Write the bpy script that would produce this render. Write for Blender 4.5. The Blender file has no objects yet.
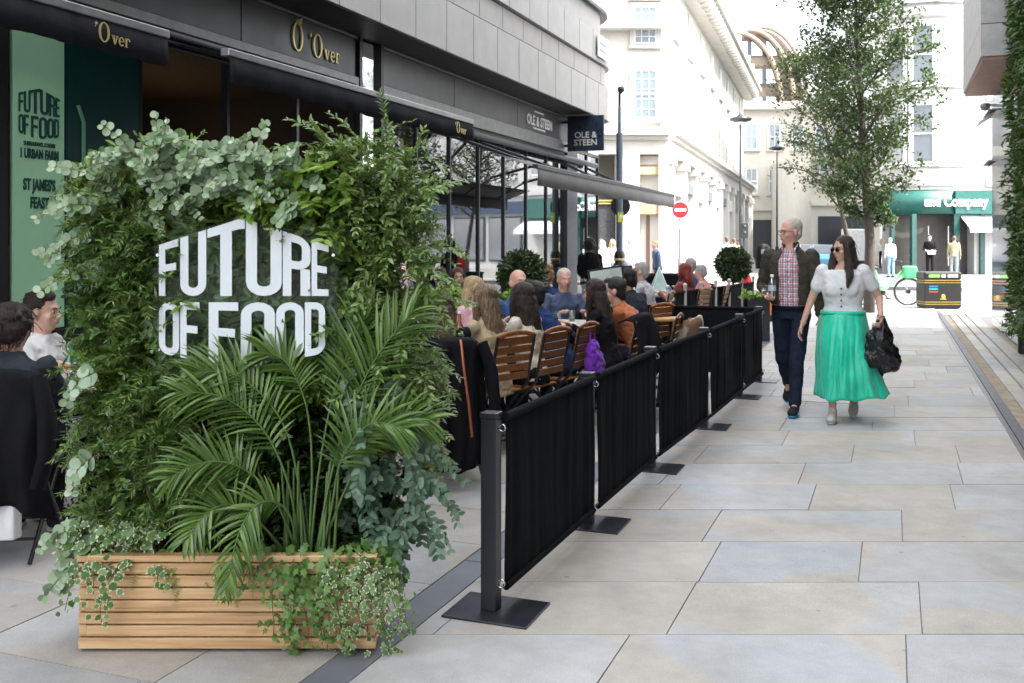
import bpy, bmesh, math, random
import numpy as np
from mathutils import Vector, Matrix, Euler
random.seed(7); RNG=np.random.default_rng(11)
PI=math.pi; sc=bpy.context.scene; COL=sc.collection
FPX=995.0; CAMH=1.53; ST=math.atan(0.383); CS,SN=math.cos(ST),math.sin(ST)
def P(px,py,Y): return Vector(((px-512)/FPX*Y, Y, CAMH-(py-243)/FPX*Y))   # point at depth Y
def S(t,s,z=0): return Vector((t*CS+s*SN, -t*SN+s*CS, z))                  # street frame
R=math.radians
# ---------------------------------------------------------------- objects
def props(o,label=None,cat=None,group=None,kind=None):
    if label: o['label']=label
    if cat: o['category']=cat
    if group: o['group']=group
    if kind: o['kind']=kind
    return o
def thing(name,label,cat,loc=(0,0,0),rz=0,group=None):
    o=bpy.data.objects.new(name,None); COL.objects.link(o); o.location=loc; o.rotation_euler=(0,0,rz)
    o.empty_display_size=.1
    return props(o,label,cat,group)
def link(name,me,parent=None):
    o=bpy.data.objects.new(name,me); COL.objects.link(o)
    if parent: o.parent=parent
    return o
def dup(o,parent=None,loc=None,rz=None,label=None):
    c=o.copy(); COL.objects.link(c)
    if parent: c.parent=parent
    if loc is not None: c.location=loc
    if rz is not None: c.rotation_euler=(0,0,rz)
    if label: c['label']=label
    for ch in list(o.children): dup(ch,c)
    return c
class MB:
    def __init__(s): s.v=[]; s.f=[]; s.sm=[]; s.mi=[]; s.M=Matrix.Identity(4); s.m=0
    def add(s,vs,fs,smooth=False):
        b=len(s.v); s.v+= [tuple(s.M@Vector(v)) for v in vs]
        s.f+=[tuple(i+b for i in f) for f in fs]; s.sm+=[smooth]*len(fs); s.mi+=[s.m]*len(fs)
        return s
    def bx(s,x0,x1,y0,y1,z0,z1):
        if x0>x1:x0,x1=x1,x0
        if y0>y1:y0,y1=y1,y0
        if z0>z1:z0,z1=z1,z0
        return s.add([(x0,y0,z0),(x1,y0,z0),(x1,y1,z0),(x0,y1,z0),(x0,y0,z1),(x1,y0,z1),(x1,y1,z1),(x0,y1,z1)],
          [(0,3,2,1),(4,5,6,7),(0,1,5,4),(1,2,6,5),(2,3,7,6),(3,0,4,7)])
    def bc(s,c,d,rot=None):
        m=s.M; s.M=m@Matrix.Translation(c)@((rot.to_4x4()) if rot else Matrix.Identity(4))
        s.bx(-d[0]/2,d[0]/2,-d[1]/2,d[1]/2,-d[2]/2,d[2]/2); s.M=m; return s
    def tube(s,pts,r,n=8,cap=True,flat=1.0,up=None):
        pts=[Vector(p) for p in pts]; k=len(pts)
        rs=list(r) if isinstance(r,(list,tuple)) else [r]*k
        vs=[];fs=[]; prev=None
        for i,p in enumerate(pts):
            d=(pts[min(i+1,k-1)]-pts[max(i-1,0)])
            if d.length<1e-9: d=Vector((0,0,1))
            d.normalize()
            if prev is None:
                a=Vector(up) if up else (Vector((0,0,1)) if abs(d.z)<.9 else Vector((0,1,0)))
                a=(a-d*a.dot(d)).normalized()
            else:
                a=prev-d*prev.dot(d)
                a=a.normalized() if a.length>1e-6 else Vector((1,0,0))
            prev=a; b=d.cross(a)
            for j in range(n):
                t=2*PI*j/n; vs.append(p+a*math.cos(t)*rs[i]+b*math.sin(t)*rs[i]*flat)
        for i in range(k-1):
            for j in range(n):
                j2=(j+1)%n; fs.append((i*n+j,i*n+j2,(i+1)*n+j2,(i+1)*n+j))
        s.add(vs,fs,True)
        if cap: s.add(vs[:n],[tuple(range(n-1,-1,-1))]); s.add(vs[-n:],[tuple(range(n))])
        return s
    def cyl(s,p0,p1,r,r1=None,n=12,cap=True): return s.tube([p0,p1],[r,r if r1 is None else r1],n,cap)
    def lathe(s,prof,n=20,c=(0,0,0),cap=True,a0=0,a1=2*PI,smooth=True):
        full=abs(a1-a0-2*PI)<1e-6; m=n if full else n+1; vs=[];fs=[]
        for (r,z) in prof:
            for j in range(m):
                t=a0+(a1-a0)*j/n; vs.append((c[0]+r*math.cos(t),c[1]+r*math.sin(t),c[2]+z))
        for i in range(len(prof)-1):
            for j in range(n):
                j2=(j+1)%m; fs.append((i*m+j,i*m+j2,(i+1)*m+j2,(i+1)*m+j))
        s.add(vs,fs,smooth)
        if cap and full:
            s.add(vs[:m],[tuple(range(m-1,-1,-1))]); s.add(vs[-m:],[tuple(range(m))])
        return s
    def sph(s,c,r,n=12,m=8,rot=None):
        if not isinstance(r,(tuple,list)): r=(r,r,r)
        q=rot if rot else Matrix.Identity(3); c=Vector(c); vs=[];fs=[]
        for i in range(m+1):
            ph=PI*i/m
            for j in range(n):
                t=2*PI*j/n
                vs.append(c+q@Vector((r[0]*math.sin(ph)*math.cos(t),r[1]*math.sin(ph)*math.sin(t),r[2]*math.cos(ph))))
        for i in range(m):
            for j in range(n):
                j2=(j+1)%n
                if i==0: fs.append((j,(i+1)*n+j,(i+1)*n+j2))
                elif i==m-1: fs.append((i*n+j,(i+1)*n+j,i*n+j2))
                else: fs.append((i*n+j,(i+1)*n+j,(i+1)*n+j2,i*n+j2))
        return s.add(vs,fs,True)
    def prism(s,poly,z0,z1,smooth=False):   # poly ccw in xy
        n=len(poly); vs=[(x,y,z0) for x,y in poly]+[(x,y,z1) for x,y in poly]
        fs=[tuple(range(n-1,-1,-1)),tuple(range(n,2*n))]+[(i,(i+1)%n,n+(i+1)%n,n+i) for i in range(n)]
        return s.add(vs,fs,smooth)
    def build(s,name,mat,parent=None,bevel=0,loc=None):
        me=bpy.data.meshes.new(name); me.from_pydata([tuple(v) for v in s.v],[],s.f)
        for m in (mat if isinstance(mat,(list,tuple)) else [mat]): me.materials.append(m)
        me.polygons.foreach_set('use_smooth',s.sm); me.polygons.foreach_set('material_index',s.mi); me.update()
        o=link(name,me,parent)
        if bevel:
            b=o.modifiers.new('bevel','BEVEL'); b.width=bevel; b.segments=2; b.limit_method='ANGLE'
        if loc is not None: o.location=loc
        return o
def weld(o,d=1e-5):
    bm=bmesh.new(); bm.from_mesh(o.data); bmesh.ops.remove_doubles(bm,verts=bm.verts,dist=d); bmesh.ops.recalc_face_normals(bm,faces=bm.faces); bm.to_mesh(o.data); bm.free(); return o
def RX(a): return Matrix.Rotation(a,4,'X')
def RY(a): return Matrix.Rotation(a,4,'Y')
def RZ(a): return Matrix.Rotation(a,4,'Z')
def T(x,y,z): return Matrix.Translation((x,y,z))
# ---------------------------------------------------------------- materials
class NT:
    def __init__(s,name):
        s.mat=bpy.data.materials.new(name); s.mat.use_nodes=True; s.t=s.mat.node_tree; s.p=s.t.nodes['Principled BSDF']; s.out=s.t.nodes['Material Output']
    def n(s,typ,**kw):
        x=s.t.nodes.new(typ)
        for k,v in kw.items():
            if k.startswith('i_'):
                k=k[2:]; k=int(k) if k.isdigit() else k.replace('_',' ')
                if hasattr(v,'is_linked') : s.t.links.new(v,x.inputs[k])
                else: x.inputs[k].default_value=v
            else: setattr(x,k,v)
        return x
    def l(s,a,b): s.t.links.new(a,b)
    def math(s,op,a,b=0,c=0):
        x=s.n('ShaderNodeMath',operation=op)
        for i,v in enumerate((a,b,c)):
            if hasattr(v,'is_linked'): s.l(v,x.inputs[i])
            else: x.inputs[i].default_value=v
        return x.outputs[0]
    def mix(s,f,a,b,typ='MIX'):
        x=s.n('ShaderNodeMix',data_type='RGBA',blend_type=typ)
        for i,v in ((0,f),(6,a),(7,b)):
            if hasattr(v,'is_linked'): s.l(v,x.inputs[i])
            else: x.inputs[i].default_value=v if i==0 else rgba(v)
        return x.outputs[2]
    def ramp(s,f,stops,interp='LINEAR'):
        x=s.n('ShaderNodeValToRGB'); x.color_ramp.interpolation=interp; e=x.color_ramp.elements
        while len(e)<len(stops): e.new(.5)
        for q,(p,c) in zip(e,stops): q.position=p; q.color=rgba(c)
        s.l(f,x.inputs[0]); return x.outputs[0]
    def noise(s,scale=5,detail=4,rough=.55,vec=None,dist=0):
        x=s.n('ShaderNodeTexNoise'); x.inputs['Scale'].default_value=scale; x.inputs['Detail'].default_value=detail; x.inputs['Roughness'].default_value=rough; x.inputs['Distortion'].default_value=dist
        s.l(vec if vec is not None else s.obj(),x.inputs['Vector']); return x.outputs['Fac']
    def obj(s): return s.n('ShaderNodeTexCoord').outputs['Object']
    def mapv(s,vec,scale=(1,1,1),loc=(0,0,0),rot=(0,0,0)):
        x=s.n('ShaderNodeMapping'); s.l(vec,x.inputs[0]); x.inputs['Location'].default_value=loc; x.inputs['Rotation'].default_value=rot; x.inputs['Scale'].default_value=scale; return x.outputs[0]
    def bump(s,h,st=.3,dist=.01):
        x=s.n('ShaderNodeBump'); x.inputs['Strength'].default_value=st; x.inputs['Distance'].default_value=dist; s.l(h,x.inputs['Height']); s.l(x.outputs[0],s.p.inputs['Normal']); return x
    def base(s,c):
        if hasattr(c,'is_linked'): s.l(c,s.p.inputs['Base Color'])
        else: s.p.inputs['Base Color'].default_value=rgba(c)
def rgba(c): 
    c=tuple(c); return c if len(c)==4 else c+(1,)
def mul(c,k): return tuple(min(1,x*k) for x in c[:3])
def mat(name,c,rough=.6,metal=0,var=.15,vs=6,bump=0,bs=60,spec=None,rv=.1):
    n=NT(name); n.p.inputs['Roughness'].default_value=rough; n.p.inputs['Metallic'].default_value=metal
    if spec is not None: n.p.inputs['Specular IOR Level'].default_value=spec
    f=n.noise(vs,5)
    n.base(n.ramp(f,[(.3,mul(c,1-var)),(.7,mul(c,1+var))]))
    if rv: n.l(n.math('MULTIPLY_ADD',n.noise(vs*2.3,4),rv*2,rough-rv),n.p.inputs['Roughness'])
    if bump: n.bump(n.noise(bs,4),bump,.01)
    return n.mat
def fabric(name,c,var=.12,weave=900,bump=.25,sheen=.15,rough=.85):
    n=NT(name); n.p.inputs['Roughness'].default_value=rough; n.p.inputs['Sheen Weight'].default_value=sheen if sum(c[:3])>.2 else 0; n.p.inputs['Specular IOR Level'].default_value=.25 if sum(c[:3])>.2 else .12
    o=n.obj(); n.base(n.ramp(n.noise(9,5,.6,o),[(.3,mul(c,1-var)),(.7,mul(c,1+var))]))
    h=n.math('ADD',n.math('MULTIPLY',n.noise(14,3,.5,o),1.0),n.math('MULTIPLY',n.noise(weave,2,.5,o),.12))
    n.bump(h,bump,.02); return n.mat
def emis(name,c,st):
    n=NT(name); n.p.inputs['Emission Color'].default_value=rgba(c); n.p.inputs['Emission Strength'].default_value=st; n.base(c); return n.mat
def streaked(name,c,axis=(40,40,1),var=.25,rough=.5,bump=.2,sc1=1):
    n=NT(name); v=n.mapv(n.obj(),axis); f=n.noise(sc1,5,.6,v); n.base(n.ramp(f,[(.3,mul(c,1-var)),(.7,mul(c,1+var))])); n.p.inputs['Roughness'].default_value=rough; n.bump(f,bump,.01); return n.mat
def leafmat(name,cols,trans=.25,rough=.42,edge=None,spec=.5,back=None):
    n=NT(name); g=n.n('ShaderNodeNewGeometry'); r=g.outputs['Random Per Island']
    k=len(cols)-1; c=n.ramp(r,[(i/k,x) for i,x in enumerate(cols)])
    c=n.mix(n.math('MULTIPLY',n.noise(30,3),.35),c,mul(cols[0],.6))
    if edge is not None:
        a=n.n('ShaderNodeAttribute',attribute_name='edge'); e=n.math('GREATER_THAN',n.math('ADD',a.outputs['Fac'],n.math('MULTIPLY',n.noise(120,2),.5)),.92)
        c=n.mix(e,c,edge)
    if back is not None: c=n.mix(g.outputs['Backfacing'],c,back)
    n.base(c); n.p.inputs['Roughness'].default_value=rough; n.p.inputs['Specular IOR Level'].default_value=spec
    tr=n.n('ShaderNodeBsdfTranslucent'); n.l(n.mix(1,c,(1,1,.6),'MULTIPLY'),tr.inputs[0])
    m=n.n('ShaderNodeMixShader'); m.inputs[0].default_value=trans; n.l(n.p.outputs[0],m.inputs[1]); n.l(tr.outputs[0],m.inputs[2]); n.l(m.outputs[0],n.out.inputs[0])
    return n.mat
def glassmat(name,tint=(.6,.65,.65),refl=.35,rough=.02,dark=(.02,.022,.024),see=.5):
    n=NT(name); n.base(dark); n.p.inputs['Roughness'].default_value=rough
    gl=n.n('ShaderNodeBsdfGlossy'); gl.inputs[0].default_value=(.95,.97,1,1); gl.inputs['Roughness'].default_value=rough
    tp=n.n('ShaderNodeBsdfTransparent'); tp.inputs[0].default_value=rgba(tint)
    a=n.n('ShaderNodeMixShader'); a.inputs[0].default_value=see; n.l(n.p.outputs[0],a.inputs[1]); n.l(tp.outputs[0],a.inputs[2])
    fr=n.n('ShaderNodeFresnel'); fr.inputs[0].default_value=1.55
    f=n.math('MINIMUM',n.math('ADD',fr.outputs[0],refl),1)
    b=n.n('ShaderNodeMixShader'); n.l(f,b.inputs[0]); n.l(a.outputs[0],b.inputs[1]); n.l(gl.outputs[0],b.inputs[2]); n.l(b.outputs[0],n.out.inputs[0])
    return n.mat
m_navy=mat('painted metal navy black',(.018,.021,.028),.35,.0,.1,8,spec=.5)
m_black=mat('black metal',(.012,.012,.013),.4,0,.1,9)
m_blackf=fabric('black fabric',(.007,.008,.010),.25,900,.3,0,.9)
m_facade=mat('anthracite facade panel',(.060,.060,.066),.38,.3,.1,3,.02,200)
m_fascia=mat('fascia charcoal',(.075,.073,.078),.4,.2,.1,2.0)
m_band=mat('grey stone cladding',(.37,.36,.35),.5,0,.08,2.5,.05,150)
m_bandb=mat('beige grey stone cladding',(.34,.325,.31),.5,0,.08,2.5,.05,150)
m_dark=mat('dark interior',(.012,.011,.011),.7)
m_gold=mat('pale gold letters',(.62,.50,.22),.35,.35,.05)
m_white=mat('white paint',(.78,.78,.77),.5)
m_cream=mat('cream stucco',(.48,.455,.40),.7,0,.05,2,.03,80)
m_port=mat('portland stone',(.48,.465,.43),.75,0,.08,1.5,.05,60)
m_teal=mat('deep teal panel',(.003,.045,.045),.35)
m_shopgreen=mat('green shop fascia',(.008,.085,.07),.4)
m_text=mat('off white letters',(.75,.75,.73),.5,var=.02)
m_grey=mat('grey metal',(.3,.3,.31),.4,.6)
m_dkgrey=mat('dark grey steel',(.06,.065,.075),.38,.7,.2,20)
m_chrome=mat('bright steel',(.7,.7,.7),.2,1,.02)
m_rubber=mat('black rubber',(.015,.015,.015),.8)
m_winglass=glassmat('shop glass',(.5,.55,.55),.10,see=.6)
m_darkglass=glassmat('dark shop glass',(.25,.26,.28),.03,see=.35)
m_panel=mat('dark glass panel',(.01,.012,.014),.08,0,.05,spec=.8)
m_pale_glass=glassmat('pale window glass',(.8,.9,.95),.25,see=.3,dark=(.25,.33,.4))
m_soffit=mat('dark soffit',(.02,.02,.022),.6)
# text
def text_mesh(body,size,mt,parent,M,name='lettering',extrude=.004,bold=0,align='CENTER',sx=1,space=1):
    cu=bpy.data.curves.new('txt','FONT'); cu.body=body; cu.size=size; cu.extrude=extrude; cu.offset=bold; cu.align_x=align; cu.space_character=space; cu.resolution_u=4
    o=bpy.data.objects.new('txt',cu); COL.objects.link(o); dg=bpy.context.evaluated_depsgraph_get(); dg.update()
    me=bpy.data.meshes.new_from_object(o.evaluated_get(dg)); bpy.data.objects.remove(o); bpy.data.curves.remove(cu)
    me.transform(M@Matrix.Diagonal((sx,1,1,1))); me.materials.clear(); me.materials.append(mt); me.name=name
    return link(name,me,parent)
# block condensed alphabet for FUTURE OF FOOD; glyph = list of quads in unit box, subdivided
def g_rect(x0,x1,y0,y1,nx=1,ny=6):
    q=[]
    for i in range(nx):
        for j in range(ny):
            a=x0+(x1-x0)*i/nx; b=x0+(x1-x0)*(i+1)/nx; c=y0+(y1-y0)*j/ny; d=y0+(y1-y0)*(j+1)/ny
            q.append([(a,c),(b,c),(b,d),(a,d)])
    return q
def g_arc(cx,cy,ro,ri,a0,a1,n=8):
    q=[]
    for i in range(n):
        t0=R(a0+(a1-a0)*i/n); t1=R(a0+(a1-a0)*(i+1)/n)
        f=lambda r,t:(cx+r[0]*math.cos(t),cy+r[1]*math.sin(t))
        q.append([f(ri,t0),f(ro,t0),f(ro,t1),f(ri,t1)])
    return q
W_=.31; HB=.13
def glyph(ch):
    ro=(.5,.19); ri=(.5-W_,.19-HB)
    if ch=='F': return g_rect(0,W_,0,1)+g_rect(W_,.95,1-HB,1,3,1)+g_rect(W_,.85,.46,.46+HB,3,1)
    if ch=='E': return g_rect(0,W_,0,1)+g_rect(W_,.95,1-HB,1,3,1)+g_rect(W_,.85,.44,.44+HB,3,1)+g_rect(W_,.95,0,HB,3,1)
    if ch=='T': return g_rect(.5-W_/2,.5+W_/2,0,1-HB)+g_rect(0,1,1-HB,1,6,1)
    if ch=='U': return g_rect(0,W_,.19,1)+g_rect(1-W_,1,.19,1)+g_arc(.5,.19,ro,ri,180,360)
    if ch=='O': return g_rect(0,W_,.19,.81)+g_rect(1-W_,1,.19,.81)+g_arc(.5,.19,ro,ri,180,360)+g_arc(.5,.81,ro,ri,0,180)
    if ch=='D': return g_rect(0,W_,0,1)+g_rect(W_,.5,1-HB,1)+g_rect(W_,.5,0,HB)+g_rect(1-W_,1,.19,.81)+g_arc(.5,.19,ro,ri,270,360)+g_arc(.5,.81,ro,ri,0,90)
    if ch=='R': return g_rect(0,W_,0,1)+g_rect(W_,.5,1-HB,1)+g_rect(W_,.5,.44,.44+HB)+g_rect(1-W_,1,.63,.81)+g_arc(.5,.81,ro,ri,0,90)+g_arc(.5,.63,ro,ri,270,360)+[[(1-W_-.05,0),(1,0),(.98,.46),(1-W_-.05,.46)]]
    return []
def future_logo(mb,w,h,peak,th,M,rows=(0,1)):
    """hexagonal FUTURE / OF FOOD lettering in the xz plane, centred, w wide, h tall at the sides, peak extra at top and bottom"""
    mb.M=M
    def put(chars,row):
        ws=[c[1] for c in chars]; gap=.035; tot=sum(ws)+gap*(len(ws)-1)+sum(.10 for c in chars if c[0]==' '); x=0
        for ch,wd in chars:
            if ch==' ': x+=wd; continue
            for q in glyph(ch):
                vs=[]
                for (gx,gy) in q:
                    u=(x+gx*wd)/tot
                    pk=1-abs(u-.49)/.51
                    if row==0: zb=.03*h; zt=h/2+peak*pk
                    else: zt=-.03*h; zb=-h/2-peak*.6*pk
                    vs.append(((u-.5)*w,zb+(zt-zb)*gy))
                a=[(vx,-th,vz) for vx,vz in vs]; b=[(vx,0,vz) for vx,vz in vs]
                mb.add(a+b,[(0,1,2,3),(7,6,5,4),(0,4,5,1),(1,5,6,2),(2,6,7,3),(3,7,4,0)])
            x+=wd+gap
    if 0 in rows: put([('F',.62),('U',.8),('T',1.15),('U',1.1),('R',.85),('E',.55)],0)
    if 1 in rows: put([('O',.62),('F',.62),(' ',.22),('F',.95),('O',1.05),('O',.85),('D',.62)],1)
    mb.M=Matrix.Identity(4)
def over_logo(mb,sz,th=.012,fruit=False):
    """'Over in a thick/thin serif, lies in xz plane facing -y, origin at left baseline"""
    def ring(cx,cz,ro,ri,n=28,a0=0,a1=360):
        vs=[];fs=[]
        for i in range(n+1):
            t=R(a0+(a1-a0)*i/n)
            for (r,y) in ((ro,-th),(ri,-th),(ri,0),(ro,0)): vs.append((cx+r[0]*math.cos(t),y,cz+r[1]*math.sin(t)))
        for i in range(n):
            for j in range(4): fs.append((i*4+j,i*4+(j+1)%4,i*4+4+(j+1)%4,i*4+4+j))
        mb.add(vs,fs)
    def pl(pts):
        mb.add([(x,-th,z) for x,z in pts]+[(x,0,z) for x,z in pts],[tuple(range(len(pts))),tuple(range(2*len(pts)-1,len(pts)-1,-1))]+[(i,i+len(pts),(i+1)%len(pts)+len(pts),(i+1)%len(pts)) for i in range(len(pts))])
    s=sz; x=0
    if fruit:
        ring(.36*s,.55*s,(.36*s,.56*s),(.25*s,.50*s)); pl([(.36*s,1.08*s),(.42*s,1.0*s),(.62*s,1.08*s),(.68*s,1.32*s),(.46*s,1.24*s)]); pl([(.30*s,1.06*s),(.36*s,1.06*s),(.34*s,1.2*s),(.30*s,1.2*s)]); x=1.25*s
    ring(x+.02*s,.78*s,(.07*s,.07*s),(.0,.0),10); pl([(x+.05*s,.78*s),(x-.05*s,.60*s),(x-.0*s,.70*s)][::-1])
    x+=.16*s; ring(x+.36*s,.45*s,(.34*s,.47*s),(.22*s,.42*s)); x+=.86*s
    h=.42*s
    pl([(x,h),(x+.13*s,h),(x+.22*s,.0),(x+.16*s,0)][::-1]); pl([(x+.16*s,0),(x+.22*s,.0),(x+.36*s,h),(x+.30*s,h)][::-1]); pl([(x-.03*s,h-.03*s),(x+.17*s,h-.03*s),(x+.17*s,h),(x-.03*s,h)]); pl([(x+.25*s,h-.03*s),(x+.40*s,h-.03*s),(x+.40*s,h),(x+.25*s,h)])
    x+=.45*s; ring(x+.17*s,.21*s,(.18*s,.22*s),(.10*s,.18*s),20,0,320); pl([(x+.05*s,.20*s),(x+.34*s,.20*s),(x+.34*s,.24*s),(x+.05*s,.24*s)])
    x+=.44*s; pl([(x,0),(x+.09*s,0),(x+.09*s,h),(x,h)]); pl([(x-.05*s,0),(x+.15*s,0),(x+.15*s,.03*s),(x-.05*s,.03*s)]); pl([(x-.04*s,h-.03*s),(x,h-.03*s),(x,h),(x-.04*s,h)]); ring(x+.17*s,.32*s,(.11*s,.11*s),(.07*s,.07*s),10,20,170); mb.sph((x+.26*s,-th/2,.34*s),(.05*s,th*.6,.05*s),8,6)
def pgram(*pts): return pts
# ================================================================ SETTING
def structure(name,mb,m,loc=None,rz=None):
    o=mb.build(name,m); o['kind']='structure'
    if rz is not None: o.rotation_euler=(0,0,rz)
    return o
# ground sheet
g=MB(); g.bx(-250,300,-60,600,-.6,-.012)
structure('ground',g,mat('ground stone far',(.22,.215,.21),.8,0,.12,.8,.1,20))
def slabmat(name,c1,c2,c3,stretch=1.0):
    n=NT(name); geo=n.n('ShaderNodeNewGeometry'); rnd=geo.outputs['Random Per Island']; o=n.obj()
    off=n.n('ShaderNodeCombineXYZ'); n.l(n.math('MULTIPLY',rnd,37),off.inputs[0]); n.l(n.math('MULTIPLY',rnd,91),off.inputs[1])
    va=n.n('ShaderNodeVectorMath',operation='ADD'); n.l(o,va.inputs[0]); n.l(off.outputs[0],va.inputs[1]); v=va.outputs[0]
    # big curved sediment patches that stop at each joint
    p=n.ramp(n.noise(.75,1.5,.45,v,.6),[(.49,(0,0,0)),(.515,(1,1,1))])
    pr=n.ramp(n.noise(1.6,1,.4,v,1.0),[(.60,(0,0,0)),(.63,(1,1,1))])
    tone=n.mix(rnd,c1,c2); tone=n.mix(n.math('MULTIPLY',p,.85),tone,c3); tone=n.mix(n.math('MULTIPLY',pr,.30),tone,mul(c3,.86))
    br=n.math('MULTIPLY_ADD',n.math('FRACT',n.math('MULTIPLY',rnd,13.7)),.20,.90)
    cb=n.n('ShaderNodeCombineXYZ'); [n.l(br,cb.inputs[i]) for i in range(3)]
    tone=n.mix(1,tone,cb.outputs[0],'MULTIPLY')
    mott=n.ramp(n.noise(7,7,.65,v),[(.3,(.86,.86,.86)),(.7,(1.06,1.06,1.05))]); tone=n.mix(1,tone,mott,'MULTIPLY')
    spk=n.ramp(n.noise(230,2,.5,o),[(.38,(.84,.84,.84)),(.6,(1.04,1.04,1.04))]); tone=n.mix(1,tone,spk,'MULTIPLY')
    dirt=n.ramp(n.noise(.9,5,.6,o),[(.30,(.76,.75,.73)),(.55,(1,1,1))]); tone=n.mix(1,tone,dirt,'MULTIPLY')
    vor=n.n('ShaderNodeTexVoronoi'); vor.inputs['Scale'].default_value=3.4; n.l(o,vor.inputs['Vector'])   # trodden gum spots
    gum=n.math('MULTIPLY',n.math('LESS_THAN',vor.outputs['Distance'],.045),.38); tone=n.mix(gum,tone,(.08,.08,.08))
    n.base(tone); n.l(n.math('MULTIPLY_ADD',n.noise(5,4,.5,o),.3,.42),n.p.inputs['Roughness'])
    n.p.inputs['Specular IOR Level'].default_value=.35
    n.bump(n.math('ADD',n.noise(60,5,.6,o),n.math('MULTIPLY',n.noise(6,3,.5,o),1.0)),.22,.006); return n.mat
m_slab=slabmat('york stone',(.43,.445,.455),(.47,.46,.44),(.48,.435,.375))
m_slab2=slabmat('york stone terrace',(.40,.41,.415),(.43,.43,.42),(.44,.41,.37))
m_joint=mat('mortar joint',(.22,.21,.195),.9,0,.2,10)
def slabs(name,A,B,n0,rows,rowd,xlo,xhi,lens,m,z=0.0,gap=.005,th=.02,seed=1):
    """rows advance along B, slabs run along A (2D unit-ish vectors); xlo/xhi functions of row position"""
    rnd=random.Random(seed); mb=MB(); A=Vector(A); B=Vector(B)
    for i in range(rows):
        b0=n0+i*rowd; b1=b0+rowd; x=xlo-rnd.random()*lens[1]
        while x<xhi:
            L=rnd.uniform(*lens); a0=max(x,xlo); a1=min(x+L,xhi); x+=L
            if a1-a0<.06: continue
            if a1>xhi-.12: a1=xhi; x=xhi+1
            dz=rnd.uniform(-.0015,.0015)
            c=[(a0+gap/2,b0+gap/2),(a1-gap/2,b0+gap/2),(a1-gap/2,b1-gap/2),(a0+gap/2,b1-gap/2)]
            q=[A*u+B*w for u,w in c]; tl=rnd.uniform(-.0012,.0012)
            mb.add([(p.x,p.y,z+dz-th) for p in q]+[(p.x,p.y,z+dz+(tl if k<2 else -tl)) for k,p in enumerate(q)],
                   [(4,5,6,7),(0,1,5,4),(1,2,6,5),(2,3,7,6),(3,0,4,7)])
    o=mb.build(name,m); o['kind']='structure'; return o
D2=(SN,CS); R2=(CS,-SN)
# main walk : courses parallel to camera right, skewed against the street direction; A=(1,0); B per metre of Y = (0.383,1)
slabs('paving_walk',(1,0),(0.383,1),1.47,38,.605,-1.77/CS,.90/CS,(.72,1.12),m_slab,seed=5)
# terrace paving square to the shop fronts
slabs('paving_terrace',R2,D2,.31,37,.62,-6.25,-1.93,(.7,1.1),m_slab2,seed=9)
mb=MB(); mb.bx(-6.6,1.7,-3,24.6,-.2,-.009); structure('paving_bed',mb,m_joint,rz=-ST)
mb=MB()
for i in range(28): mb.bx(-1.927,-1.773,i*.9-1+.004,i*.9-.1-.004,-.02,.0)
structure('granite_channel',mb,mat('dark granite',(.14,.155,.175),.5,0,.15,3,.1,200),rz=-ST)
mb=MB()
for i in range(28): mb.bx(.905,.985,i*.9-1+.002,i*.9-.1-.002,-.02,.012)
structure('drain_kerb',mb,mat('slate kerb',(.10,.10,.115),.5,0,.15,5,.1,200),rz=-ST)
mb=MB(); mb.bx(.86,.9,-1,22.5,-.02,.004); structure('drain_slot',mb,mat('drain slot steel',(.18,.18,.19),.45,.5),rz=-ST)
mb=MB(); mb.bx(.99,1.66,-1,22.5,-.02,.008); structure('sand_bed',mb,mat('sandy mortar',(.30,.245,.175),.9,0,.3,6,.4,80),rz=-ST)
mb=MB()
for k,(a,b) in enumerate(((1.10,1.235),(1.265,1.40),(1.43,1.60))):
    for i in range(16): mb.bx(a,b,3+i*1.25+k*.3,3+i*1.25+1.235+k*.3,-.01,.028)
structure('ledge_paving',mb,m_slab,rz=-ST)
# small inspection cover let into the slabs
ic=thing('inspection_cover','rectangular steel edged inspection cover let into the paving by the walkers feet','drain cover',(3.05,9.75,0),-ST)
mb=MB()
for q in ((-.3,.3,-.22,-.205),(-.3,.3,.205,.22),(-.3,-.285,-.205,.205),(.285,.3,-.205,.205)): mb.bx(*q,-.01,.005)
mb.build('frame',mat('worn steel edge',(.30,.30,.29),.4,.6),ic); mb=MB(); mb.bx(-.283,.283,-.203,.203,-.012,.003); mb.build('inlay',m_slab,ic)
# cross road
m_asph=mat('asphalt',(.10,.10,.105),.85,0,.15,2,.4,120)
mb=MB(); mb.bx(-40,90,26.0,33.0,-.05,-.004); structure('cross_road',mb,m_asph)
mb=MB(); mb.bx(-40,90,33.0,33.3,-.05,.12); mb.bx(-40,90,25.75,26.0,-.05,.004); structure('road_kerb',mb,m_port)
mb=MB(); mb.bx(5.8,90,33.3,46,-.05,.10); mb.bx(-40,5.8,33.3,36,-.05,.10); structure('far_pavement',mb,mat('pale paving',(.22,.215,.21),.75,0,.12,2,.2,40))
mb=MB(); mb.M=T(9.4,33.3,0)@RZ(-math.atan(.323)); mb.bx(0,5.2,0,120,.0,.106); structure('side_road',mb,m_asph)
# double yellow lines
mb=MB(); mb.bx(-40,90,32.55,32.62,-.004,.0005); mb.bx(-40,90,32.75,32.82,-.004,.0005); structure('road_markings',mb,mat('yellow paint',(.6,.45,.05),.7))

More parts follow.
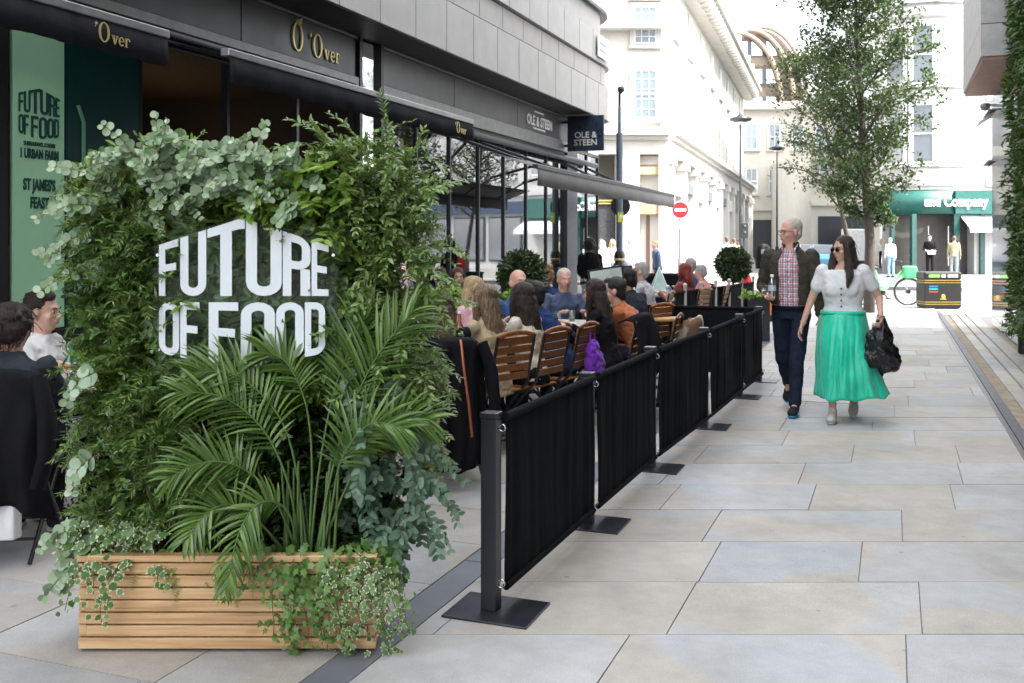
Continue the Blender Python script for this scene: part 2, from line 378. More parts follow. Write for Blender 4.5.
# ================================================================ LEFT CORNER BUILDING (street frame)
TF=-6.2
bl=thing('corner_building','dark grey modern building with stone bands above the shop fronts on the left','building',(0,0,0),-ST)
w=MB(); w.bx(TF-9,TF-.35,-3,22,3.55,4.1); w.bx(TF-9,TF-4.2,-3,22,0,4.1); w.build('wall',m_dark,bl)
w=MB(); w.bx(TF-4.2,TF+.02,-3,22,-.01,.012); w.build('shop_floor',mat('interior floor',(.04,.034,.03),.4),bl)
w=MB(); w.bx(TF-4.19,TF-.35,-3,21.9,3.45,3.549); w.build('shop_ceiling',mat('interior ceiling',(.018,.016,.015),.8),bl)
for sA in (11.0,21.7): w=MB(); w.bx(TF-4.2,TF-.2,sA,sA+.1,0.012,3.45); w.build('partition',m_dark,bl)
def band(name,t,z0,z1,m,end,rad,depth=3):
    # cladding with rounded far corner
    mb=MB(); pts=[]; N=14
    for i in range(N+1):
        a=PI/2*i/N; pts.append((t-rad+rad*math.cos(a),end-rad+rad*math.sin(a)))
    inner=[(TF-6,end)]
    poly=[(t,-4)]+pts+inner+[(TF-6,-4)]
    mb.prism(poly,z0,z1); o=mb.build(name,m,bl); o.data.polygons.foreach_set('use_smooth',[False]*len(o.data.polygons)); return o
band('cornice_band',-5.58,4.1,4.78,m_band,21.6,1.6)
band('shadow_gap',-5.64,4.78,4.815,m_dark,21.5,1.6)
band('recessed_band',-5.62,4.815,5.17,m_bandb,21.5,1.6)
band('shadow_gap',-5.66,5.17,5.2,m_dark,21.5,1.6)
band('cornice_band',-5.56,5.2,5.78,m_band,21.6,1.6)
band('recessed_band',-5.70,5.78,6.3,m_bandb,21.4,1.6)
band('cornice_band',-5.60,6.3,6.36,m_dkgrey,21.6,1.6)
band('upper_wall',-5.9,6.36,6.9,m_bandb,21.3,1.5); band('window_strip',-5.95,6.9,9,glassmat('upper window glass',(.5,.6,.7),.3,see=.1,dark=(.06,.09,.12)),21.3,1.5); band('upper_wall',-5.8,9,11.5,m_bandb,21.4,1.5)
# panel seams on bands
for i in range(22):
    s0=2.0+i*.92
    if s0<19.9:
        for q in ((-5.585,-5.577,s0,s0+.006,4.1,4.78),(-5.625,-5.617,s0+.3,s0+.306,4.82,5.17),(-5.565,-5.557,s0+.45,s0+.457,5.2,5.78)): sm=MB(); sm.bx(*q); sm.build('panel_seam',m_dkgrey,bl)
sm=MB(); sm.bx(-6.3,-5.6,-3,20.5,4.085,4.099); sm.build('soffit',m_soffit,bl)
# fascias
def fascia(s0,s1,nm='fascia_panel'):
    mb=MB(); mb.bx(TF-.35,TF+.02,s0+.006,s1-.006,3.58,4.04); return mb.build(nm,m_fascia,bl,bevel=.006)
for a,b in ((-3,2.2),(2.2,4.5),(4.5,8.45),(8.45,10.78)): fascia(a,b)
for a,b in ((11.42,13.7),(13.7,16.4),(16.4,18.85)): fascia(a,b)
mb=MB(); mb.bx(TF-.3,TF+.05,-3,10.8,3.42,3.57); mb.bx(TF-.3,TF+.05,11.4,19.2,3.36,3.57); mb.bx(TF-.3,TF+.035,-3,10.8,4.045,4.075); mb.bx(TF-.3,TF+.035,11.42,18.85,4.045,4.075); mb.build('fascia_trim',mat('light grey trim',(.22,.22,.22),.4,.3),bl)
fo=MB(); fo.M=T(TF+.021,9.35,3.66)@RZ(PI/2); over_logo(fo,.29,.02,True); 
ff=fo.build('fascia_lettering',m_gold,bl)
ff['label']='pale gold fruit emblem and serif Over lettering on fascia'
text_mesh('OLE & STEEN',.25,m_text,bl,T(TF+.03,17.55,3.70)@RZ(PI/2)@RX(PI/2),'fascia_lettering',.012,.006,sx=.98)
for z_,hw_ in ((3.945,.26),(3.635,.34)): mb=MB(); mb.bx(TF+.02,TF+.026,17.55-hw_,17.55+hw_,z_,z_+.028); mb.build('small_print',m_text,bl)
# mirror slot column between shops
mb=MB(); mb.bx(TF-.3,TF+.0,10.86,11.34,0,4.05); mb.build('mirror_column',mat('mirror cladding',(.75,.77,.78),.06,1,.02),bl)
mb=MB(); mb.bx(TF-.3,TF+.06,10.79,10.86,0,4.08); mb.bx(TF-.3,TF+.06,11.34,11.41,0,4.08); mb.build('column_frame',m_black,bl)
# columns
mb=MB(); mb.bx(TF-.5,TF+.03,19.25,19.95,0,3.57); mb.bx(TF-.5,TF+.0,18.9,19.6,3.57,4.08); mb.build('corner_column',mat('navy column',(.02,.028,.045),.35),bl,bevel=.01)
mb=MB(); mb.bx(TF-.5,TF+.0,5.0,5.62,0,3.4); mb.build('pier',m_black,bl)
# bakery glazing
def glaz(s0,s1,n,z0,z1,gm,riser=0,nm='shop_window'):
    fr=MB(); d=(s1-s0)/n
    for i in range(n+1): fr.bx(TF-.09,TF-.02,s0+i*d-.022,s0+i*d+.022,z0,z1)
    fr.bx(TF-.09,TF-.015,s0,s1,z0,z0+.06); fr.bx(TF-.09,TF-.015,s0,s1,z1-.06,z1)
    if riser: fr.bx(TF-.12,TF-.01,s0,s1,0,z0-.002)
    o=fr.build(nm,m_navy,bl); pn=MB(); pn.bx(TF-.06,TF-.05,s0+.02,s1-.02,z0+.05,z1-.05)
    if gm: pn.build('pane',gm,o)
    return o
glaz(11.42,19.25,7,.35,3.36,m_winglass,1)
glaz(19.95,21.7,2,.05,3.5,m_winglass,0)
glaz(7.05,10.79,3,.5,3.42,None,1)
glaz(-3,5.0,4,.5,3.42,m_darkglass,1)
# banners in the first window
mb=MB(); mb.bx(TF-.12,TF-.0,5.62,7.05,0.0,.84); mb.build('stall_riser',m_black,bl)
bn=thing('promotional_banner','pale green window banner with dark green FUTURE OF FOOD lettering','banner',(0,0,0),-ST)
mb=MB(); mb.bx(TF-.03,TF+.0,5.66,6.16,.86,3.16); mb.build('banner_panel',mat('pale green vinyl',(.40,.74,.48),.5,0,.03),bn)
mg=mat('dark green print',(.004,.06,.055),.5)
for r_ in (0,1): mb=MB(); future_logo(mb,.40,.30,.06,.003,T(TF+.005,5.91,2.52)@RZ(PI/2),(r_,)); mb.build('banner_lettering',mg,bn)
text_mesh('23 RESTAURANTS, 17 EVENTS',.045,mg,bn,T(TF+.005,5.91,2.28)@RZ(PI/2)@RX(PI/2),'banner_lettering',.002,.001,sx=.52)
text_mesh('1 URBAN FARM',.10,mg,bn,T(TF+.005,5.91,2.185)@RZ(PI/2)@RX(PI/2),'banner_lettering',.002,.004,sx=.55)
text_mesh("ST JAMES'S",.12,mg,bn,T(TF+.005,5.91,1.94)@RZ(PI/2)@RX(PI/2),'banner_lettering',.002,.004,sx=.56)
text_mesh("FEAST",.12,mg,bn,T(TF+.005,5.91,1.80)@RZ(PI/2)@RX(PI/2),'banner_lettering',.002,.004,sx=.56)
bn=thing('promotional_banner','deep teal window banner with pale green branching pattern','banner',(0,0,0),-ST)
mb=MB(); mb.bx(TF-.03,TF+.0,6.18,7.0,.86,3.3); mb.build('banner_panel',m_teal,bn)
mb=MB()
for k,(s0,z0) in enumerate(((6.32,.9),(6.42,.9),(6.55,.9),(6.30,1.6))):
    pts=[(TF+.006,s0,z0),(TF+.006,s0,z0+.25),(TF+.006,s0+.06,z0+.42),(TF+.006,s0+.06,z0+.62+.1*k),(TF+.006,s0,z0+.75+.1*k)]
    mb.tube(pts,[.022]*5,8,flat=.15,up=(0,1,0))
mb.build('banner_pattern',mat('pale green print',(.14,.4,.27),.5),bn)
# interior glimpses
mb=MB()
for i in range(5): mb.bx(TF-3.9,TF-3.5,8+i*.5,8.35+i*.5,.9,1.5)
mb.build('interior_shelf',mat('warm wood counter',(.20,.08,.03),.5),bl)
mb=MB()
for i in range(3): mb.sph((TF-2.2,8.6+i*.9,2.5),.07,10,6)
for i in range(5): mb.sph((TF-1.8,12.2+i*1.5,2.6),.07,10,6)
mb.build('pendant_lamps',emis('warm lamp',(1,.55,.2),4),bl)
mb=MB(); mb.bx(TF-2.6,TF-2.0,12,18.5,.0,1.05); mb.build('interior_counter',mat('pale counter',(.4,.3,.2),.5),bl)
# ---------------- awnings
m_awn=fabric('navy awning canvas',(.016,.017,.021),.1); m_awn2=streaked('grey striped awning canvas',(.15,.145,.14),(1,26,1),.3,.8,.3,2.5)
def awning(label,s0,s1,t,zb,hv,ztop,m,arms,over=False,barm=None):
    a=thing('awning',label,'awning',(0,0,0),-ST)
    mb=MB(); nseg=24
    v=[];f=[]
    for i in range(nseg+1):
        s_=s0+(s1-s0)*i/nseg; wob=.006*math.sin(i*1.7)
        v+=[(TF+.06,s_,ztop),(TF+.06+(t-TF-.06)*.5,s_,(ztop+zb+hv)/2-.03),(t-.05,s_,zb+hv+.02)]
    for i in range(nseg):
        for j in range(2): f.append((i*3+j,i*3+j+1,i*3+4+j,i*3+3+j))
    mb.add(v,f,True)
    if arms!='open': c=mb.build('canopy',m,a); so=c.modifiers.new('s','SOLIDIFY'); so.thickness=.006
    mb=MB(); v=[];f=[]
    for i in range(nseg*3+1):
        s_=s0+(s1-s0)*i/(nseg*3); wob=.012*math.sin(i*.9)+.006*math.sin(i*2.3)
        v+=[(t,s_,zb+hv),(t+.004+wob*.5,s_,zb+hv*.5),(t+wob,s_,zb+.006*math.sin(i*.7))]
    for i in range(nseg*3):
        for j in range(2): f.append((i*3+j,i*3+j+1,i*3+4+j,i*3+3+j))
    mb.add(v,f,True); c=mb.build('valance',m,a); so=c.modifiers.new('s','SOLIDIFY'); so.thickness=.005
    mb=MB(); mb.bx(t-.07,t+.008,s0-.02,s1+.02,zb+hv,zb+hv+.055); mb.build('front_bar',barm or m_grey,a,bevel=.008)
    mb=MB(); mb.cyl((TF+.12,s0,ztop+.02),(TF+.12,s1,ztop+.02),.06,n=12); mb.build('roller',m_dkgrey,a)
    for (sa,dirn) in (arms if arms!='open' else [(s0+1.0,1),(s0+2.3,1),(s1-2.4,-1),(s1-.6,-1)]):
        mb=MB(); mid=((TF+t)/2,sa+dirn*.85,(ztop+zb)/2+.05)
        mb.tube([(TF+.1,sa,ztop-.08),mid],[.028,.024],8); mb.tube([mid,(t-.06,sa+dirn*.15,zb+hv+.0)],[.022,.02],8); mb.sph(mid,.035,8,6); mb.build('folding_arm',m_navy,a)
    return a
aw1=awning("navy canvas awning with gold Over lettering above the green banner",2.2,5.35,-4.5,2.7,.19,3.38,m_awn,[(2.9,1),(4.8,-1)])
mb=MB(); mb.M=T(-4.485,4.70,2.755)@RZ(PI/2); over_logo(mb,.13,.004); mb.build('valance_lettering',m_gold,aw1)
aw2=awning("navy canvas awning behind the leafy planter, smaller gold Over lettering at its far end",6.02,10.5,-4.5,2.7,.19,3.38,m_awn,[(6.8,1),(9.8,-1)])
mb=MB(); mb.M=T(-4.485,9.98,2.75)@RZ(PI/2); over_logo(mb,.13,.004); mb.build('valance_lettering',m_gold,aw2)
aw3=awning("grey pleated awning stretched out over the bakery tables",12.3,21.0,-4.35,2.28,.23,3.2,m_awn2,'open',barm=m_dkgrey)
# far part keeps its cloth
mb=MB(); v=[];f=[]
for i in range(17):
    s_=12.3+8.7*i/16; v+=[(-4.42,s_,2.53),(-4.9,s_,2.70)]
for i in range(16): f.append((i*2,i*2+1,i*2+3,i*2+2))
mb.add(v,f,True); c=mb.build('canopy',m_awn2,aw3); so=c.modifiers.new('s','SOLIDIFY'); so.thickness=.005
# hanging sign
hs=thing('hanging_sign','navy projecting square sign reading OLE & STEEN on the corner column','sign',S(-5.75,19.0,0),-ST)
mb=MB(); mb.bx(-.33,.42,-.03,.03,3.36,4.06); mb.build('sign_board',mat('navy sign',(.012,.025,.05),.3),hs,bevel=.006)
mb=MB(); mb.bx(-.5,-.33,-.015,.015,3.45,3.5); mb.bx(-.5,-.33,-.015,.015,3.92,3.97); mb.build('bracket',m_navy,hs)
text_mesh('OLE &',.17,m_text,hs,T(.05,-.036,3.62)@RX(PI/2),'sign_lettering',.002,.002); text_mesh('STEEN',.17,m_text,hs,T(.05,-.036,3.47)@RX(PI/2),'sign_lettering',.002,.002)
# street name plate on curved corner
sp=thing('street_sign','pale street name plate high on the rounded stone corner','sign',S(-5.52,19.55,0),-ST)
mb=MB(); mb.bx(0.0,.012,-.35,.35,5.28,5.7); mb.build('plate',m_white,sp)
for z_,hw_ in ((5.56,.24),(5.42,.27)): mb=MB(); mb.bx(.0125,.015,-hw_,hw_,z_-.03,z_+.03); mb.build('faded_print',m_grey,sp)

# ================================================================ RIGHT BUILDING
br=thing('polished_building','grey building with polished stone wall and deep overhanging canopy on the right','building',(0,0,0),-ST)
mb=MB(); mb.bx(1.95,14,-14,19.9,0,19); mb.build('wall',mat('pale upper wall',(.30,.29,.28),.7),br)
npol=NT('polished grey stone'); npol.base(npol.ramp(npol.noise(3,4,.5,npol.mapv(npol.obj(),(2,8,.3))),[(.3,(.20,.21,.22)),(.7,(.34,.35,.36))])); npol.p.inputs['Roughness'].default_value=.10; npol.p.inputs['Specular IOR Level'].default_value=.9; npol.p.inputs['Coat Weight'].default_value=.6; npol.p.inputs['Coat Roughness'].default_value=.04
mb=MB(); 
for i in range(8): mb.bx(1.66,1.95,-5+i*3.1+.004,-5+(i+1)*3.1-.004,0,4.15)
mb.build('stone_panel',npol.mat,br)
mb=MB(); mb.bx(1.15,1.95,15.4,19.2,4.15,4.6); mb.bx(1.15,1.95,15.4,19.2,4.61,7.5); mb.build('canopy_band',mat('pale grey render',(.42,.41,.40),.6),br)
mb=MB(); mb.bx(1.18,1.949,15.42,19.18,4.10,4.149); mb.build('timber_soffit',mat('reddish soffit',(.30,.16,.12),.6),br)
mb=MB(); mb.bx(1.60,1.66,15.2,15.28,0,4.1); mb.build('edge_trim',m_black,br)
for k,z in enumerate((3.75,2.9)):
    mb=MB(); mb.prism([(1.5,18.4),(1.66,18.4),(1.66,19.6),(1.5,19.6)],z,z+.03); mb.add([(1.35,18.4,z-.18),(1.35,19.6,z-.18),(1.66,19.6,z+.03),(1.66,18.4,z+.03)],[(0,1,2,3)]); mb.build('small_canopy',m_grey,br)
cc=thing('security_camera','white dome security camera on an arm under the right canopy','camera',S(1.66,17.9,3.75),-ST)
mb=MB(); mb.cyl((0,0,0),(-.22,0,.03),.025); mb.build('bracket',m_white,cc); mb=MB(); mb.lathe([(.0,.06),(.07,.05),(.08,0),(.06,-.05),(0,-.07)],14,(-.26,0,.0),cap=False); mb.build('camera_housing',m_grey,cc)

# ================================================================ WHITE CORNER BUILDING (centre-left background)
wb=thing('stone_building','tall sunlit white stone corner building with ground floor pilasters','building')
A=Vector((5.5,35.)); sl=math.atan(.323); Dd=Vector((math.sin(sl),math.cos(sl)))
Bp=A+Dd*36.5
mb=MB(); mb.prism([(-14,35.4),(A.x-.2,35.4),(Bp.x-.5,Bp.y),(Bp.x-14,Bp.y+3),(-14,70)],5.4,12.2)
mb.prism([(-14,36.2),(A.x-.9,36.2),(Bp.x-1.2,Bp.y),(Bp.x-14,Bp.y+3),(-14,70)],0,5.4); mb.build('wall',m_port,wb)
def facef(M): return M
ML=T(A.x,35.0,0)@RZ(PI)            # local x runs to -X, outward = +y local -> -Y world
MR=T(A.x,A.y,0)@RZ(PI/2-sl)        # local x along Dd, outward = -y local
def cornice(M,L,sgn,z,parts,nm='cornice'):
    mb=MB(); mb.M=M
    for (pr,z0,z1) in parts: mb.bx(-.0 if sgn>0 else 0,L,-sgn*0-.35 if sgn<0 else -.35+.35, 0,0,0) if False else mb.bx(0,L,(-pr if sgn<0 else -.4),(.4 if sgn<0 else pr),z+z0,z+z1)
    return mb.build(nm,m_port,wb)
prof=[(.10,-.75,-.25),(.25,-.25,-.1),(.45,-.1,.1),(.3,.1,.2)]
cornice(ML,18,1,5.4,prof); cornice(MR,36.5,-1,5.4,prof)
prof2=[(.2,-.5,-.3),(.5,-.3,.1),(.75,.1,.3),(.4,.3,.9)]
cornice(ML,18,1,12.0,prof2); cornice(MR,36.5,-1,12.0,prof2)
cornice(ML,18,1,9.2,[(.08,-.1,.1)],'string_course')
for i in range(45): mb=MB(); mb.M=MR; mb.bx(i*.8+.1,i*.8+.45,-.62,.2,11.55,12.05); mb.build('modillion',m_port,wb)
for i in range(11): mb=MB(); mb.M=MR; mb.bx(i*3.3+.8,i*3.3+1.3,-.42,.1,12.9,13.6); mb.build('pedestal_block',m_port,wb)
# ground floor pilasters on receding face
for i in range(12):
    mb=MB(); mb.M=MR; x=.0+i*3.3
    mb.bx(x,x+.75,-.12,1.0,0.0,4.65); mb.bx(x-.05,x+.8,-.18,1.0,0,.5); mb.bx(x-.06,x+.81,-.2,1.0,4.3,4.6); mb.build('pilaster',m_port,wb)
    if i<11:
        mb=MB(); mb.M=MR; mb.bx(x+.8,x+3.28,.55,.6,.4,4.5); f=mb.build('shop_window',m_dkgrey,wb)
        mb=MB(); mb.M=MR; mb.bx(x+.9,x+3.2,.50,.54,.5,4.4); mb.build('pane',glassmat('far shop glass',(.4,.45,.45),.25,see=.2,dark=(.10,.10,.11)) if i==0 else bpy.data.materials['far shop glass'],f)
        mb=MB(); mb.M=MR; mb.bx(x+.8,x+3.28,-.02,.5,3.3+(i%2)*.2,3.9); mb.build('shop_sign',[mat('pale shop sign',(.5,.5,.48),.6),mat('dark shop sign',(.1,.12,.13),.5)][i%2],wb)
# windows
def sash(M,x,z,w,h,parent,nx=3,nz=4,fr=None,pane=None,depth=.12,out=-1,surround=True,smat=None):
    fr=fr or m_white; pane=pane or m_pale_glass; o_=out
    mb=MB(); mb.M=M
    if surround: mb.bx(x-.14,x,0,o_*.06,z-.1,z+h+.14); mb.bx(x+w,x+w+.14,0,o_*.06,z-.1,z+h+.14); mb.bx(x,x+w,0,o_*.06,z+h,z+h+.14); mb.bx(x-.2,x+w+.2,0,o_*.14,z-.16,z-.06); 
    sur=mb.build('window',smat or m_port,parent)
    mb=MB(); mb.M=M
    mb.bx(x,x+.06,-o_*.02,o_*.035,z,z+h); mb.bx(x+w-.06,x+w,-o_*.02,o_*.035,z,z+h); mb.bx(x+.06,x+w-.06,-o_*.02,o_*.035,z+h-.06,z+h); mb.bx(x+.06,x+w-.06,-o_*.02,o_*.035,z,z+.07); mb.bx(x+.06,x+w-.06,-o_*.02,o_*.045,z+h/2-.03,z+h/2+.03)
    for i in range(1,nx): mb.bx(x+w*i/nx-.012,x+w*i/nx+.012,-o_*.02,o_*.028,z+.07,z+h-.06)
    for i in range(1,nz): 
        if abs(i/nz-.5)>.01: mb.bx(x+.06,x+w-.06,-o_*.02,o_*.026,z+h*i/nz-.012,z+h*i/nz+.012)
    mb.build('frame',fr,sur)
    mb=MB(); mb.M=M; mb.bx(x+.03,x+w-.03,o_*.004,o_*.012,z+.03,z+h-.03); mb.build('pane',pane,sur)
    return sur
MLu=T(A.x-.2,35.4,0)@RZ(PI)
for cx in (.15,3.6,7.0,10.4):
    for (z,h) in ((5.95,1.75),(8.6,1.35),(10.3,1.2)): sash(MLu,cx,z,.82,h,wb,3,5,out=1)
MRu=T(A.x-.2,35.4,0)@RZ(PI/2-math.atan2(Bp.x-.5-A.x+.2,Bp.y-35.4))
glarepane=mat('pale pane with painted glare',(.62,.62,.6),.4)  # sun glare on the panes put into a pale opaque colour
for i in range(8):
    for (z,h) in ((6.2,2.2),(9.5,1.6)): sash(MRu,3.0+i*4.2,z,1.2,h,wb,2,2,pane=glarepane)
# ground floor of left face: piers and openings
def lp(px): return A.x-(px-512)/FPX*35.0      # local x for a pixel column
for a,b in ((0,.35),(lp(640)+.02,lp(616)),(lp(598),lp(583)),(4.4,5.2),(7.8,8.6),(12,13)): mb=MB(); mb.M=ML; mb.bx(a,b,-.8,.12,0,4.66); mb.build('pier',m_port,wb)
mb=MB(); mb.M=ML; mb.bx(.35,lp(640),-.6,.02,3.95,4.2); mb.build('entrance_soffit',mat('tan entrance panel',(.55,.38,.2),.6),wb)
mb=MB(); mb.M=ML; mb.bx(.35,lp(640),-.3,.05,2.55,2.85); mb.build('entrance_sign',mat('copper sign band',(.45,.27,.16),.5),wb)
mb=MB(); mb.M=ML; mb.bx(.35,lp(640),-.35,-.31,2.85,3.95); mb.build('transom_wall',m_cream,wb)
mb=MB(); mb.M=ML; mb.bx(.35,lp(640),-.78,-.7,0,2.55); dr=mb.build('entrance_door',mat('door dark brown',(.06,.04,.035),.5),wb)
mb=MB(); mb.M=ML; mb.bx(.55,.75,-.69,-.2,0,2.5); mb.build('door_leaf',mat('brown door leaf',(.16,.10,.08),.5),dr)
mb=MB(); mb.M=ML; mb.bx(lp(616),lp(598),-.2,-.15,.5,3.5); sw=mb.build('shop_window',m_dkgrey,wb)
mb=MB(); mb.M=ML; mb.bx(lp(616)+.05,lp(598)-.05,-.14,-.12,.6,3.0); mb.build('pane',bpy.data.materials['far shop glass'],sw)
mb=MB(); mb.M=ML
for z in (3.35,3.0,2.9): mb.bx(lp(616),lp(583),-.1,-.05,z,z+.05)
mb.build('gold_trim',mat('brass trim',(.6,.45,.15),.4,.4),sw)
mb=MB(); mb.M=ML; mb.bx(5.2,7.8,-.6,-.5,0,4.6); mb.build('shop_window',m_dkgrey,wb)

# ================================================================ FAR BUILDINGS
def block(label,x0,x1,y,h,m,nx,nz,z0=4.5,ww=.5,fl=3.4,d=14,pane=None,rz=0,gm=None):
    b=thing('city_building',label,'building',((x0+x1)/2,y,0),rz,'buildings at the end of the street'); W=(x1-x0)
    mb=MB(); mb.bx(-W/2,W/2,0,d,0,h); mb.build('wall',m,b)
    mb=MB(); mb.bx(-W/2-.1,W/2+.1,-.5,.2,h-.5,h+.1); mb.bx(-W/2,W/2,-.25,.1,4.0,4.3); mb.build('cornice',m,b)
    mb=MB(); mb.bx(-W/2+.5,W/2-.5,-.06,.1,.3,3.3); mb.build('shop_window',gm or m_dkgrey,b)
    M=Matrix.Identity(4)
    for i in range(nx):
        for j in range(nz):
            z=z0+.8+j*fl
            if z+1.8>h: continue
            sash(M,-W/2+W*(i+.5)/nx-ww*W/nx/2,z,ww*W/nx,1.9,b,2,2,out=-1,smat=m,pane=pane)
    return b
m_tan=mat('tan brick',(.42,.33,.25),.8,0,.15,2)
block('pale cream office block beyond the tree, left of the street end',17.4,24.5,76,12.2,m_cream,4,2)
block('white stucco building behind the tree trunk',25.0,33.0,84,14,m_port,4,3)
block('greyish white building with blue tinted windows right of the tree crown',26.0,34.0,70,22,mat('cool white render',(.6,.63,.66),.7),5,6,pane=glassmat('blue window',(.3,.5,.7),.2,dark=(.12,.25,.38)))
block('low cream shop building at street end beside the lamp posts',19.8,24.4,66,7.5,m_cream,2,1)
# curved roof brown building
cb=thing('city_building','brown barrel roofed office with curved ribs and blue glazing above the rooftops','building',(28.5,118,0),R(-4),'buildings at the end of the street')
mb=MB(); mb.bx(-6,5.5,0,12,0,22.5); mb.build('wall',m_tan,cb)
for k,z in enumerate((17.0,20.3,23.6)):
    mb=MB(); mb.bx(-5.4,3.6-k*.9,-.12,.1,z,z+1.9); f=mb.build('window',m_dkgrey,cb)
    mb=MB()
    for i in range(5): mb.bx(-5.2+i*1.7,-4.0+i*1.7,-.2,-.13,z+.1,z+1.8)
    mb.build('pane',glassmat('sky glass %d'%k,(.3,.5,.6),.3,dark=(.2,.38,.45)),f)
mb=MB(); N=14; prof=[]
for i in range(N+1):
    a=PI/2*i/N; prof.append((2.0+5.2*math.sin(a)-1.2,18.0+8.8*math.cos(a)))
poly=[(-6,18)]+[(-6,26.8)]+prof
mb.M=RX(PI/2); mb.prism([(x,z) for x,z in poly][::-1],-12,0); mb.build('roof',mat('brown roof',(.16,.12,.09),.6),cb)
for q in (0,1.6,3.2):
    mb=MB(); pts=[(x-q*.9+.2,-.5,z-q*.2+.2) for x,z in prof]; mb.tube(pts,[.28]*len(pts),6); mb.build('rib',mat('tan rib',(.26,.19,.14),.6),cb)

# ================================================================ SHOP BUILDING ON THE RIGHT BACKGROUND
rb=thing('bay_fronted_building','white stucco building with curved bay windows over a green shop front','building',(19.3,46.8,0))
m_st=mat('white stucco',(.44,.44,.435),.6,0,.05,2)
mb=MB(); mb.prism([(-1.9,0),(16,0),(16,14),(4.2,14)],0,20); mb.bx(.5,16,-1.6,0,3.9,20); mb.bx(1.7,16,-1.6,0,0,3.9); mb.build('wall',m_st,rb)
mb=MB(); mb.lathe([(2.1,3.95),(2.1,20)],40,(.0,.4,0),True,R(180),R(360),True); mb.build('bay_wall',m_st,rb)
for z,pr in ((4.2,.12),(8.05,.22),(8.35,.10),(11.9,.22),(12.2,.1),(15.5,.2),(4.9,.06)):
    mb=MB(); mb.lathe([(2.1,z-.14),(2.1+pr*.6,z-.1),(2.1+pr,z),(2.1+pr,z+.1),(2.1,z+.12)],40,(0,.4,0),False,R(180),R(360)); mb.build('moulding',m_st,rb)
m_dkpane=glassmat('dark sash glass',(.4,.45,.5),.06,see=.05,dark=(.13,.15,.17))
for zi,z in enumerate((5.15,8.75,12.6)):
    for a in (-50,-18,13,44):
        M=T(0,.4,0)@RZ(R(a))@T(0,-2.17,0)
        sash(M,-.46,z,.92,2.7,rb,1,2,fr=m_white,pane=m_dkpane,out=-1,smat=m_st)
# long front continuing to the right
for i in range(6):
    for z in (5.15,8.75,12.6): sash(T(0,-1.6,0),3.2+i*2.2,z,1.0,2.4,rb,1,2,fr=m_white,pane=m_dkpane,out=-1,smat=m_st)
for i in range(4):
    mb=MB(); mb.bx(4.8+i*2.8,7.3+i*2.8,-1.66,-1.6,.5,3.0); f=mb.build('shop_window',m_dkgrey,rb); mb=MB(); mb.bx(4.9+i*2.8,7.2+i*2.8,-1.69,-1.665,.6,2.9); mb.build('pane',m_dkpane,f)
mb=MB(); mb.bx(4.55,16,-1.8,-1.6,3.15,3.8); mb.build('shop_sign',mat('navy shop sign',(.02,.04,.09),.4),rb)
mb=MB(); mb.bx(2.2,16,-1.72,-1.6,4.1,4.35); mb.bx(2.2,16,-1.74,-1.6,8.0,8.2); mb.bx(2.2,16,-1.74,-1.6,11.8,12.0); mb.build('string_course',m_st,rb)
# shop front
mb=MB(); mb.lathe([(2.2,2.85),(2.3,2.85),(2.3,3.9),(2.2,3.9)],40,(0,.4,0),False,R(180),R(290)); mb.bx(.7,4.5,-1.95,-1.6,2.85,3.9); 
mb.build('shop_fascia',m_shopgreen,rb)
text_mesh('and Company',.62,m_text,rb,T(1.15,-1.99,3.2)@RX(PI/2)@T(-.45,0,0),'fascia_lettering',.02,.02,sx=.82)
m_gm=mat('green marble',(.02,.075,.065),.25)
for q in ((-1.2,-1.0,-1.8,-1.5),(.7,.95,-1.8,-1.5),(-1.9,-1.75,-1.2,-1.0),(1.9,2.1,-1.8,-1.5)): mb=MB(); mb.bx(*q,.1,2.85); mb.build('pillar',m_gm,rb)
mb=MB(); mb.bx(-1.85,2.0,-.9,-.8,.1,2.85); mb.build('shop_back',mat('dark shop interior',(.05,.045,.04),.6),rb)
for x in (-.45,.45):
    mb=MB(); mb.cyl((x,-1.75,.5),(x,-1.75,2.3),.03); mb.build('door_handle',m_chrome,rb)
mb=MB(); mb.add([(1.0,-2.7,2.2),(4.5,-2.7,2.2),(4.5,-1.6,2.84),(1.0,-1.6,2.84)],[(0,1,2,3)]); mb.add([(1.0,-2.72,2.0),(4.5,-2.72,2.0),(4.5,-2.7,2.2),(1.0,-2.7,2.2)],[(0,1,2,3)]); c=mb.build('shop_awning',mat('pale awning',(.5,.53,.55),.8),rb)
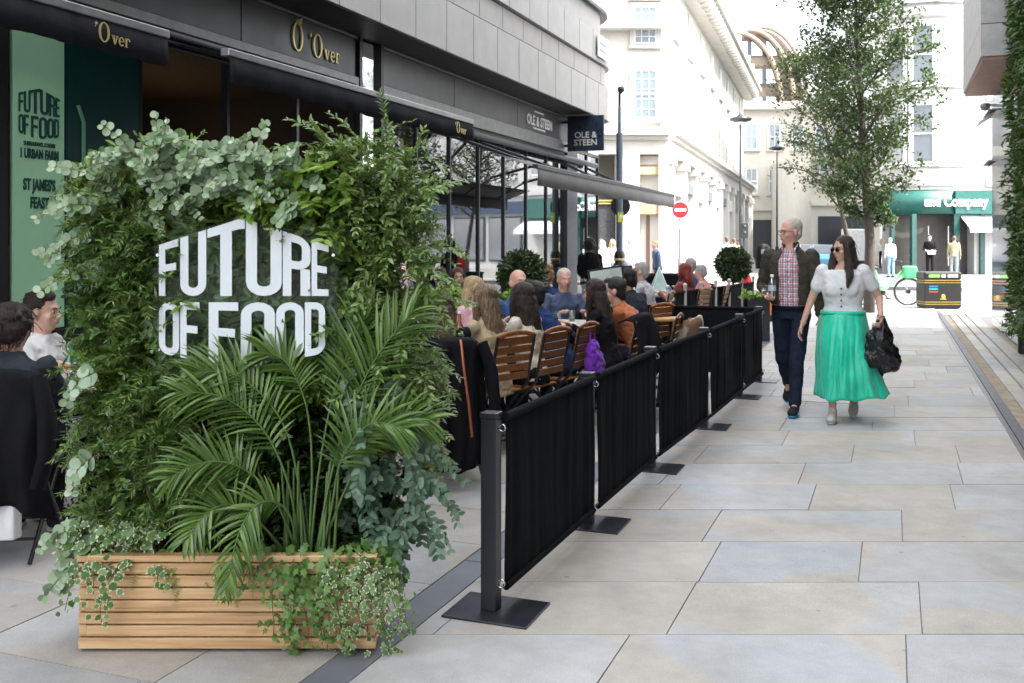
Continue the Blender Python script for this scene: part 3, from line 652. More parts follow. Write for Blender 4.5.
# ================================================================ LEAVES
def unit(a): 
    a=np.asarray(a,float); return a/np.maximum(np.linalg.norm(a,axis=-1,keepdims=True),1e-9)
class Leaves:
    def __init__(s): s.V=[];s.F=[];s.E=[];s.n=0
    def add(s,tmpl,pos,fwd,up,scale,wid=None):
        """tmpl=(verts k x3 with +y forward and +z up, faces, edge values)"""
        tv,tf,te=tmpl; pos=np.asarray(pos,float); N=len(pos)
        if N==0: return
        f=unit(fwd); u=np.asarray(up,float); x=unit(np.cross(f,u)); u=np.cross(x,f)
        sc_=np.broadcast_to(np.asarray(scale,float),(N,)); w_=sc_ if wid is None else np.broadcast_to(np.asarray(wid,float),(N,))
        v=pos[:,None,:]+tv[None,:,0:1]*x[:,None,:]*w_[:,None,None]+tv[None,:,1:2]*f[:,None,:]*sc_[:,None,None]+tv[None,:,2:3]*u[:,None,:]*sc_[:,None,None]
        k=len(tv); base=s.n+np.arange(N)*k
        s.V.append(v.reshape(-1,3)); s.E.append(np.tile(te,N))
        for fa in tf: pass
        s.F.append((np.array(tf),base)); s.n+=N*k
    def build(s,name,m,parent=None,smooth=False):
        if not s.V: return None
        V=np.concatenate(s.V); E=np.concatenate(s.E)
        fs=[]
        for tf,base in s.F: fs.append((base[:,None,None]+tf[None]).reshape(-1,tf.shape[1]))
        me=bpy.data.meshes.new(name); me.vertices.add(len(V)); me.vertices.foreach_set('co',V.astype(np.float32).ravel())
        nl=sum(f.size for f in fs); npoly=sum(len(f) for f in fs); me.loops.add(nl); me.polygons.add(npoly)
        me.loops.foreach_set('vertex_index',np.concatenate([f.ravel() for f in fs]).astype(np.int32))
        st=np.concatenate([np.full(len(f),f.shape[1]) for f in fs]); st=np.concatenate([[0],np.cumsum(st)[:-1]])
        me.polygons.foreach_set('loop_start',st.astype(np.int32))
        me.materials.append(m); me.update(calc_edges=True); 
        at=me.attributes.new('edge','FLOAT','POINT'); at.data.foreach_set('value',E.astype(np.float32))
        return link(name,me,parent)
def T_(verts,tris,edge=None):
    v=np.array(verts,float); return (v,tris,np.zeros(len(v)) if edge is None else np.array(edge,float))
def strip(ws,ys,zs,fold=.0):
    """leaf with mid rib: centre verts + 2 sides -> triangles/quads as tris"""
    v=[];f=[]
    for w,y,z in zip(ws,ys,zs): v+=[(-w,y,z+fold*w),(0,y,z),(w,y,z+fold*w)]
    for i in range(len(ws)-1):
        a=i*3
        for j in (0,1): f+=[(a+j,a+j+1,a+j+4),(a+j,a+j+4,a+j+3)]
    return T_(v,f)
L_lance=strip([.0,.13,.16,.10,0],[0,.25,.5,.78,1],[0,.02,.02,-.02,-.08],.5)
L_tiny=T_([(0,0,0),(-.11,.4,.03),(.11,.4,.03),(0,1,-.03)],[(0,2,1),(1,2,3)])
L_palm=strip([.02,.030,.032,.026,.016,.002],[0,.2,.42,.64,.84,1],[0,.0,-.03,-.10,-.20,-.34],.35)
def disc(n,w=1,cup=.1,pt=.0):
    v=[(0,.5,-cup*.3)];e=[0]
    for i in range(n):
        a=2*PI*i/n-PI/2; r=.5; y=.5+r*math.sin(a)
        if i==n//2 and pt: y+=pt
        v.append((r*w*math.cos(a),y,cup*abs(math.cos(a))*.6)); e.append(1)
    f=[(0,1+i,1+(i+1)%n) for i in range(n)]; return T_(v,f,e)
L_round=disc(9,1.02,.12); L_oval=disc(8,.62,.15,.08); L_bay=disc(8,.46,.2,.06)
ivp=[(0,0),(.20,-.10),(.42,.02),(.30,.22),(.52,.50),(.24,.52),(0,1.0),(-.24,.52),(-.52,.50),(-.30,.22),(-.42,.02),(-.20,-.10)]
L_ivy=T_([(0,.3,.0)]+[(x,y,-.12*abs(x)-(.1*y if y>.6 else 0)) for x,y in ivp],[(0,1+i,1+(i+1)%12) for i in range(12)],[0]+[.75,.8,1,.5,1,.5,1,.5,1,.5,1,.8])
def rdir(n,bias=(0,0,0),amp=1.0): return unit(RNG.normal(size=(n,3))*amp+np.array(bias))
def curve_pts(p0,d,L,droop,n=8,wig=.0,rng=random):
    """polyline that starts along d and bends down by gravity"""
    p=Vector(p0); d=Vector(d).normalized(); out=[p.copy()]; st=L/(n-1)
    for i in range(n-1):
        d=(d+Vector((rng.uniform(-wig,wig),rng.uniform(-wig,wig),rng.uniform(-wig,wig)-droop/(n-1)))).normalized()
        p=p+d*st; out.append(p.copy())
    return out
def samp(pts,n,t0=0.0,t1=1.0):
    P_=np.array([tuple(p) for p in pts]); t=np.linspace(t0,t1,n)*(len(P_)-1); i=np.minimum(t.astype(int),len(P_)-2); f=(t-i)[:,None]
    return P_[i]*(1-f)+P_[i+1]*f, unit(P_[i+1]-P_[i])
def spray(L,stem,pts,n,tmpl,size,ang=55,t0=.12,pair=True,updir=(0,-.3,1),jit=.35,stemr=.002,taper=.4,roll=None,wid=None):
    p,d=samp(pts,n,t0,1.0); u=np.array(updir,float)[None]+RNG.normal(size=(n,3))*jit
    side=unit(np.cross(d,u)); a=R(ang)
    tt=np.linspace(0,1,n); s_=size*(1-taper*tt)*(RNG.uniform(.75,1.15,n))
    for sg in ((1,-1) if pair else (1,)):
        sg_=sg if pair else np.where(np.arange(n)%2==0,1,-1)[:,None]
        f=d*math.cos(a)+side*math.sin(a)*sg_+RNG.normal(size=(n,3))*jit*.4
        L.add(tmpl,p,f,u,s_,None if wid is None else s_*wid)
    if stem is not None: stem.tube(pts,[stemr*(1-.6*i/(len(pts)-1)) for i in range(len(pts))],4,False)
# ---------------------------------------------------------------- hero planter
PY=3.72; PX0=(78-512)/FPX*PY; PX1=(376-512)/FPX*PY
pb=thing('planter_box','long slatted softwood planter box filled with mixed greenery in front','planter',((PX0+PX1)/2,PY+.19,0))
nw=NT('warm pine slats'); o_=nw.obj(); ri=nw.n('ShaderNodeNewGeometry').outputs['Random Per Island']
cv=nw.n('ShaderNodeCombineXYZ'); nw.l(nw.math('MULTIPLY',ri,50),cv.inputs[0]); nw.l(nw.math('MULTIPLY',ri,31),cv.inputs[2])
va=nw.n('ShaderNodeVectorMath',operation='ADD'); nw.l(nw.mapv(o_,(1.2,9,26)),va.inputs[0]); nw.l(cv.outputs[0],va.inputs[1])
gr=nw.noise(1.4,6,.62,va.outputs[0],1.2)
c_=nw.ramp(gr,[(.22,(.30,.155,.06)),(.48,(.56,.34,.165)),(.78,(.74,.52,.30))])
va2=nw.n('ShaderNodeVectorMath',operation='ADD'); nw.l(nw.mapv(o_,(1,1,2.5)),va2.inputs[0]); nw.l(cv.outputs[0],va2.inputs[1])
vo=nw.n('ShaderNodeTexVoronoi'); vo.inputs['Scale'].default_value=3.2; nw.l(va2.outputs[0],vo.inputs['Vector'])
kn=nw.ramp(vo.outputs['Distance'],[(.03,(.22,.16,.12)),(.08,(.60,.52,.45)),(.16,(1,1,1))]); c_=nw.mix(1,c_,kn,'MULTIPLY')
nw.base(c_); nw.p.inputs['Roughness'].default_value=.55; nw.bump(gr,.4,.005)
m_pine=nw.mat
hw=(PX1-PX0)/2; zt=.335
for i in range(7):
    z0=.012+i*.0465; mb=MB(); mb.bx(-hw+(.03 if i%2 else 0),hw-.0-(.03 if i%2 else 0),-.19,-.165,z0,z0+.0405); mb.build('slat',m_pine,pb,bevel=.0035)
    mb=MB(); mb.bx(hw-.025,hw-.003,-.162,.19,z0,z0+.0435); mb.build('slat',m_pine,pb,bevel=.003)
    mb=MB(); mb.bx(-hw+.003,-hw+.025,-.162,.19,z0,z0+.0435); mb.build('slat',m_pine,pb,bevel=.003)
    mb=MB(); mb.bx(-hw,hw,.165,.19,z0,z0+.0435); mb.build('slat',m_pine,pb,bevel=.003)
for sx in (-1,1):
    for sy in (-1,1):
        mb=MB(); x=sx*(hw-.034); y=sy*.145; mb.bx(x-.022,x+.022,y-.024,y+.018,.004,.36); mb.build('corner_post',m_pine,pb,bevel=.003)
        if sy==-1:
            mb=MB(); x=sx*(hw-.016)
            for i in range(7): 
                if i%2: mb.bx(x-.014,x+.014,-.187,-.166,.012+i*.0465,.012+i*.0465+.0435)
            mb.build('end_block',m_pine,pb,bevel=.003)
mb=MB(); mb.bx(-hw-.004,hw+.004,-.196,-.150,.338,.362); mb.build('top_rail',m_pine,pb,bevel=.004)
mb=MB(); mb.bx(-hw+.02,hw-.02,-.16,.16,.25,.30); mb.build('soil',mat('soil',(.04,.028,.02),.95,0,.3,20,.8,60),pb)
# dark sheet added behind the planting so leaf gaps read as shade
lw=thing('gap_shade_backing','dark sheet added behind the leaves and lettering so the gaps look shaded','backing board',((-1.69-.42)/2,4.12,0))
mb=MB(); 
rg=random.Random(3)
gx=[-.56+1.12*i/22 for i in range(23)]; gz=[.30+1.42*i/30 for i in range(31)]
v=[];f=[]
for z in gz:
    for x in gx: v.append((x*(1 if z<1.4 else .97),-.06+.05*rg.random()+(.0 if z<1.5 else .04),z+rg.uniform(-.015,.015)))
n=len(gx)
for j in range(len(gz)-1):
    for i in range(n-1): f.append((j*n+i,j*n+i+1,(j+1)*n+i+1,(j+1)*n+i))
mb.add(v,f,True); mb.bx(-.56,.56,.0,.05,.3,1.70); mb.build('gap_shade_panel',mat('painted gap shade',(.022,.035,.012),.95,0,.5,30,1,60),lw)
m_euc=leafmat('silver eucalyptus leaf',[(.16,.27,.12),(.36,.49,.32),(.55,.66,.50),(.24,.38,.16),(.43,.56,.39)],.18,.5,back=(.30,.38,.33))
m_eucb=leafmat('blue eucalyptus leaf',[(.05,.11,.06),(.11,.20,.12),(.24,.35,.24)],.12,.5)
m_fern=leafmat('feathery podocarpus leaf',[(.05,.11,.025),(.12,.23,.05),(.27,.41,.10),(.08,.17,.035)],.35,.38)
m_lush=leafmat('glossy mid green leaf',[(.11,.21,.03),(.19,.33,.055),(.32,.46,.09),(.13,.24,.045)],.35,.28)
m_light=leafmat('bright light green leaf',[(.16,.31,.05),(.28,.45,.08),(.40,.55,.13)],.35,.35)
m_nand=leafmat('nandina leaf',[(.09,.17,.04),(.16,.27,.07),(.32,.44,.14),(.11,.20,.05)],.3,.24)
m_palm=leafmat('kentia palm leaflet',[(.06,.13,.03),(.13,.23,.05),(.23,.36,.10)],.28,.2)
m_ivy=leafmat('variegated ivy leaf',[(.08,.16,.04),(.12,.24,.07),(.18,.30,.09)],.25,.35,edge=(.62,.64,.42))
m_ivyg=leafmat('green ivy leaf',[(.07,.15,.03),(.13,.26,.05),(.22,.36,.09)],.3,.35)
m_stem=mat('green brown stem',(.13,.11,.05),.7); m_cane=mat('tan cane stem',(.30,.20,.11),.7); m_petiole=mat('palm petiole',(.10,.17,.05),.5)
def W3(px,py,Y=3.95): p=P(px,py,Y); return p
def surf(px,py,jy=.06):   # point on the front of the planting wall
    return W3(px,py,3.95+random.uniform(-jy,jy))
# --- filler foliage (dense, darker, small) over the wall
def plantthing(name,label,cat,px,Y=3.95,group=None,z=.30):
    return thing(name,label,cat,((px-512)/FPX*Y,Y,z))
def finish(t,L,leafm,stem=None,sm=None,lname='leaves',sname='stem'):
    inv=Matrix.Translation(-Vector(t.location))
    o=L.build(lname,leafm,t); o.data.transform(inv)
    if stem is not None and stem.v: s_=stem.build(sname,sm or m_stem,t); s_.data.transform(inv); 
    return o
# 1 podocarpus shrub: left column + low left centre
def fine_zone(px_rng,py_rng,n,L,stem,Ys=(3.80,4.06),size=.052,ln=(.10,.21),out=.5,mask=None):
    for i in range(n):
        px=random.uniform(*px_rng); py=random.uniform(*py_rng)
        if mask and not mask(px,py): continue
        p=W3(px,py,random.uniform(*Ys)); 
        side=-1 if px<120 else 0
        d=Vector((random.uniform(-.8,.8)+side*.25,-random.uniform(.15,out+.3),random.uniform(.1,1.2)))
        pts=curve_pts(p,d,random.uniform(*ln),random.uniform(.8,2.0),7,.12)
        spray(L,stem,pts,random.randint(13,20),L_tiny,size,48,.05,jit=.45,stemr=.0016,taper=.45)
t=plantthing('shrub','feathery dark green shrub with tan canes filling the left of the planter','shrub',140)
L=Leaves(); st=MB()
fine_zone((90,168),(205,540),300,L,st)
fine_zone((88,150),(180,300),100,L,st)
fine_zone((150,260),(365,530),210,L,st,Ys=(3.84,4.0))
finish(t,L,m_fern,st)
mb=MB()
for i in range(9):
    x=118+i*9+random.uniform(-4,4); a=W3(x+random.uniform(-4,10),562,3.93); b=W3(x+random.uniform(-14,14),455,3.90)
    mb.tube([a,(a+b)/2+Vector((random.uniform(-.02,.02),0,0)),b],[.0075,.006,.0045],6)
o=mb.build('cane',m_cane,t); o.data.transform(Matrix.Translation(-Vector(t.location)))
t=plantthing('shrub','mixed small leaved green shrub down the left side of the planter','shrub',130,3.95)
L=Leaves(); st=MB()
for i in range(150):
    px=random.uniform(86,170); py=random.uniform(230,520); p=W3(px,py,random.uniform(3.80,4.0)); pts=curve_pts(p,(random.uniform(-.9,.8),-.35,random.uniform(-.1,1.1)),random.uniform(.07,.16),1.0,6,.12)
    spray(L,st,pts,8,random.choice([L_lance,L_bay,L_oval]),random.uniform(.03,.05),50,.1,jit=.4,stemr=.0016,wid=1.1)
finish(t,L,leafmat('small mixed leaf',[(.05,.12,.03),(.14,.27,.06),(.30,.44,.14),(.20,.32,.16)],.3,.3),st)
# 2 mid-green bush leaves, behind sign and above it
t=plantthing('shrub','glossy broad leaved bush growing behind and above the white lettering','shrub',260,4.02)
L=Leaves(); st=MB()
for i in range(760):
    px=random.uniform(95,345); py=random.uniform(165,400); 
    p=W3(px,py,random.uniform(3.90,4.04)); d=Vector((random.uniform(-1,1),-.15,random.uniform(-.2,1)))
    pts=curve_pts(p,d,random.uniform(.07,.15),1.2,5,.1); spray(L,None,pts,6,L_bay,random.uniform(.045,.075),55,.1,jit=.5,taper=.2)
finish(t,L,m_lush)
L=Leaves(); st=MB()
for i in range(110):
    px=random.choice([random.uniform(250,345),random.uniform(150,200),random.uniform(270,330)]); py=random.uniform(180,255) if px>200 else random.uniform(225,330)
    p=W3(px,py,random.uniform(3.84,3.93) if not(150<px<338 and py>222) else 3.93); d=Vector((random.uniform(-1,1),-.5 if not(150<px<338 and py>222) else -.1,random.uniform(-.1,1)))
    pts=curve_pts(p,d,random.uniform(.08,.16),1.2,5,.1); spray(L,st,pts,6,L_bay,random.uniform(.06,.085),55,.1,jit=.4,taper=.2)
o=finish(t,L,m_light,st,lname='young_leaves')
t=plantthing('shrub','pale green leaves pressed behind the clear lettering panel','shrub',245,3.9)
L=Leaves()
for i in range(260):
    p=W3(random.uniform(155,335),random.uniform(228,372),random.uniform(3.855,3.92)); pts=curve_pts(p,(random.uniform(-1,1),-.02,random.uniform(-.8,1)),random.uniform(.05,.1),.4,4,.1); spray(L,None,pts,4,L_bay,random.uniform(.05,.085),50,.1,updir=(0,-1,.3),jit=.35,taper=.2)
finish(t,L,leafmat('pale backing leaf',[(.12,.22,.07),(.22,.34,.14),(.36,.48,.26),(.16,.27,.08)],.3,.35))
t=plantthing('shrub','small leaved green sprigs between the silvery eucalyptus on top','shrub',200,3.95)
L=Leaves(); st=MB()
for i in range(95):
    px=random.uniform(92,320); py=random.uniform(172,236)-12*math.cos((px-200)/60.0); p=W3(px,py,random.uniform(3.84,3.98)); pts=curve_pts(p,(random.uniform(-.9,.9),-.3,random.uniform(0,1.1)),random.uniform(.08,.18),1.0,6,.12)
    spray(L,st,pts,9,random.choice([L_lance,L_bay]),random.uniform(.035,.055),50,.1,jit=.4,stemr=.0016,wid=1.1)
finish(t,L,m_nand,st)
# 3 eucalyptus on top
t=plantthing('eucalyptus','silvery round leaved eucalyptus spilling over the top of the lettering','plant',220)
L=Leaves(); st=MB()
def euc(px,py,dx,dz,ln,Y=3.88,size=.052,n=11,droop=1.0,tm=L_round,dy=-.35):
    p=W3(px,py,Y); pts=curve_pts(p,(dx,dy,dz),ln,droop,9,.16)
    spray(L,st,pts,n,tm,size,62,.15,updir=(0,-1.1,.35),jit=.55,stemr=.0028,taper=.45)
for i in range(70):
    px=random.uniform(92,308); base=196-16*math.cos((px-200)/60.0)
    py=base+random.uniform(-38,20)
    euc(px,py,random.uniform(-1,1),random.uniform(-.2,1.0),random.uniform(.12,.24),Y=random.uniform(3.78,3.95),size=random.uniform(.030,.050))
for (px,py,dx,dz,ln) in ((150,195,-.4,1.1,.34),(128,200,-.75,.9,.30),(110,215,-1,.5,.28),(165,190,-.1,1,.30),(105,230,-1,.1,.25),(250,190,.1,1,.27),(270,180,.5,.8,.24),(292,185,.7,.5,.22),(180,180,.1,.9,.22),(95,250,-.8,.3,.2),(118,260,-.5,-.1,.3),(240,200,-.4,.8,.26)):
    euc(px,py,dx,dz,ln,size=.05,n=10,droop=.7)
finish(t,L,m_euc,st,mat('pinkish twig',(.22,.14,.09),.6))
# 4 nandina / bamboo-like right
t=plantthing('shrub','lance leaved shrub with arching shoots on the right of the lettering','shrub',370)
L=Leaves(); st=MB()
for i in range(430):
    px=random.uniform(338,425); lo=150+ (0 if px<400 else (px-400)*1.4); py=random.uniform(lo,400)
    p=W3(px,py,random.uniform(3.82,4.12)); d=Vector((random.uniform(-.7,.9),-random.uniform(.1,.8),random.uniform(.0,1.2)))
    pts=curve_pts(p,d,random.uniform(.10,.22),random.uniform(.8,1.8),7,.12); spray(L,st,pts,random.randint(8,12),L_lance,random.uniform(.035,.055),46,.1,jit=.45,stemr=.0016,taper=.35,wid=1.15)
for (px,py,dx,dz,ln) in ((352,160,-.75,.75,.30),(372,165,-.5,1,.26),(362,150,-.9,.45,.36),(385,160,.1,1,.26),(400,185,.4,.9,.24),(412,210,.7,.7,.24),(340,170,-.3,1,.22),(420,250,.9,.4,.2),(190,165,.9,.3,.16),(425,300,1,.2,.2)):
    p=W3(px,py,3.9); pts=curve_pts(p,(dx,-.15,dz),ln,.7,9,.1); spray(L,st,pts,17,L_lance,.05,45,.05,jit=.3,stemr=.0022,taper=.35,wid=1.1)
finish(t,L,m_nand,st)
t=plantthing('climbing_stem','thin leafy shoot reaching right above the eucalyptus','plant',165)
L=Leaves(); st=MB(); p=W3(150,168,3.92); pts=curve_pts(p,(1,-.1,.25),.26,-.5,9,.08); spray(L,st,pts,18,L_lance,.036,50,.1,jit=.3)
finish(t,L,m_nand,st)
# 5 blue eucalyptus hanging right side
t=plantthing('eucalyptus','blue green eucalyptus hanging down the right side of the planting','plant',390)
L=Leaves(); st=MB()
for i in range(40):
    px=random.uniform(335,412); py=random.uniform(370,525)
    p=W3(px,py,random.uniform(3.80,4.05)); dx=random.uniform(-.3,1.0); pts=curve_pts(p,(dx,-.4,random.uniform(-.4,.5)),random.uniform(.12,.24),1.8,8,.14)
    spray(L,st,pts,9,L_oval,random.uniform(.042,.06),50,.1,updir=(0,-1,.3),jit=.5,stemr=.002,taper=.3)
for (px,py,dx,dz,ln) in ((400,455,1,.35,.28),(405,480,1,.1,.26),(400,500,.8,-.1,.28),(395,430,1,.3,.2),(410,470,.9,-.3,.28)):
    p=W3(px,py,3.85); pts=curve_pts(p,(dx,-.2,dz),ln,1.5,9,.1); spray(L,st,pts,12,L_oval,.046,50,.1,updir=(0,-1,.3),jit=.45,stemr=.0022)
finish(t,L,m_eucb,st)
# 6 variegated light bush right middle
t=plantthing('variegated_shrub','pale variegated shrub beside the palm on the right edge','shrub',415,4.0)
L=Leaves(); st=MB()
for i in range(120):
    px=random.uniform(385,438); py=random.uniform(345,470); p=W3(px,py,random.uniform(3.95,4.12)); pts=curve_pts(p,(random.uniform(-.4,.8),-.4,random.uniform(-.2,.8)),.12,1.4,6,.1)
    spray(L,st,pts,8,L_lance,.04,48,.05,jit=.4,stemr=.0015,wid=1.3)
finish(t,L,leafmat('variegated leaf',[(.14,.24,.06),(.35,.42,.2),(.5,.54,.32),(.12,.22,.06)],.25,.4),st)
# 7 kentia palm
t=plantthing('palm','kentia palm with long arching fronds in the middle of the planter','palm tree',310,3.85)
inv=Matrix.Translation(-Vector(t.location))
def frond(base,pts2,lw_=.24,n=26,Yt=3.6,t0=.35,dens=1):
    """pts2: list of (px,py) waypoints, depth eased from base towards Yt"""
    k=len(pts2); ctrl=[P(px,py,base+(Yt-base)*(i/(k-1))**1.0) for i,(px,py) in enumerate(pts2)]
    # catmull resample
    pts=[]; 
    for i in range(k-1):
        p0=ctrl[max(i-1,0)];p1=ctrl[i];p2=ctrl[i+1];p3=ctrl[min(i+2,k-1)]
        for q in range(6):
            u=q/6; pts.append(.5*((2*p1)+(-p0+p2)*u+(2*p0-5*p1+4*p2-p3)*u*u+(-p0+3*p1-3*p2+p3)*u**3))
    pts.append(ctrl[-1])
    L=Leaves(); p,d=samp(pts,n,t0,1.0); tt=np.linspace(0,1,n)
    for sg in (1,-1):
        toward=np.array([0.15,-1,.25])[None]+RNG.normal(size=(n,3))*.12
        side=unit(np.cross(d,toward))*sg
        a=np.radians(62-38*tt)[:,None]; f=d*np.cos(a)+side*np.sin(a)+np.array([0,0,.10])+RNG.normal(size=(n,3))*.05
        ln=lw_*(np.sin(PI*(.18+.70*tt))**.8)*RNG.uniform(.88,1.08,n)
        upv=np.array([0,-.6,.9])[None]+RNG.normal(size=(n,3))*.15
        L.add(L_palm,p,f,np.repeat(upv,1,0),ln,np.full(n,.20))
    o=L.build('frond',m_palm,t); o.data.transform(inv)
    mb=MB(); mb.tube(pts,[.0065*(1-.75*i/(len(pts)-1)) for i in range(len(pts))],5,False); s_=mb.build('rachis',m_petiole,o); s_.data.transform(inv)
B0=3.86
for wp,lw_,Yt,t0 in (
 ([(300,560),(290,490),(265,432),(225,398),(180,392)],.19,3.62,.42),
 ([(305,560),(298,480),(280,418),(238,376),(192,372)],.19,3.66,.48),
 ([(300,560),(275,500),(242,468),(205,462),(168,478)],.16,3.58,.42),
 ([(315,560),(330,480),(350,412),(378,355),(412,312)],.21,3.68,.44),
 ([(318,560),(345,490),(372,440),(402,418),(430,420)],.17,3.68,.44),
 ([(310,560),(318,478),(332,400),(352,345),(372,308)],.19,3.78,.52),
 ([(295,565),(262,525),(234,505),(208,512),(186,540)],.15,3.54,.35),
 ([(300,560),(288,512),(262,502),(240,530),(226,588)],.14,3.51,.35),
 ([(322,560),(332,505),(342,458),(370,424),(404,428)],.18,3.62,.45),
 ([(308,560),(312,470),(306,405),(286,362),(262,352)],.16,3.74,.56),
 ): frond(B0,wp,lw_,26,Yt,t0)
mb=MB()
for i in range(14):
    x=285+i*3.6+random.uniform(-3,3); a=P(x,575,B0+random.uniform(-.05,.06)); b=P(x+random.uniform(-10,14),random.uniform(455,500),B0+random.uniform(-.08,.05)); mb.tube([a,(a+b)/2,b],[.008,.006,.004],6)
o=mb.build('stalk',m_petiole,t); o.data.transform(inv)
# 8 under-storey dark leaves
t=plantthing('ground_foliage','dark low foliage between the palm stems above the box rim','plant',260,3.95)
L=Leaves(); st=MB()
for i in range(330):
    px=random.uniform(175,400); py=random.uniform(400,560); p=W3(px,py,random.uniform(3.98,4.1)); pts=curve_pts(p,(random.uniform(-1,1),-.5,random.uniform(-.2,1)),.12,1.2,5,.1); spray(L,None,pts,7,L_bay,.055,55,.1,jit=.5)
finish(t,L,leafmat('deep green leaf',[(.02,.045,.012),(.035,.075,.018),(.05,.10,.025)],.2,.4))
# 9 fern
t=plantthing('fern','small bright fern hanging over the rim of the box left of centre','fern',200,3.72)
L=Leaves(); st=MB()
for i in range(26):
    px=random.uniform(165,265); p=P(px,random.uniform(548,568),3.80); pts=curve_pts(p,(random.uniform(-.9,.9),-.6,random.uniform(.2,1.0)),random.uniform(.12,.2),3.0,8,.05)
    spray(L,st,pts,20,L_lance,.030,72,.05,updir=(0,-.6,1),jit=.12,stemr=.0015,taper=.7,wid=1.0)
finish(t,L,m_light,st)
# 10 ivies
def ivy(label,strands,m,size,mat_s=m_stem,bush=None):
    t=plantthing('ivy',label,'ivy',strands[0][0] if strands else bush[0],3.7)
    L=Leaves(); st=MB()
    for (px,py,Y,ln,dx) in strands:
        p=P(px,py,Y); pts=[p]; d=Vector((dx,-.5,.25)); q=p.copy(); nn=max(5,int(ln/.035))
        for i in range(nn):
            d=(d+Vector((random.uniform(-.30,.30)+dx*.05,-.02 if q.y>PY-.045 else .25,-.42))).normalized(); q=q+d*(ln/nn)
            inside=(PX0-.005<q.x<PX1+.01)
            if inside and q.y>PY-.012: q.y=PY-.012
            if q.z<.012: q.z=.012
            pts.append(q.copy())
        n=max(6,int(ln/.017)); pp,dd=samp(pts,n,.02,1)
        nrm=np.array([0,-1,.45])[None]+RNG.normal(size=(n,3))*.35; f=np.stack([RNG.normal(size=n)*.8,RNG.normal(size=n)*.25-.1,-np.ones(n)*.6],1)
        pp=pp+np.stack([RNG.normal(size=n)*.018,-np.abs(RNG.normal(size=n))*.012,RNG.normal(size=n)*.012],1); pp[:,2]=np.maximum(pp[:,2],.018)
        inside=(pp[:,0]>PX0-.02)&(pp[:,0]<PX1+.02); pp[:,1]=np.where(inside&(pp[:,2]<.34),np.minimum(pp[:,1],PY-.022),pp[:,1])
        L.add(L_ivy,pp,f,nrm,RNG.uniform(.6,1.15,n)*size*np.linspace(1,.65,n)); st.tube(pts,[.0016]*len(pts),4,False)
    if bush:
        (x0,x1,y0,y1,n,Y0,Y1)=bush; pp=np.array([tuple(P(random.uniform(x0,x1),random.uniform(y0,y1),random.uniform(Y0,Y1))) for _ in range(n)])
        nrm=np.array([0,-1,.8])[None]+RNG.normal(size=(n,3))*.4; f=np.stack([RNG.normal(size=n),RNG.normal(size=n)*.3-.2,RNG.normal(size=n)*.6-.3],1)
        L.add(L_ivy,pp,f,nrm,RNG.uniform(.6,1.2,n)*size)
    return finish(t,L,m,st,mat_s)
ivy('dense green ivy trailing down the right end of the wooden box',[(random.uniform(265,392),random.uniform(552,570),3.74+random.uniform(0,.04),random.choice([.12,.2,.3,.38,.42]),random.uniform(-.1,.35)) for _ in range(26)],m_ivyg,.038,bush=(230,400,545,572,210,3.70,3.86))
ivy('pale variegated ivy spilling over the right front corner',[(random.uniform(330,385),random.uniform(555,572),3.73,random.uniform(.18,.42),random.uniform(0,.4)) for _ in range(13)],m_ivy,.036)
ivy('variegated ivy clump at the left end of the wooden box',[(105,560,3.73,.20,.1),(122,562,3.73,.26,.05),(84,562,3.73,.2,-.05),(96,560,3.73,.14,0),(160,566,3.73,.1,0)],m_ivy,.046,bush=(62,160,522,572,230,3.70,3.92))
ivy('single green ivy sprig hanging at the middle of the box front',[(222,566,3.73,.12,.3),(252,566,3.73,.14,-.2)],m_ivyg,.042)
t=plantthing('eucalyptus','few round eucalyptus leaves sticking out at the lower left corner','plant',70,3.8)
L=Leaves(); st=MB()
for (px,py,dx,dz) in ((95,545,-1,.2),(90,555,-1,-.2),(85,530,-1,.5),(80,560,-.8,-.5),(100,370,-.8,-.2),(98,455,-.6,-.3)): euc(px,py,dx,dz,.17,3.76,.05,7,1.2)
finish(t,L,m_euc,st)
# --------------------------------------------------------------- acrylic sign
sg=thing('lettering_sign','clear acrylic panel with white FUTURE OF FOOD lettering mounted in the foliage','sign',((245-512)/FPX*3.80,3.80,0))
ag=NT('clear acrylic'); tp=ag.n('ShaderNodeBsdfTransparent'); tp.inputs[0].default_value=(.93,.96,.96,1); gl=ag.n('ShaderNodeBsdfGlossy'); gl.inputs[0].default_value=(.6,.62,.62,1); gl.inputs['Roughness'].default_value=.03
fr=ag.n('ShaderNodeFresnel'); fr.inputs[0].default_value=1.45; ms=ag.n('ShaderNodeMixShader'); ag.l(ag.math('MULTIPLY',fr.outputs[0],.3),ms.inputs[0]); ag.l(tp.outputs[0],ms.inputs[1]); ag.l(gl.outputs[0],ms.inputs[2]); ag.l(ms.outputs[0],ag.out.inputs[0])
k=3.80/FPX
mb=MB(); zc=CAMH-(300-243)*k
hexp=[(-92*k,-52*k),(-92*k,54*k),(0*k,86*k),(92*k,56*k),(92*k,-52*k),(0,-75*k)]
mb.M=T(0,0,zc)@RX(PI/2); mb.prism(hexp[::-1],-.004,.004); mb.build('acrylic_panel',ag.mat,sg)
m_wv=mat('white vinyl letters',(.66,.71,.74),.35,var=.02)
for r_ in (0,1): mb=MB(); future_logo(mb,170*k,106*k,28*k,.006,T(0,-.006,zc+1*k),(r_,)); mb.build('lettering',m_wv,sg)
for sx in (-1,1):
    mb=MB(); mb.cyl((sx*88*k,.02,zc-50*k),(sx*88*k,.3,zc-50*k),.006); mb.cyl((sx*88*k,.004,zc+45*k),(sx*88*k,.3,zc+45*k),.006); mb.build('standoff',m_chrome,sg)

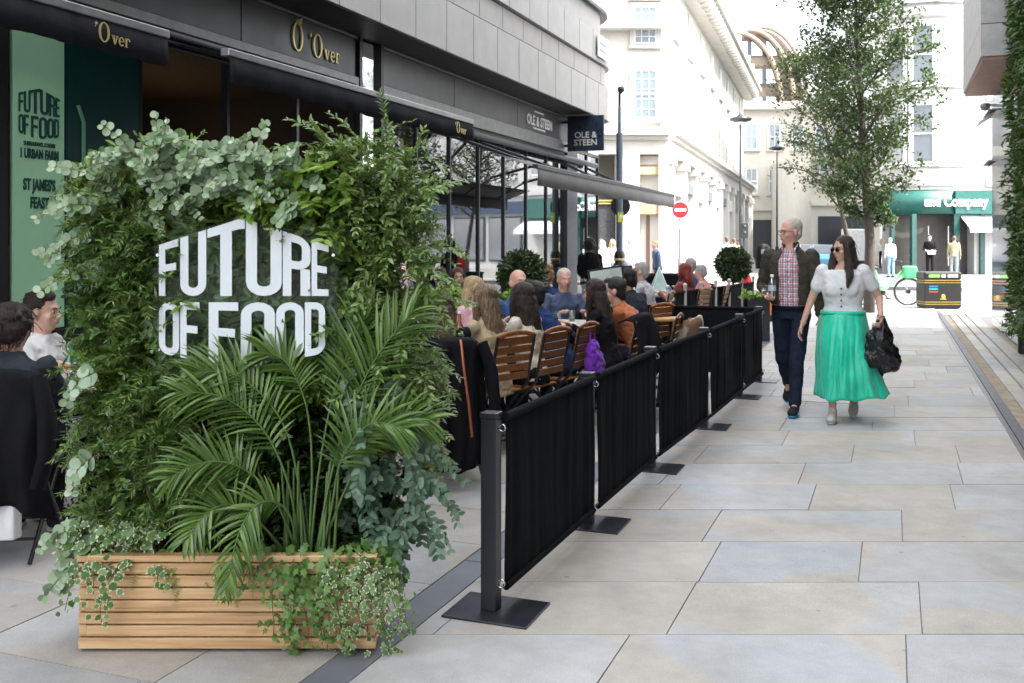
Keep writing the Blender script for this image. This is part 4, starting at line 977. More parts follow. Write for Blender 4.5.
# ================================================================ STREET TREE
def tree(label,x,y,h,crown,seed,nleaf,zc0,lean=(0,0),tr=.13,leafs=.085):
    rn=random.Random(seed); t=thing('street_tree',label,'tree',(x,y,0),0); st=MB(); pts=[]; tips=[]
    tops=Vector((lean[0],lean[1],h))
    tp=[Vector((0,0,0)),Vector((.02,0,h*.2)),Vector((lean[0]*.3,lean[1]*.3,h*.42)),Vector((lean[0]*.6,lean[1]*.6,h*.65)),Vector((lean[0]*.85,lean[1]*.85,h*.85)),tops]
    st.tube(tp,[tr,tr*.8,tr*.66,tr*.45,tr*.25,tr*.08],9)
    mbk=st.build('trunk',mat('bark '+label[:8],(.075,.06,.05),.9,0,.25,8,.8,50),t); br=MB()
    def at(f):
        f*=5; i=min(int(f),4); return tp[i].lerp(tp[i+1],f-i)
    for i in range(58):
        f=zc0+(1-zc0)*((i+.5)/58)**.9*.97; p=at(f); a=i*2.4+rn.uniform(-.3,.3); rr=crown(f)*rn.uniform(.75,1.1)
        d=Vector((math.cos(a),math.sin(a),rn.uniform(.5,1.1)))
        bp=curve_pts(p,d,rr*1.25,-.1+rn.uniform(0,.5),7,.10,rn); br.tube(bp,[.03*(1-.8*q/6)*(1.2-f) +.004 for q in range(7)],5,False)
        for q in range(2,7):
            tips.append((bp[q],rr))
            for _ in range(3):
                d2=Vector((rn.uniform(-1,1),rn.uniform(-1,1),rn.uniform(-.4,.9))); sp=curve_pts(bp[q],d2,rr*rn.uniform(.22,.5),.3,4,.1,rn); br.tube(sp,[.007,.005,.004,.002],4,False); tips+= [(sp[1],rr),(sp[2],rr),(sp[3],rr),(sp[3],rr)]
    br.build('branches',bpy.data.materials['bark '+label[:8]],t)
    L=Leaves(); idx=RNG.integers(0,len(tips),nleaf//3)
    c=np.array([tuple(tips[i][0]) for i in idx]); c=np.repeat(c,3,0)+RNG.normal(size=(len(idx)*3,3))*.075
    n=len(c); L.add(L_bay,c,rdir(n,(0,0,-.2)),rdir(n,(0,-.3,1.2),.8),RNG.uniform(.7,1.2,n)*leafs,RNG.uniform(.7,1.2,n)*leafs*1.3)
    L.build('crown',leafmat('tree leaf '+label[:8],[(.035,.068,.02),(.06,.105,.032),(.10,.155,.045),(.04,.08,.025)],.3,.5),t)
    return t
TY=22.0
def crownf(f): return max(.25,1.25*math.sin(PI*min(1,max(0,(f-.2))/.82))**.6+.1)
tree('tall leafy green street tree behind the walking couple',(869-512)/FPX*TY,TY,8.0,lambda f:crownf(f)*1.02,5,20000,.22,(-.35,0),.13)
tree('slimmer second street tree with thin pale trunk left of the taller one',(850-512)/FPX*(TY+3),TY+3,6.2,lambda f:crownf(f)*.95,8,5200,.34,(-.9,0),.08,.085)
# ================================================================ GREEN WALL on the right
gw=thing('green_wall','tall dense living wall of dark grassy foliage at the right edge','hedge',(0,0,0),-ST)
mb=MB(); mb.bx(1.58,1.655,6,15.1,.4,8.2); mb.build('backing',mat('hedge backing',(.012,.02,.008),.95),gw)
L=Leaves(); n=17000
s_=RNG.uniform(9,15.2,n); z=RNG.uniform(.35,8.2,n)+.0; bulge=.03*np.sin(s_*2.3+z*1.7)+.05*np.sin(z*4.1-s_*3)
z=np.maximum(z,.35+.0*s_)
pos=np.stack([1.57-np.abs(RNG.normal(size=n))*.04-np.maximum(bulge,0)*1.2,s_,z],1)
f=np.stack([-np.abs(RNG.normal(size=n))*.8-.2,RNG.normal(size=n)*.7,RNG.normal(size=n)*.6-.15],1)
L.add(L_lance,pos,f,rdir(n,(-.5,0,1)),RNG.uniform(.07,.15,n),RNG.uniform(.07,.13,n))
for i in range(50):
    p=Vector((1.5,random.uniform(11,14.9),random.uniform(.4,7.5))); pts=curve_pts(p,(-1,random.uniform(-.3,.6),random.uniform(-.2,.8)),random.uniform(.12,.28),1.6,7,.1); spray(L,None,pts,12,L_lance,.10,45,.1,jit=.3,wid=.8)
L.build('leaves',leafmat('hedge leaf',[(.022,.055,.012),(.05,.11,.02),(.10,.18,.03),(.03,.07,.012)],.25,.35),gw)
# ================================================================ CAFE BARRIERS
def fabricmesh(mb,p0,p1,z0,z1,amp=.006,seed=0,n=60,sag=.0):
    rn=random.Random(seed); ph=[rn.uniform(0,6) for _ in range(4)]; d=(Vector(p1)-Vector(p0)); L=d.length; dn=d.normalized(); nr=Vector((dn.y,-dn.x,0)); rows=8
    v=[];f=[]
    for i in range(n+1):
        u=i/n; s_=u*L
        wv=math.sin(s_*38+ph[0])*.6+math.sin(s_*61+ph[1]+.8*math.sin(s_*9))*.4+math.sin(s_*17+ph[2])*.5
        for j in range(rows+1):
            w=j/rows; a=amp*wv*(1-.55*abs(2*w-1))*(.35+1.0*abs(math.sin(s_*2.3+ph[3]+.6*w)))+.004*math.sin(s_*6+w*5+ph[2])
            p=Vector(p0)+dn*s_+nr*a; v.append((p.x,p.y,z0+(z1-z0)*w+(-sag*math.sin(PI*u) if j==0 else 0)))
    for i in range(n):
        for j in range(rows): f.append((i*(rows+1)+j,(i+1)*(rows+1)+j,(i+1)*(rows+1)+j+1,i*(rows+1)+j+1))
    mb.add(v,f,True)
posts=[(-.087,4.15),(.41,5.43),(.94,6.77),(1.60,8.3),(2.26,9.9),(2.74,11.05)]
ords=['nearest','second','third','fourth','fifth','corner']
m_plate=mat('steel base plate',(.05,.055,.068),.33,.7,.25,9,.1,120)
def barrier_post(x,y,label,rz,off=(.0,.0)):
    t=thing('barrier_post',label,'barrier post',(x,y,0),rz,'posts of the cafe barrier')
    mb=MB(); mb.bx(-.034,.034,-.034,.034,.008,.80); mb.build('post',m_navy,t,bevel=.004)
    mb=MB(); mb.bx(-.038,.038,-.038,.038,.801,.826); mb.build('cap',m_navy,t,bevel=.005)
    mb=MB(); mb.bx(-.16,.21,-.15,.15,.0,.009); mb.build('base_plate',m_plate,t,bevel=.002)
    mb=MB(); mb.tube([(.045+.016*math.cos(a),-.0+.0,.115+.018*math.sin(a)) for a in [i*PI/6 for i in range(13)]],.0035,6,False); mb.bx(.033,.046,-.005,.005,.105,.125)
    mb.tube([(.045+.014*math.cos(a),.012,.76+.014*math.sin(a)) for a in [i*PI/6 for i in range(13)]],.003,6,False); mb.build('clip_ring',m_chrome,t)
    return t
for i,(x,y) in enumerate(posts):
    lab=['nearest barrier post, full height in view with its square steel base plate','second barrier post from the camera, only base plate and foot showing under fabric','third barrier post from the camera, foot below the fabric','fourth barrier post from the camera, foot below the fabric','fifth barrier post along the walkway, beside the walking man','corner barrier post where the fabric turns across the walkway end'][i]
    barrier_post(x,y,lab,-ST)
def screen(p0,p1,label,seed,off=.045,z0=.075,z1=.80,m=m_blackf,trim=(.055,.03)):
    a=Vector((p0[0],p0[1],0)); b=Vector((p1[0],p1[1],0)); d=(b-a).normalized(); nr=Vector((d.y,-d.x,0))
    t=thing('barrier_screen',label,'barrier',a,0,'black fabric screens of the cafe barrier'); a2=nr*off+d*trim[0]; b2=(b-a)+nr*off-d*trim[1]
    mb=MB(); mb.tube([a2+Vector((0,0,z1)),b2+Vector((0,0,z1))],.019,12); mb.build('top_rail',m_blackf,t)
    mb=MB(); mb.tube([a2+Vector((0,0,z0+.01)),b2+Vector((0,0,z0+.01))],.016,12); mb.build('bottom_rail',m_blackf,t)
    mb=MB(); fabricmesh(mb,a2,b2,z0+.01,z1,.007,seed,90); o=mb.build('fabric',m,t); s_=o.modifiers.new('s','SOLIDIFY'); s_.thickness=.002
    return t
labs=['nearest black fabric screen with soft vertical pleats','second black fabric screen from the camera','third black fabric screen from the camera','fourth black fabric screen, ending near the walking man','far end black fabric screen beside the corner post']
for i in range(5):
    screen(posts[i],posts[i+1],labs[i],i+1)
# crossing screens back towards the shop front
cx,cy=posts[-1]; e1=(cx-R2[0]*1.75,cy-R2[1]*1.75)
screen((cx,cy),e1,'black fabric screen crossing from the corner post toward the shop',11,off=-.0)
barrier_post(e1[0],e1[1],'post at the shop end of the crossing screen',-ST)
e2=(e1[0]-R2[0]*1.6,e1[1]-R2[1]*1.6); screen(e1,e2,'further black fabric screen crossing behind the dining tables',12,off=0)
barrier_post(e2[0],e2[1],'last post of the crossing screens near the menu board',-ST)
# second cafe's row: black panels between pale poles
q0=(2.05,13.1); q1=(4.05,16.7)
m_ivp=mat('pale barrier pole',(.55,.52,.46),.5)
N_=6
for i in range(N_+1):
    x=q0[0]+(q1[0]-q0[0])*i/N_; y=q0[1]+(q1[1]-q0[1])*i/N_
    t=thing('barrier_post','pale pole number %s in the row of the second cafe barrier'%['one','two','three','four','five','six','seven'][i],'barrier post',(x,y,0),0,'pale poles of the second cafe barrier')
    props(t,['pale pole at the near left end of the second cafe barrier','second pale pole from the left of the far cafe barrier','third pale pole from the left of the far cafe barrier','fourth pale pole from the left, below the grey haired diner','pale pole third from the right of the far cafe barrier','pale pole second from the right of the far cafe barrier','pale pole at the right end of the far cafe barrier'][i])
    mb=MB(); mb.cyl((0,0,0),(0,0,.93),.022); mb.sph((0,0,.95),.03,10,6); mb.build('pole',m_ivp,t); mb=MB(); mb.lathe([(.16,0),(.16,.015),(.03,.03)],16,cap=True); mb.build('base',m_dkgrey,t)
    if i<N_:
        x2=q0[0]+(q1[0]-q0[0])*(i+1)/N_; y2=q0[1]+(q1[1]-q0[1])*(i+1)/N_
        s_=screen((x,y),(x2,y2),'x',20+i,off=0,z0=.12,z1=.86,trim=(.03,.03))
        props(s_,['leftmost black panel of the far cafe barrier','second black panel from the left of the far cafe barrier','third black panel from the left of the far cafe barrier','fourth black panel with pale lettering on the far barrier','fifth black panel with pale lettering on the far barrier','rightmost black panel with pale lettering on the far barrier'][i],None,'black panels of the second cafe barrier')
        if i>=3:
            dx,dy=x2-x,y2-y; a=math.atan2(dy,dx)
            for q in range(5): mb=MB(); mb.M=T(dx/2,dy/2,.30)@RZ(a)@T(-.17+q*.075,-.016,0); mb.bx(0,.05,0,.004,.0,.03+.02*(q%2)); mb.bx(.0,.014,-.001,.003,.031+.02*(q%2),.10); mb.build('barrier_mark',m_text,s_)
# low black planter wall behind (far left of second cafe)
t=thing('barrier_screen','wide low black screen behind the glass lantern of the second cafe','barrier',(2.6,18.5,0),0,'black panels of the second cafe barrier')
mb=MB(); mb.bx(-.9,.75,-.02,.02,.12,.93); mb.build('fabric',m_blackf,t); mb=MB(); mb.bx(-.92,.77,-.03,.03,.93,.97); mb.build('top_rail',m_black,t)
# topiary ball
def ballbush(label,x,y,r,zc,seed,potlabel,cone=False):
    t=thing('topiary',label,'plant',(x,y,0)); L=Leaves(); n=int(2600*(r/.27)**2); d=rdir(n); rad=r*RNG.uniform(.72,1.04,n)[:,None]
    p=d*rad+np.array([0,0,zc]); L.add(L_bay,p,d+RNG.normal(size=(n,3))*.7,rdir(n,(0,0,1)),RNG.uniform(.05,.085,n)*.8)
    L.build('foliage',leafmat('topiary leaf %d'%seed,[(.03,.055,.02),(.05,.09,.03),(.10,.14,.06)],.15,.3),t)
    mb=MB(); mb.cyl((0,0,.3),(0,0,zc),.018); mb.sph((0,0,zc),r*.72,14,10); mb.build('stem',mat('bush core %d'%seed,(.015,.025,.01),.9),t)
    p=thing('plant_pot',potlabel,'pot',(x,y,0)); mb=MB(); mb.lathe([(.12,0),(.17,.02),(.2,.42),(.21,.45),(.18,.45),(.17,.40)],20,cap=False); mb.lathe([(.0,.38),(.18,.385)],20,cap=False); mb.build('pot',m_dkgrey,p)
ballbush('clipped round bay ball rising above the far cafe barrier',(733-512)/FPX*16.2,16.2,.27,1.18,1,'dark grey pot under the clipped bay ball')
ballbush('bushy round shrub between the diners by the bakery window',(522-512)/FPX*11.8,11.8,.27,1.15,2,'dark pot holding the bushy shrub by the bakery window')
def leafyplant(label,px,py,Y,w,h,z0,potl,m=m_lush,n=60,ls=.09):
    x=(px-512)/FPX*Y; t=thing('potted_plant',label,'plant',(x,Y,0)); L=Leaves(); st=MB()
    for i in range(n):
        pts=curve_pts((random.uniform(-w*.5,w*.5),random.uniform(-.08,.08),z0),(random.uniform(-1,1),random.uniform(-1,.6),random.uniform(.4,1.4)),h*random.uniform(.5,1.1),1.0,6,.1); spray(L,st,pts,8,L_lance,ls,45,.2,jit=.4,wid=1.4,stemr=.003)
    L.build('leaves',m,t); st.build('stems',m_stem,t)
    p=thing('plant_pot',potl,'pot',(x,Y,0)); mb=MB(); mb.bx(-w/2,w/2,-.12,.12,0,z0-.0); mb.build('pot',m_dkgrey,p,bevel=.01)
leafyplant('leafy green plants in the trough between the two rows of tables, left',448,270,10.2,.5,.30,.85,'dark trough left of the blonde diner',m_light,70,.10)
leafyplant('leafy green plants in the trough near the bald diner',497,270,10.6,.4,.26,.85,'dark trough behind the bald diner',m_lush,40,.09)
leafyplant('yellow green plant in the grey planter behind the walking man',757,285,15.6,.35,.18,.66,'square grey planter beside the walkway end',m_light,50,.07)
# ---------------- orange post
t=thing('traffic_post','orange and white plastic road post behind the walking man','post',((767-512)/FPX*19.5,19.5,0)); mb=MB(); mb.bx(-.13,.13,-.02,.02,.12,1.02); mb.build('panel',mat('orange plastic',(.75,.16,.04),.5),t,bevel=.01); mb=MB(); mb.bx(-.13,.13,-.026,.026,.45,.62); mb.build('reflective_band',m_white,t); mb=MB(); mb.bx(-.2,.2,-.2,.2,0,.12); mb.build('foot',m_rubber,t,bevel=.02)
# ---------------- lamp / camera post
Yp=21.5; t=thing('camera_post','tall slim blue grey post topped by a small crooked camera, with yellow sticker','post',((619.5-512)/FPX*Yp,Yp,0))
mb=MB(); mb.cyl((0,0,0),(0,0,3.9),.075,.07,14); mb.cyl((0,0,3.9),(0,0,4.5),.04,.035,10); mb.build('pole',mat('blue grey paint',(.10,.12,.16),.4),t)
mb=MB(); mb.tube([(0,0,4.5),(0,0,4.78),(.04,-.02,4.86),(.05,-.12,4.88)],.028,8); mb.lathe([(0,.08),(.07,.06),(.08,-.02),(0,-.09)],12,(.02,-.10,4.82),cap=False); mb.build('camera_head',m_black,t)
mb=MB(); mb.bx(-.045,.075,-.083,-.078,1.98,2.2); mb.build('sticker',mat('yellow sticker',(.5,.6,.05),.5),t); mb=MB(); mb.sph((.02,-.084,2.10),(.035,.004,.035)); mb.build('sticker_mark',m_white,t)
mb=MB(); mb.lathe([(.13,1.0),(.15,1.05),(.10,1.1),(.12,1.25),(.09,1.35)],14,cap=False); mb.build('collar',m_black,t); 
mb=MB(); mb.lathe([(.10,1.14),(.125,1.16),(.125,1.19),(.10,1.2)],14,cap=False); mb.build('gold_ring',m_gold,t)
t2=thing('round_sign','round sign seen from its black back side on the camera post','sign',((621-512)/FPX*Yp,Yp+.12,0)); mb=MB(); mb.cyl((0,0,2.33),(0,.02,2.33),.215,n=28); mb.build('disc',m_black,t2); mb=MB(); mb.bx(-.03,.03,-.04,-.002,2.2,2.45); mb.build('clamp',m_dkgrey,t2)
t=thing('utility_cabinet','square black cabinet at the foot of the camera post','cabinet',((622-512)/FPX*20.9,20.9,0)); mb=MB(); mb.bx(-.18,.18,-.16,.16,0,1.0); mb.build('body',m_black,t,bevel=.01); mb=MB(); mb.bx(-.2,.2,-.18,.18,1.0,1.06); mb.build('lid',m_dkgrey,t,bevel=.01)
# no entry sign
Yn=33.6; t=thing('no_entry_sign','red round no entry sign with white bar on a grey pole','traffic sign',((680-512)/FPX*Yn,Yn,0))
mb=MB(); mb.cyl((0,0,0),(0,0,2.9),.045); mb.cyl((0,0,0),(0,0,1.0),.08); mb.build('pole',m_grey,t); zz=CAMH+33/FPX*Yn
mb=MB(); mb.cyl((0,-.06,zz),(0,-.045,zz),.29,n=30); mb.build('rim',m_white,t); mb=MB(); mb.cyl((0,-.065,zz),(0,-.061,zz),.27,n=30); mb.build('red_disc',mat('sign red',(.60,.015,.02),.4),t); mb=MB(); mb.bx(-.19,.19,-.070,-.0655,zz-.045,zz+.045); mb.build('white_bar',m_white,t); mb=MB(); mb.bx(-.14,.14,-.06,-.05,zz-.62,zz-.38); mb.build('small_plate',m_white,t)
# street lamps
def lamp(px,ytop,Y,label):
    t=thing('street_lamp',label,'street lamp',((px-512)/FPX*Y,Y,0),0,'tall lamp posts in the side street'); zt=CAMH+(243-ytop)/FPX*Y
    mb=MB(); mb.cyl((0,0,0),(0,0,1.3),.13,.12); mb.cyl((0,0,1.3),(0,0,zt-.35),.07,.045); mb.build('pole',m_dkgrey,t)
    mb=MB(); mb.lathe([(.05,-.35),(.5,-.22),(.55,-.12),(.2,-.02),(.06,.1),(0,.25)],14,(0,0,zt),cap=False); mb.build('lamp_head',m_dkgrey,t); mb=MB(); mb.sph((0,0,zt-.28),(.22,.22,.12),12,6); mb.build('lens',m_white,t)
lamp(740.5,116,48,'tall dark lamp post nearer, in front of the white colonnade'); lamp(777,146,66,'smaller more distant lamp post left of the tree crown')
t=thing('traffic_light','small black signal box on a short pole by the nearer lamp post','traffic light',((744-512)/FPX*47,47,0)); mb=MB(); mb.cyl((0,0,0),(0,0,2.4),.05); mb.build('pole',m_dkgrey,t); mb=MB(); mb.bx(-.17,.17,-.15,.15,1.75,2.5); mb.build('signal_head',m_black,t,bevel=.03); mb=MB(); mb.sph((0,-.15,2.3),(.08,.03,.08)); mb.sph((0,-.15,2.0),(.08,.03,.08)); mb.build('lens',m_dkgrey,t)
# litter bin dome
t=thing('litter_bin','black domed litter bin on the far pavement with a pale front plate','litter bin',((763-512)/FPX*60,60,0)); mb=MB(); mb.lathe([(.0,0),(.42,0),(.45,.1),(.45,1.1),(.40,1.3),(.25,1.45),(0,1.5)],18,cap=False); mb.build('body',m_black,t); mb=MB(); mb.bx(-.22,.22,-.47,-.44,.9,1.15); mb.build('opening',mat('grey plate',(.45,.45,.45),.5),t); mb=MB(); mb.bx(-.2,.2,-.47,-.44,.3,.6); mb.build('notice',m_grey,t)
# recycling bin
Yb=23.4; t=thing('recycling_bin','black twin recycling bin with gold bands and colourful stickers','recycling bin',((938.5-512)/FPX*Yb,Yb,0))
mb=MB(); mb.bx(-.43,.43,-.25,.25,.03,.68); mb.build('body',mat('glossy black bin',(.006,.006,.007),.5),t,bevel=.02)
mb=MB(); mb.bx(-.44,.44,-.26,.26,.68,.86); mb.build('lid',m_black,t,bevel=.04)
mb=MB(); mb.bx(-.40,.40,-.23,.23,0,.03); mb.build('plinth',m_dkgrey,t)
for z in (.10,.15,.60,.655): mb=MB(); mb.bx(-.433,.433,-.253,.253,z,z+.011); mb.build('gold_band',mat('gold paint',(.55,.36,.08),.4,.3),t)
mb=MB(); mb.sph((.0,-.255,.28),(.05,.01,.055)); mb.bx(-.07,.07,-.258,-.25,.215,.235); mb.build('crest',bpy.data.materials['gold paint'],t)
for (x0,x1,c,nm) in ((-.34,-.08,(.2,.6,.12),'green label'),(-.04,.05,(.75,.75,.72),'white label'),(.10,.34,(.45,.47,.5),'grey label')): mb=MB(); mb.bx(x0,x1,-.268,-.262,.73,.80); mb.build('label',mat(nm,c,.5),t)
for (z,c,nm) in ((.50,(.03,.12,.35),'blue label'),(.44,(.0,.3,.3),'teal label'),(.38,(.4,.03,.03),'red label')): mb=MB(); mb.bx(-.33,-.12,-.258,-.252,z,z+.035); mb.build('label',mat(nm,c,.5),t)
# bike
Yk=24.6; t=thing('hire_bicycle','white and green hire bicycle with bright green front basket','bicycle',((908-512)/FPX*Yk,Yk,0),R(-4))
wr=.33; m_bw=mat('bike white',(.75,.78,.75),.35); m_bg=mat('bike green',(.10,.62,.22),.4)
def wheel(x):
    mb=MB(); mb.tube([(x+wr*math.cos(a),0,wr+wr*math.sin(a)) for a in [i*PI/16 for i in range(33)]],.02,8,False); w_=mb.build('wheel',m_rubber,t)
    mb=MB(); mb.tube([(x+(wr-.03)*math.cos(a),0,wr+(wr-.03)*math.sin(a)) for a in [i*PI/16 for i in range(33)]],.01,6,False)
    for i in range(14): a=i*PI/7; mb.cyl((x,0,wr),(x+(wr-.03)*math.cos(a),0,wr+(wr-.03)*math.sin(a)),.003,n=4,cap=False)
    mb.build('rim',m_grey,w_); mb=MB(); mb.cyl((x,-.05,wr),(x,.05,wr),.05); mb.build('hub',m_black,w_)
wheel(0); wheel(-1.12)
mb=MB(); mb.tube([(-.14,0,.84),(-.30,0,.62),(-.62,0,.34)],[.035,.045,.045],10); mb.tube([(-.62,0,.30),(-.80,0,.86)],.03,8); mb.tube([(-.62,.03,.30),(-1.12,.05,.33)],.022,8); mb.tube([(-.72,0,.60),(-1.12,.05,.35)],.018,8); mb.build('frame',mat('pale green frame',(.22,.55,.28),.4),t)
mb=MB(); mb.tube([(-.14,0,.88),(-.03,.05,.5),(0,.05,.33)],.02,8); mb.build('fork',m_bw,t)
mb=MB(); mb.tube([(-.14,0,.85),(-.18,0,1.05)],.018,8); mb.tube([(-.28,-.28,1.08),(-.18,-.1,1.08),(-.18,.1,1.08),(-.28,.28,1.08)],.014,8); mb.build('handlebar',m_black,t)
mb=MB(); mb.sph((-.83,0,.92),(.14,.07,.035)); mb.build('saddle',m_black,t); mb=MB(); mb.tube([(-.8,0,.84),(-.83,0,.92)],.016); mb.build('seat_post',m_chrome,t)
mb=MB(); mb.prism([(-.12,-.14),(.18,-.16),(.18,.16),(-.12,.14)],.66,.96); mb.build('basket',m_bg,t,bevel=.04)
mb=MB(); mb.tube([(wr*1.08*math.cos(a)-1.12,0,wr+wr*1.08*math.sin(a)) for a in [R(20+i*16) for i in range(10)]],.028,6,flat=.3); mb.build('mudguard',m_bg,t)
mb=MB(); mb.cyl((-.62,-.07,.3),(-.62,.07,.3),.06); mb.cyl((-.62,-.09,.3),(-.52,-.09,.17),.012); mb.bx(-.57,-.46,-.15,-.08,.155,.175); mb.cyl((-.62,.09,.3),(-.72,.09,.43),.012); mb.build('crank',m_black,t)
mb=MB(); mb.cyl((-.66,.06,.28),(-.72,.22,.01),.012); mb.build('kickstand',m_black,t)
# ---------------- parked car (far, behind heads)
def car(px,Y,rz,label,c,scale=1):
    t=thing('parked_car',label,'car',((px-512)/FPX*Y,Y,0),rz,'vehicles in the street'); m=mat('car paint '+label[:6],c,.25,.1,.03); prof=[(-2.1,.35),(-2.15,.75),(-1.95,.95),(-1.5,1.0),(-.95,1.42),(.6,1.45),(1.35,1.0),(2.0,.88),(2.15,.6),(2.1,.32)]
    mb=MB(); mb.M=RX(PI/2); mb.prism([(x,z) for x,z in prof],-.85,.85); mb.build('body',m,t,bevel=.06)
    mb=MB(); mb.M=RX(PI/2)
    for s_ in (-.862,.853): mb.prism([(-1.35,1.02),(-.9,1.36),(.55,1.38),(1.15,1.02)],s_,s_+.009)
    mb.build('window',m_darkglass,t); mb=MB(); mb.add([(1.33,-.75,1.03),(1.33,.75,1.03),(.66,.68,1.43),(.66,-.68,1.43)],[(0,1,2,3)]); mb.add([(-1.52,-.75,1.03),(-1.52,.75,1.03),(-1.0,.68,1.41),(-1.0,-.68,1.41)],[(3,2,1,0)]); mb.build('windscreen',m_darkglass,t)
    for x in (-1.35,1.35):
        for y in (-.8,.8): mb=MB(); mb.cyl((x,y-.1,.32),(x,y+.1,.32),.32,n=20); w_=mb.build('wheel',m_rubber,t); mb=MB(); mb.cyl((x,y-.11,.32),(x,y+.11,.32),.2,n=14); mb.build('rim',m_grey,w_)
    for y in (-.6,.6): mb=MB(); mb.sph((2.08,y,.72),(.08,.18,.08)); mb.build('headlight',m_white,t)
car(829,52,R(70),'pale blue parked car glimpsed between the two walkers heads',(.12,.34,.50))
car(812,60,R(75),'silver car further up the street behind the man',(.5,.52,.55))
t=thing('delivery_van','white van parked up the side street behind the tree trunk','van',((858-512)/FPX*64,64,0),R(70),'vehicles in the street'); mb=MB(); mb.M=RX(PI/2); mb.prism([(-2.5,.4),(-2.5,2.4),(1.2,2.4),(1.9,1.4),(2.5,1.2),(2.6,.4)],-.95,.95); mb.build('body',m_white,t,bevel=.08)
mb=MB(); mb.add([(1.94,-.8,1.42),(1.94,.8,1.42),(1.28,.75,2.3),(1.28,-.75,2.3)],[(0,1,2,3)]); mb.build('windscreen',m_darkglass,t)
for x in (-1.5,1.6):
    for y in (-.9,.9): mb=MB(); mb.cyl((x,y-.1,.35),(x,y+.1,.35),.35,n=18); mb.build('wheel',m_rubber,t)
# ---------------- chairs and tables
m_slatw=streaked('varnished orange slat wood',(.30,.115,.03),(40,3,40),.3,.4,.2,1)
def slat_chair():
    t=thing('slatted_chair','x','chair',(0,0,0),0,'wooden slatted bistro chairs'); # faces +y ; back at -y
    for i in range(6): mb=MB(); mb.bx(-.2,.2,-.18+i*.062,-.18+i*.062+.05,.445,.46); mb.build('seat_slat',m_slatw,t,bevel=.004)
    for i,z in enumerate((.545,.61,.675,.74,.80)):
        y=-.215-.17*(z-.45); w_=.2 if i<4 else .195; h=.05 if i<4 else .06; mb=MB(); mb.bc((0,y,z+h/2),(2*w_,.016,h),Matrix.Rotation(R(10),3,'X')); mb.build('back_slat',m_slatw,t,bevel=.004)
    mb=MB(); mb.tube([(-.2,-.295,.865),(-.1,-.30,.885),(0,-.302,.893),(.1,-.30,.885),(.2,-.295,.865)],[.018]*5,8,flat=.4,up=(0,0,1)); mb.build('top_rail',m_slatw,t)
    for s_ in (-1,1):
        mb=MB(); mb.tube([(s_*.2,-.30,.87),(s_*.2,-.22,.5),(s_*.2,-.15,.44),(s_*.2,.22,.01)],.011,8); mb.build('front_leg',m_black,t)
        mb=MB(); mb.tube([(s_*.185,.19,.44),(s_*.185,-.26,.01)],.011,8); mb.build('rear_leg',m_black,t)
        mb=MB(); mb.bx(s_*.19-.008,s_*.19+.008,-.19,.2,.425,.444); mb.build('seat_rail',m_black,t)
    mb=MB(); mb.cyl((-.19,.12,.13),(.19,.12,.13),.008); mb.cyl((-.185,-.16,.1),(.185,-.16,.1),.008); mb.build('stretcher',m_black,t)
    return t
sch=slat_chair(); first=[True]
def chair(x,y,rz,label):
    if first[0]: first[0]=False; o=sch; o.location=(x,y,0); o.rotation_euler=(0,0,rz); o['label']=label; return o
    return dup(sch,None,(x,y,0),rz,label)
def face(dx,dy): return math.atan2(-dx,dy)   # rotation so that local +y points to (dx,dy)
def table(x,y,rz,label,w=.7,d=.7,top=m_white):
    t=thing('cafe_table',label,'table',(x,y,0),rz,'cafe tables'); mb=MB(); mb.bx(-w/2,w/2,-d/2,d/2,.72,.745); mb.build('tabletop',top,t,bevel=.008)
    mb=MB(); mb.cyl((0,0,.03),(0,0,.72),.03); mb.build('pedestal',m_black,t); mb=MB(); mb.bx(-.25,.25,-.03,.03,0,.03); mb.bx(-.03,.03,-.25,.25,0.001,.031); mb.build('foot',m_black,t); return t
m_marb=mat('pale tabletop',(.55,.53,.5),.3)
m_glassy=NT('drinking glass'); m_glassy.p.inputs['Transmission Weight'].default_value=.9; m_glassy.p.inputs['Roughness'].default_value=.03; m_glassy.base((.9,.95,.95)); m_glassy=m_glassy.mat
def bottle(x,y,z,label,c=(.02,.05,.02),h=.24,lab=None,capc=None):
    t=thing('bottle',label,'bottle',(x,y,z),0,'bottles and glasses on the tables'); mb=MB(); mb.lathe([(.0,0),(.03,0),(.032,.02),(.032,h*.55),(.013,h*.75),(.012,h)],14,cap=False); mb.build('body',mat('bottle glass '+label[:10],c,.08,spec=.8),t)
    mb=MB(); mb.lathe([(.0335,h*.15),(.0335,h*.45)],14,cap=False); mb.build('label_band',mat('bottle label '+label[:10],lab or (.6,.6,.55),.6),t); mb=MB(); mb.lathe([(.014,h),(.014,h+.02),(0,h+.02)],10,cap=False); mb.build('cap',mat('cap '+label[:10],capc or (.05,.05,.05),.5),t)
def tumbler(x,y,z,label,h=.11):
    t=thing('drinking_glass',label,'glass',(x,y,z),0,'bottles and glasses on the tables'); mb=MB(); mb.lathe([(0,.004),(.028,.004),(.034,h),(.032,h),(.026,.01),(0,.01)],14,cap=False); mb.build('glass',m_glassy,t); mb=MB(); mb.lathe([(0,.012),(.025,.012),(.029,h*.6),(0,h*.6)],12,cap=False); mb.build('drink',mat('drink '+label[:8],(.35,.15,.03),.2),t)
def plate(x,y,z,label,food=(.35,.2,.08)):
    t=thing('plate',label,'plate',(x,y,z),0,'plates on the tables'); mb=MB(); mb.lathe([(0,.004),(.07,.005),(.12,.018),(.118,.022),(.07,.010),(0,.009)],22,cap=False); mb.build('dish',m_white,t); mb=MB()
    for k in range(5): mb.sph((random.uniform(-.04,.04),random.uniform(-.04,.04),.018),(.028,.024,.016),8,5)
    mb.build('food',mat('food '+label[:8],food,.6),t)
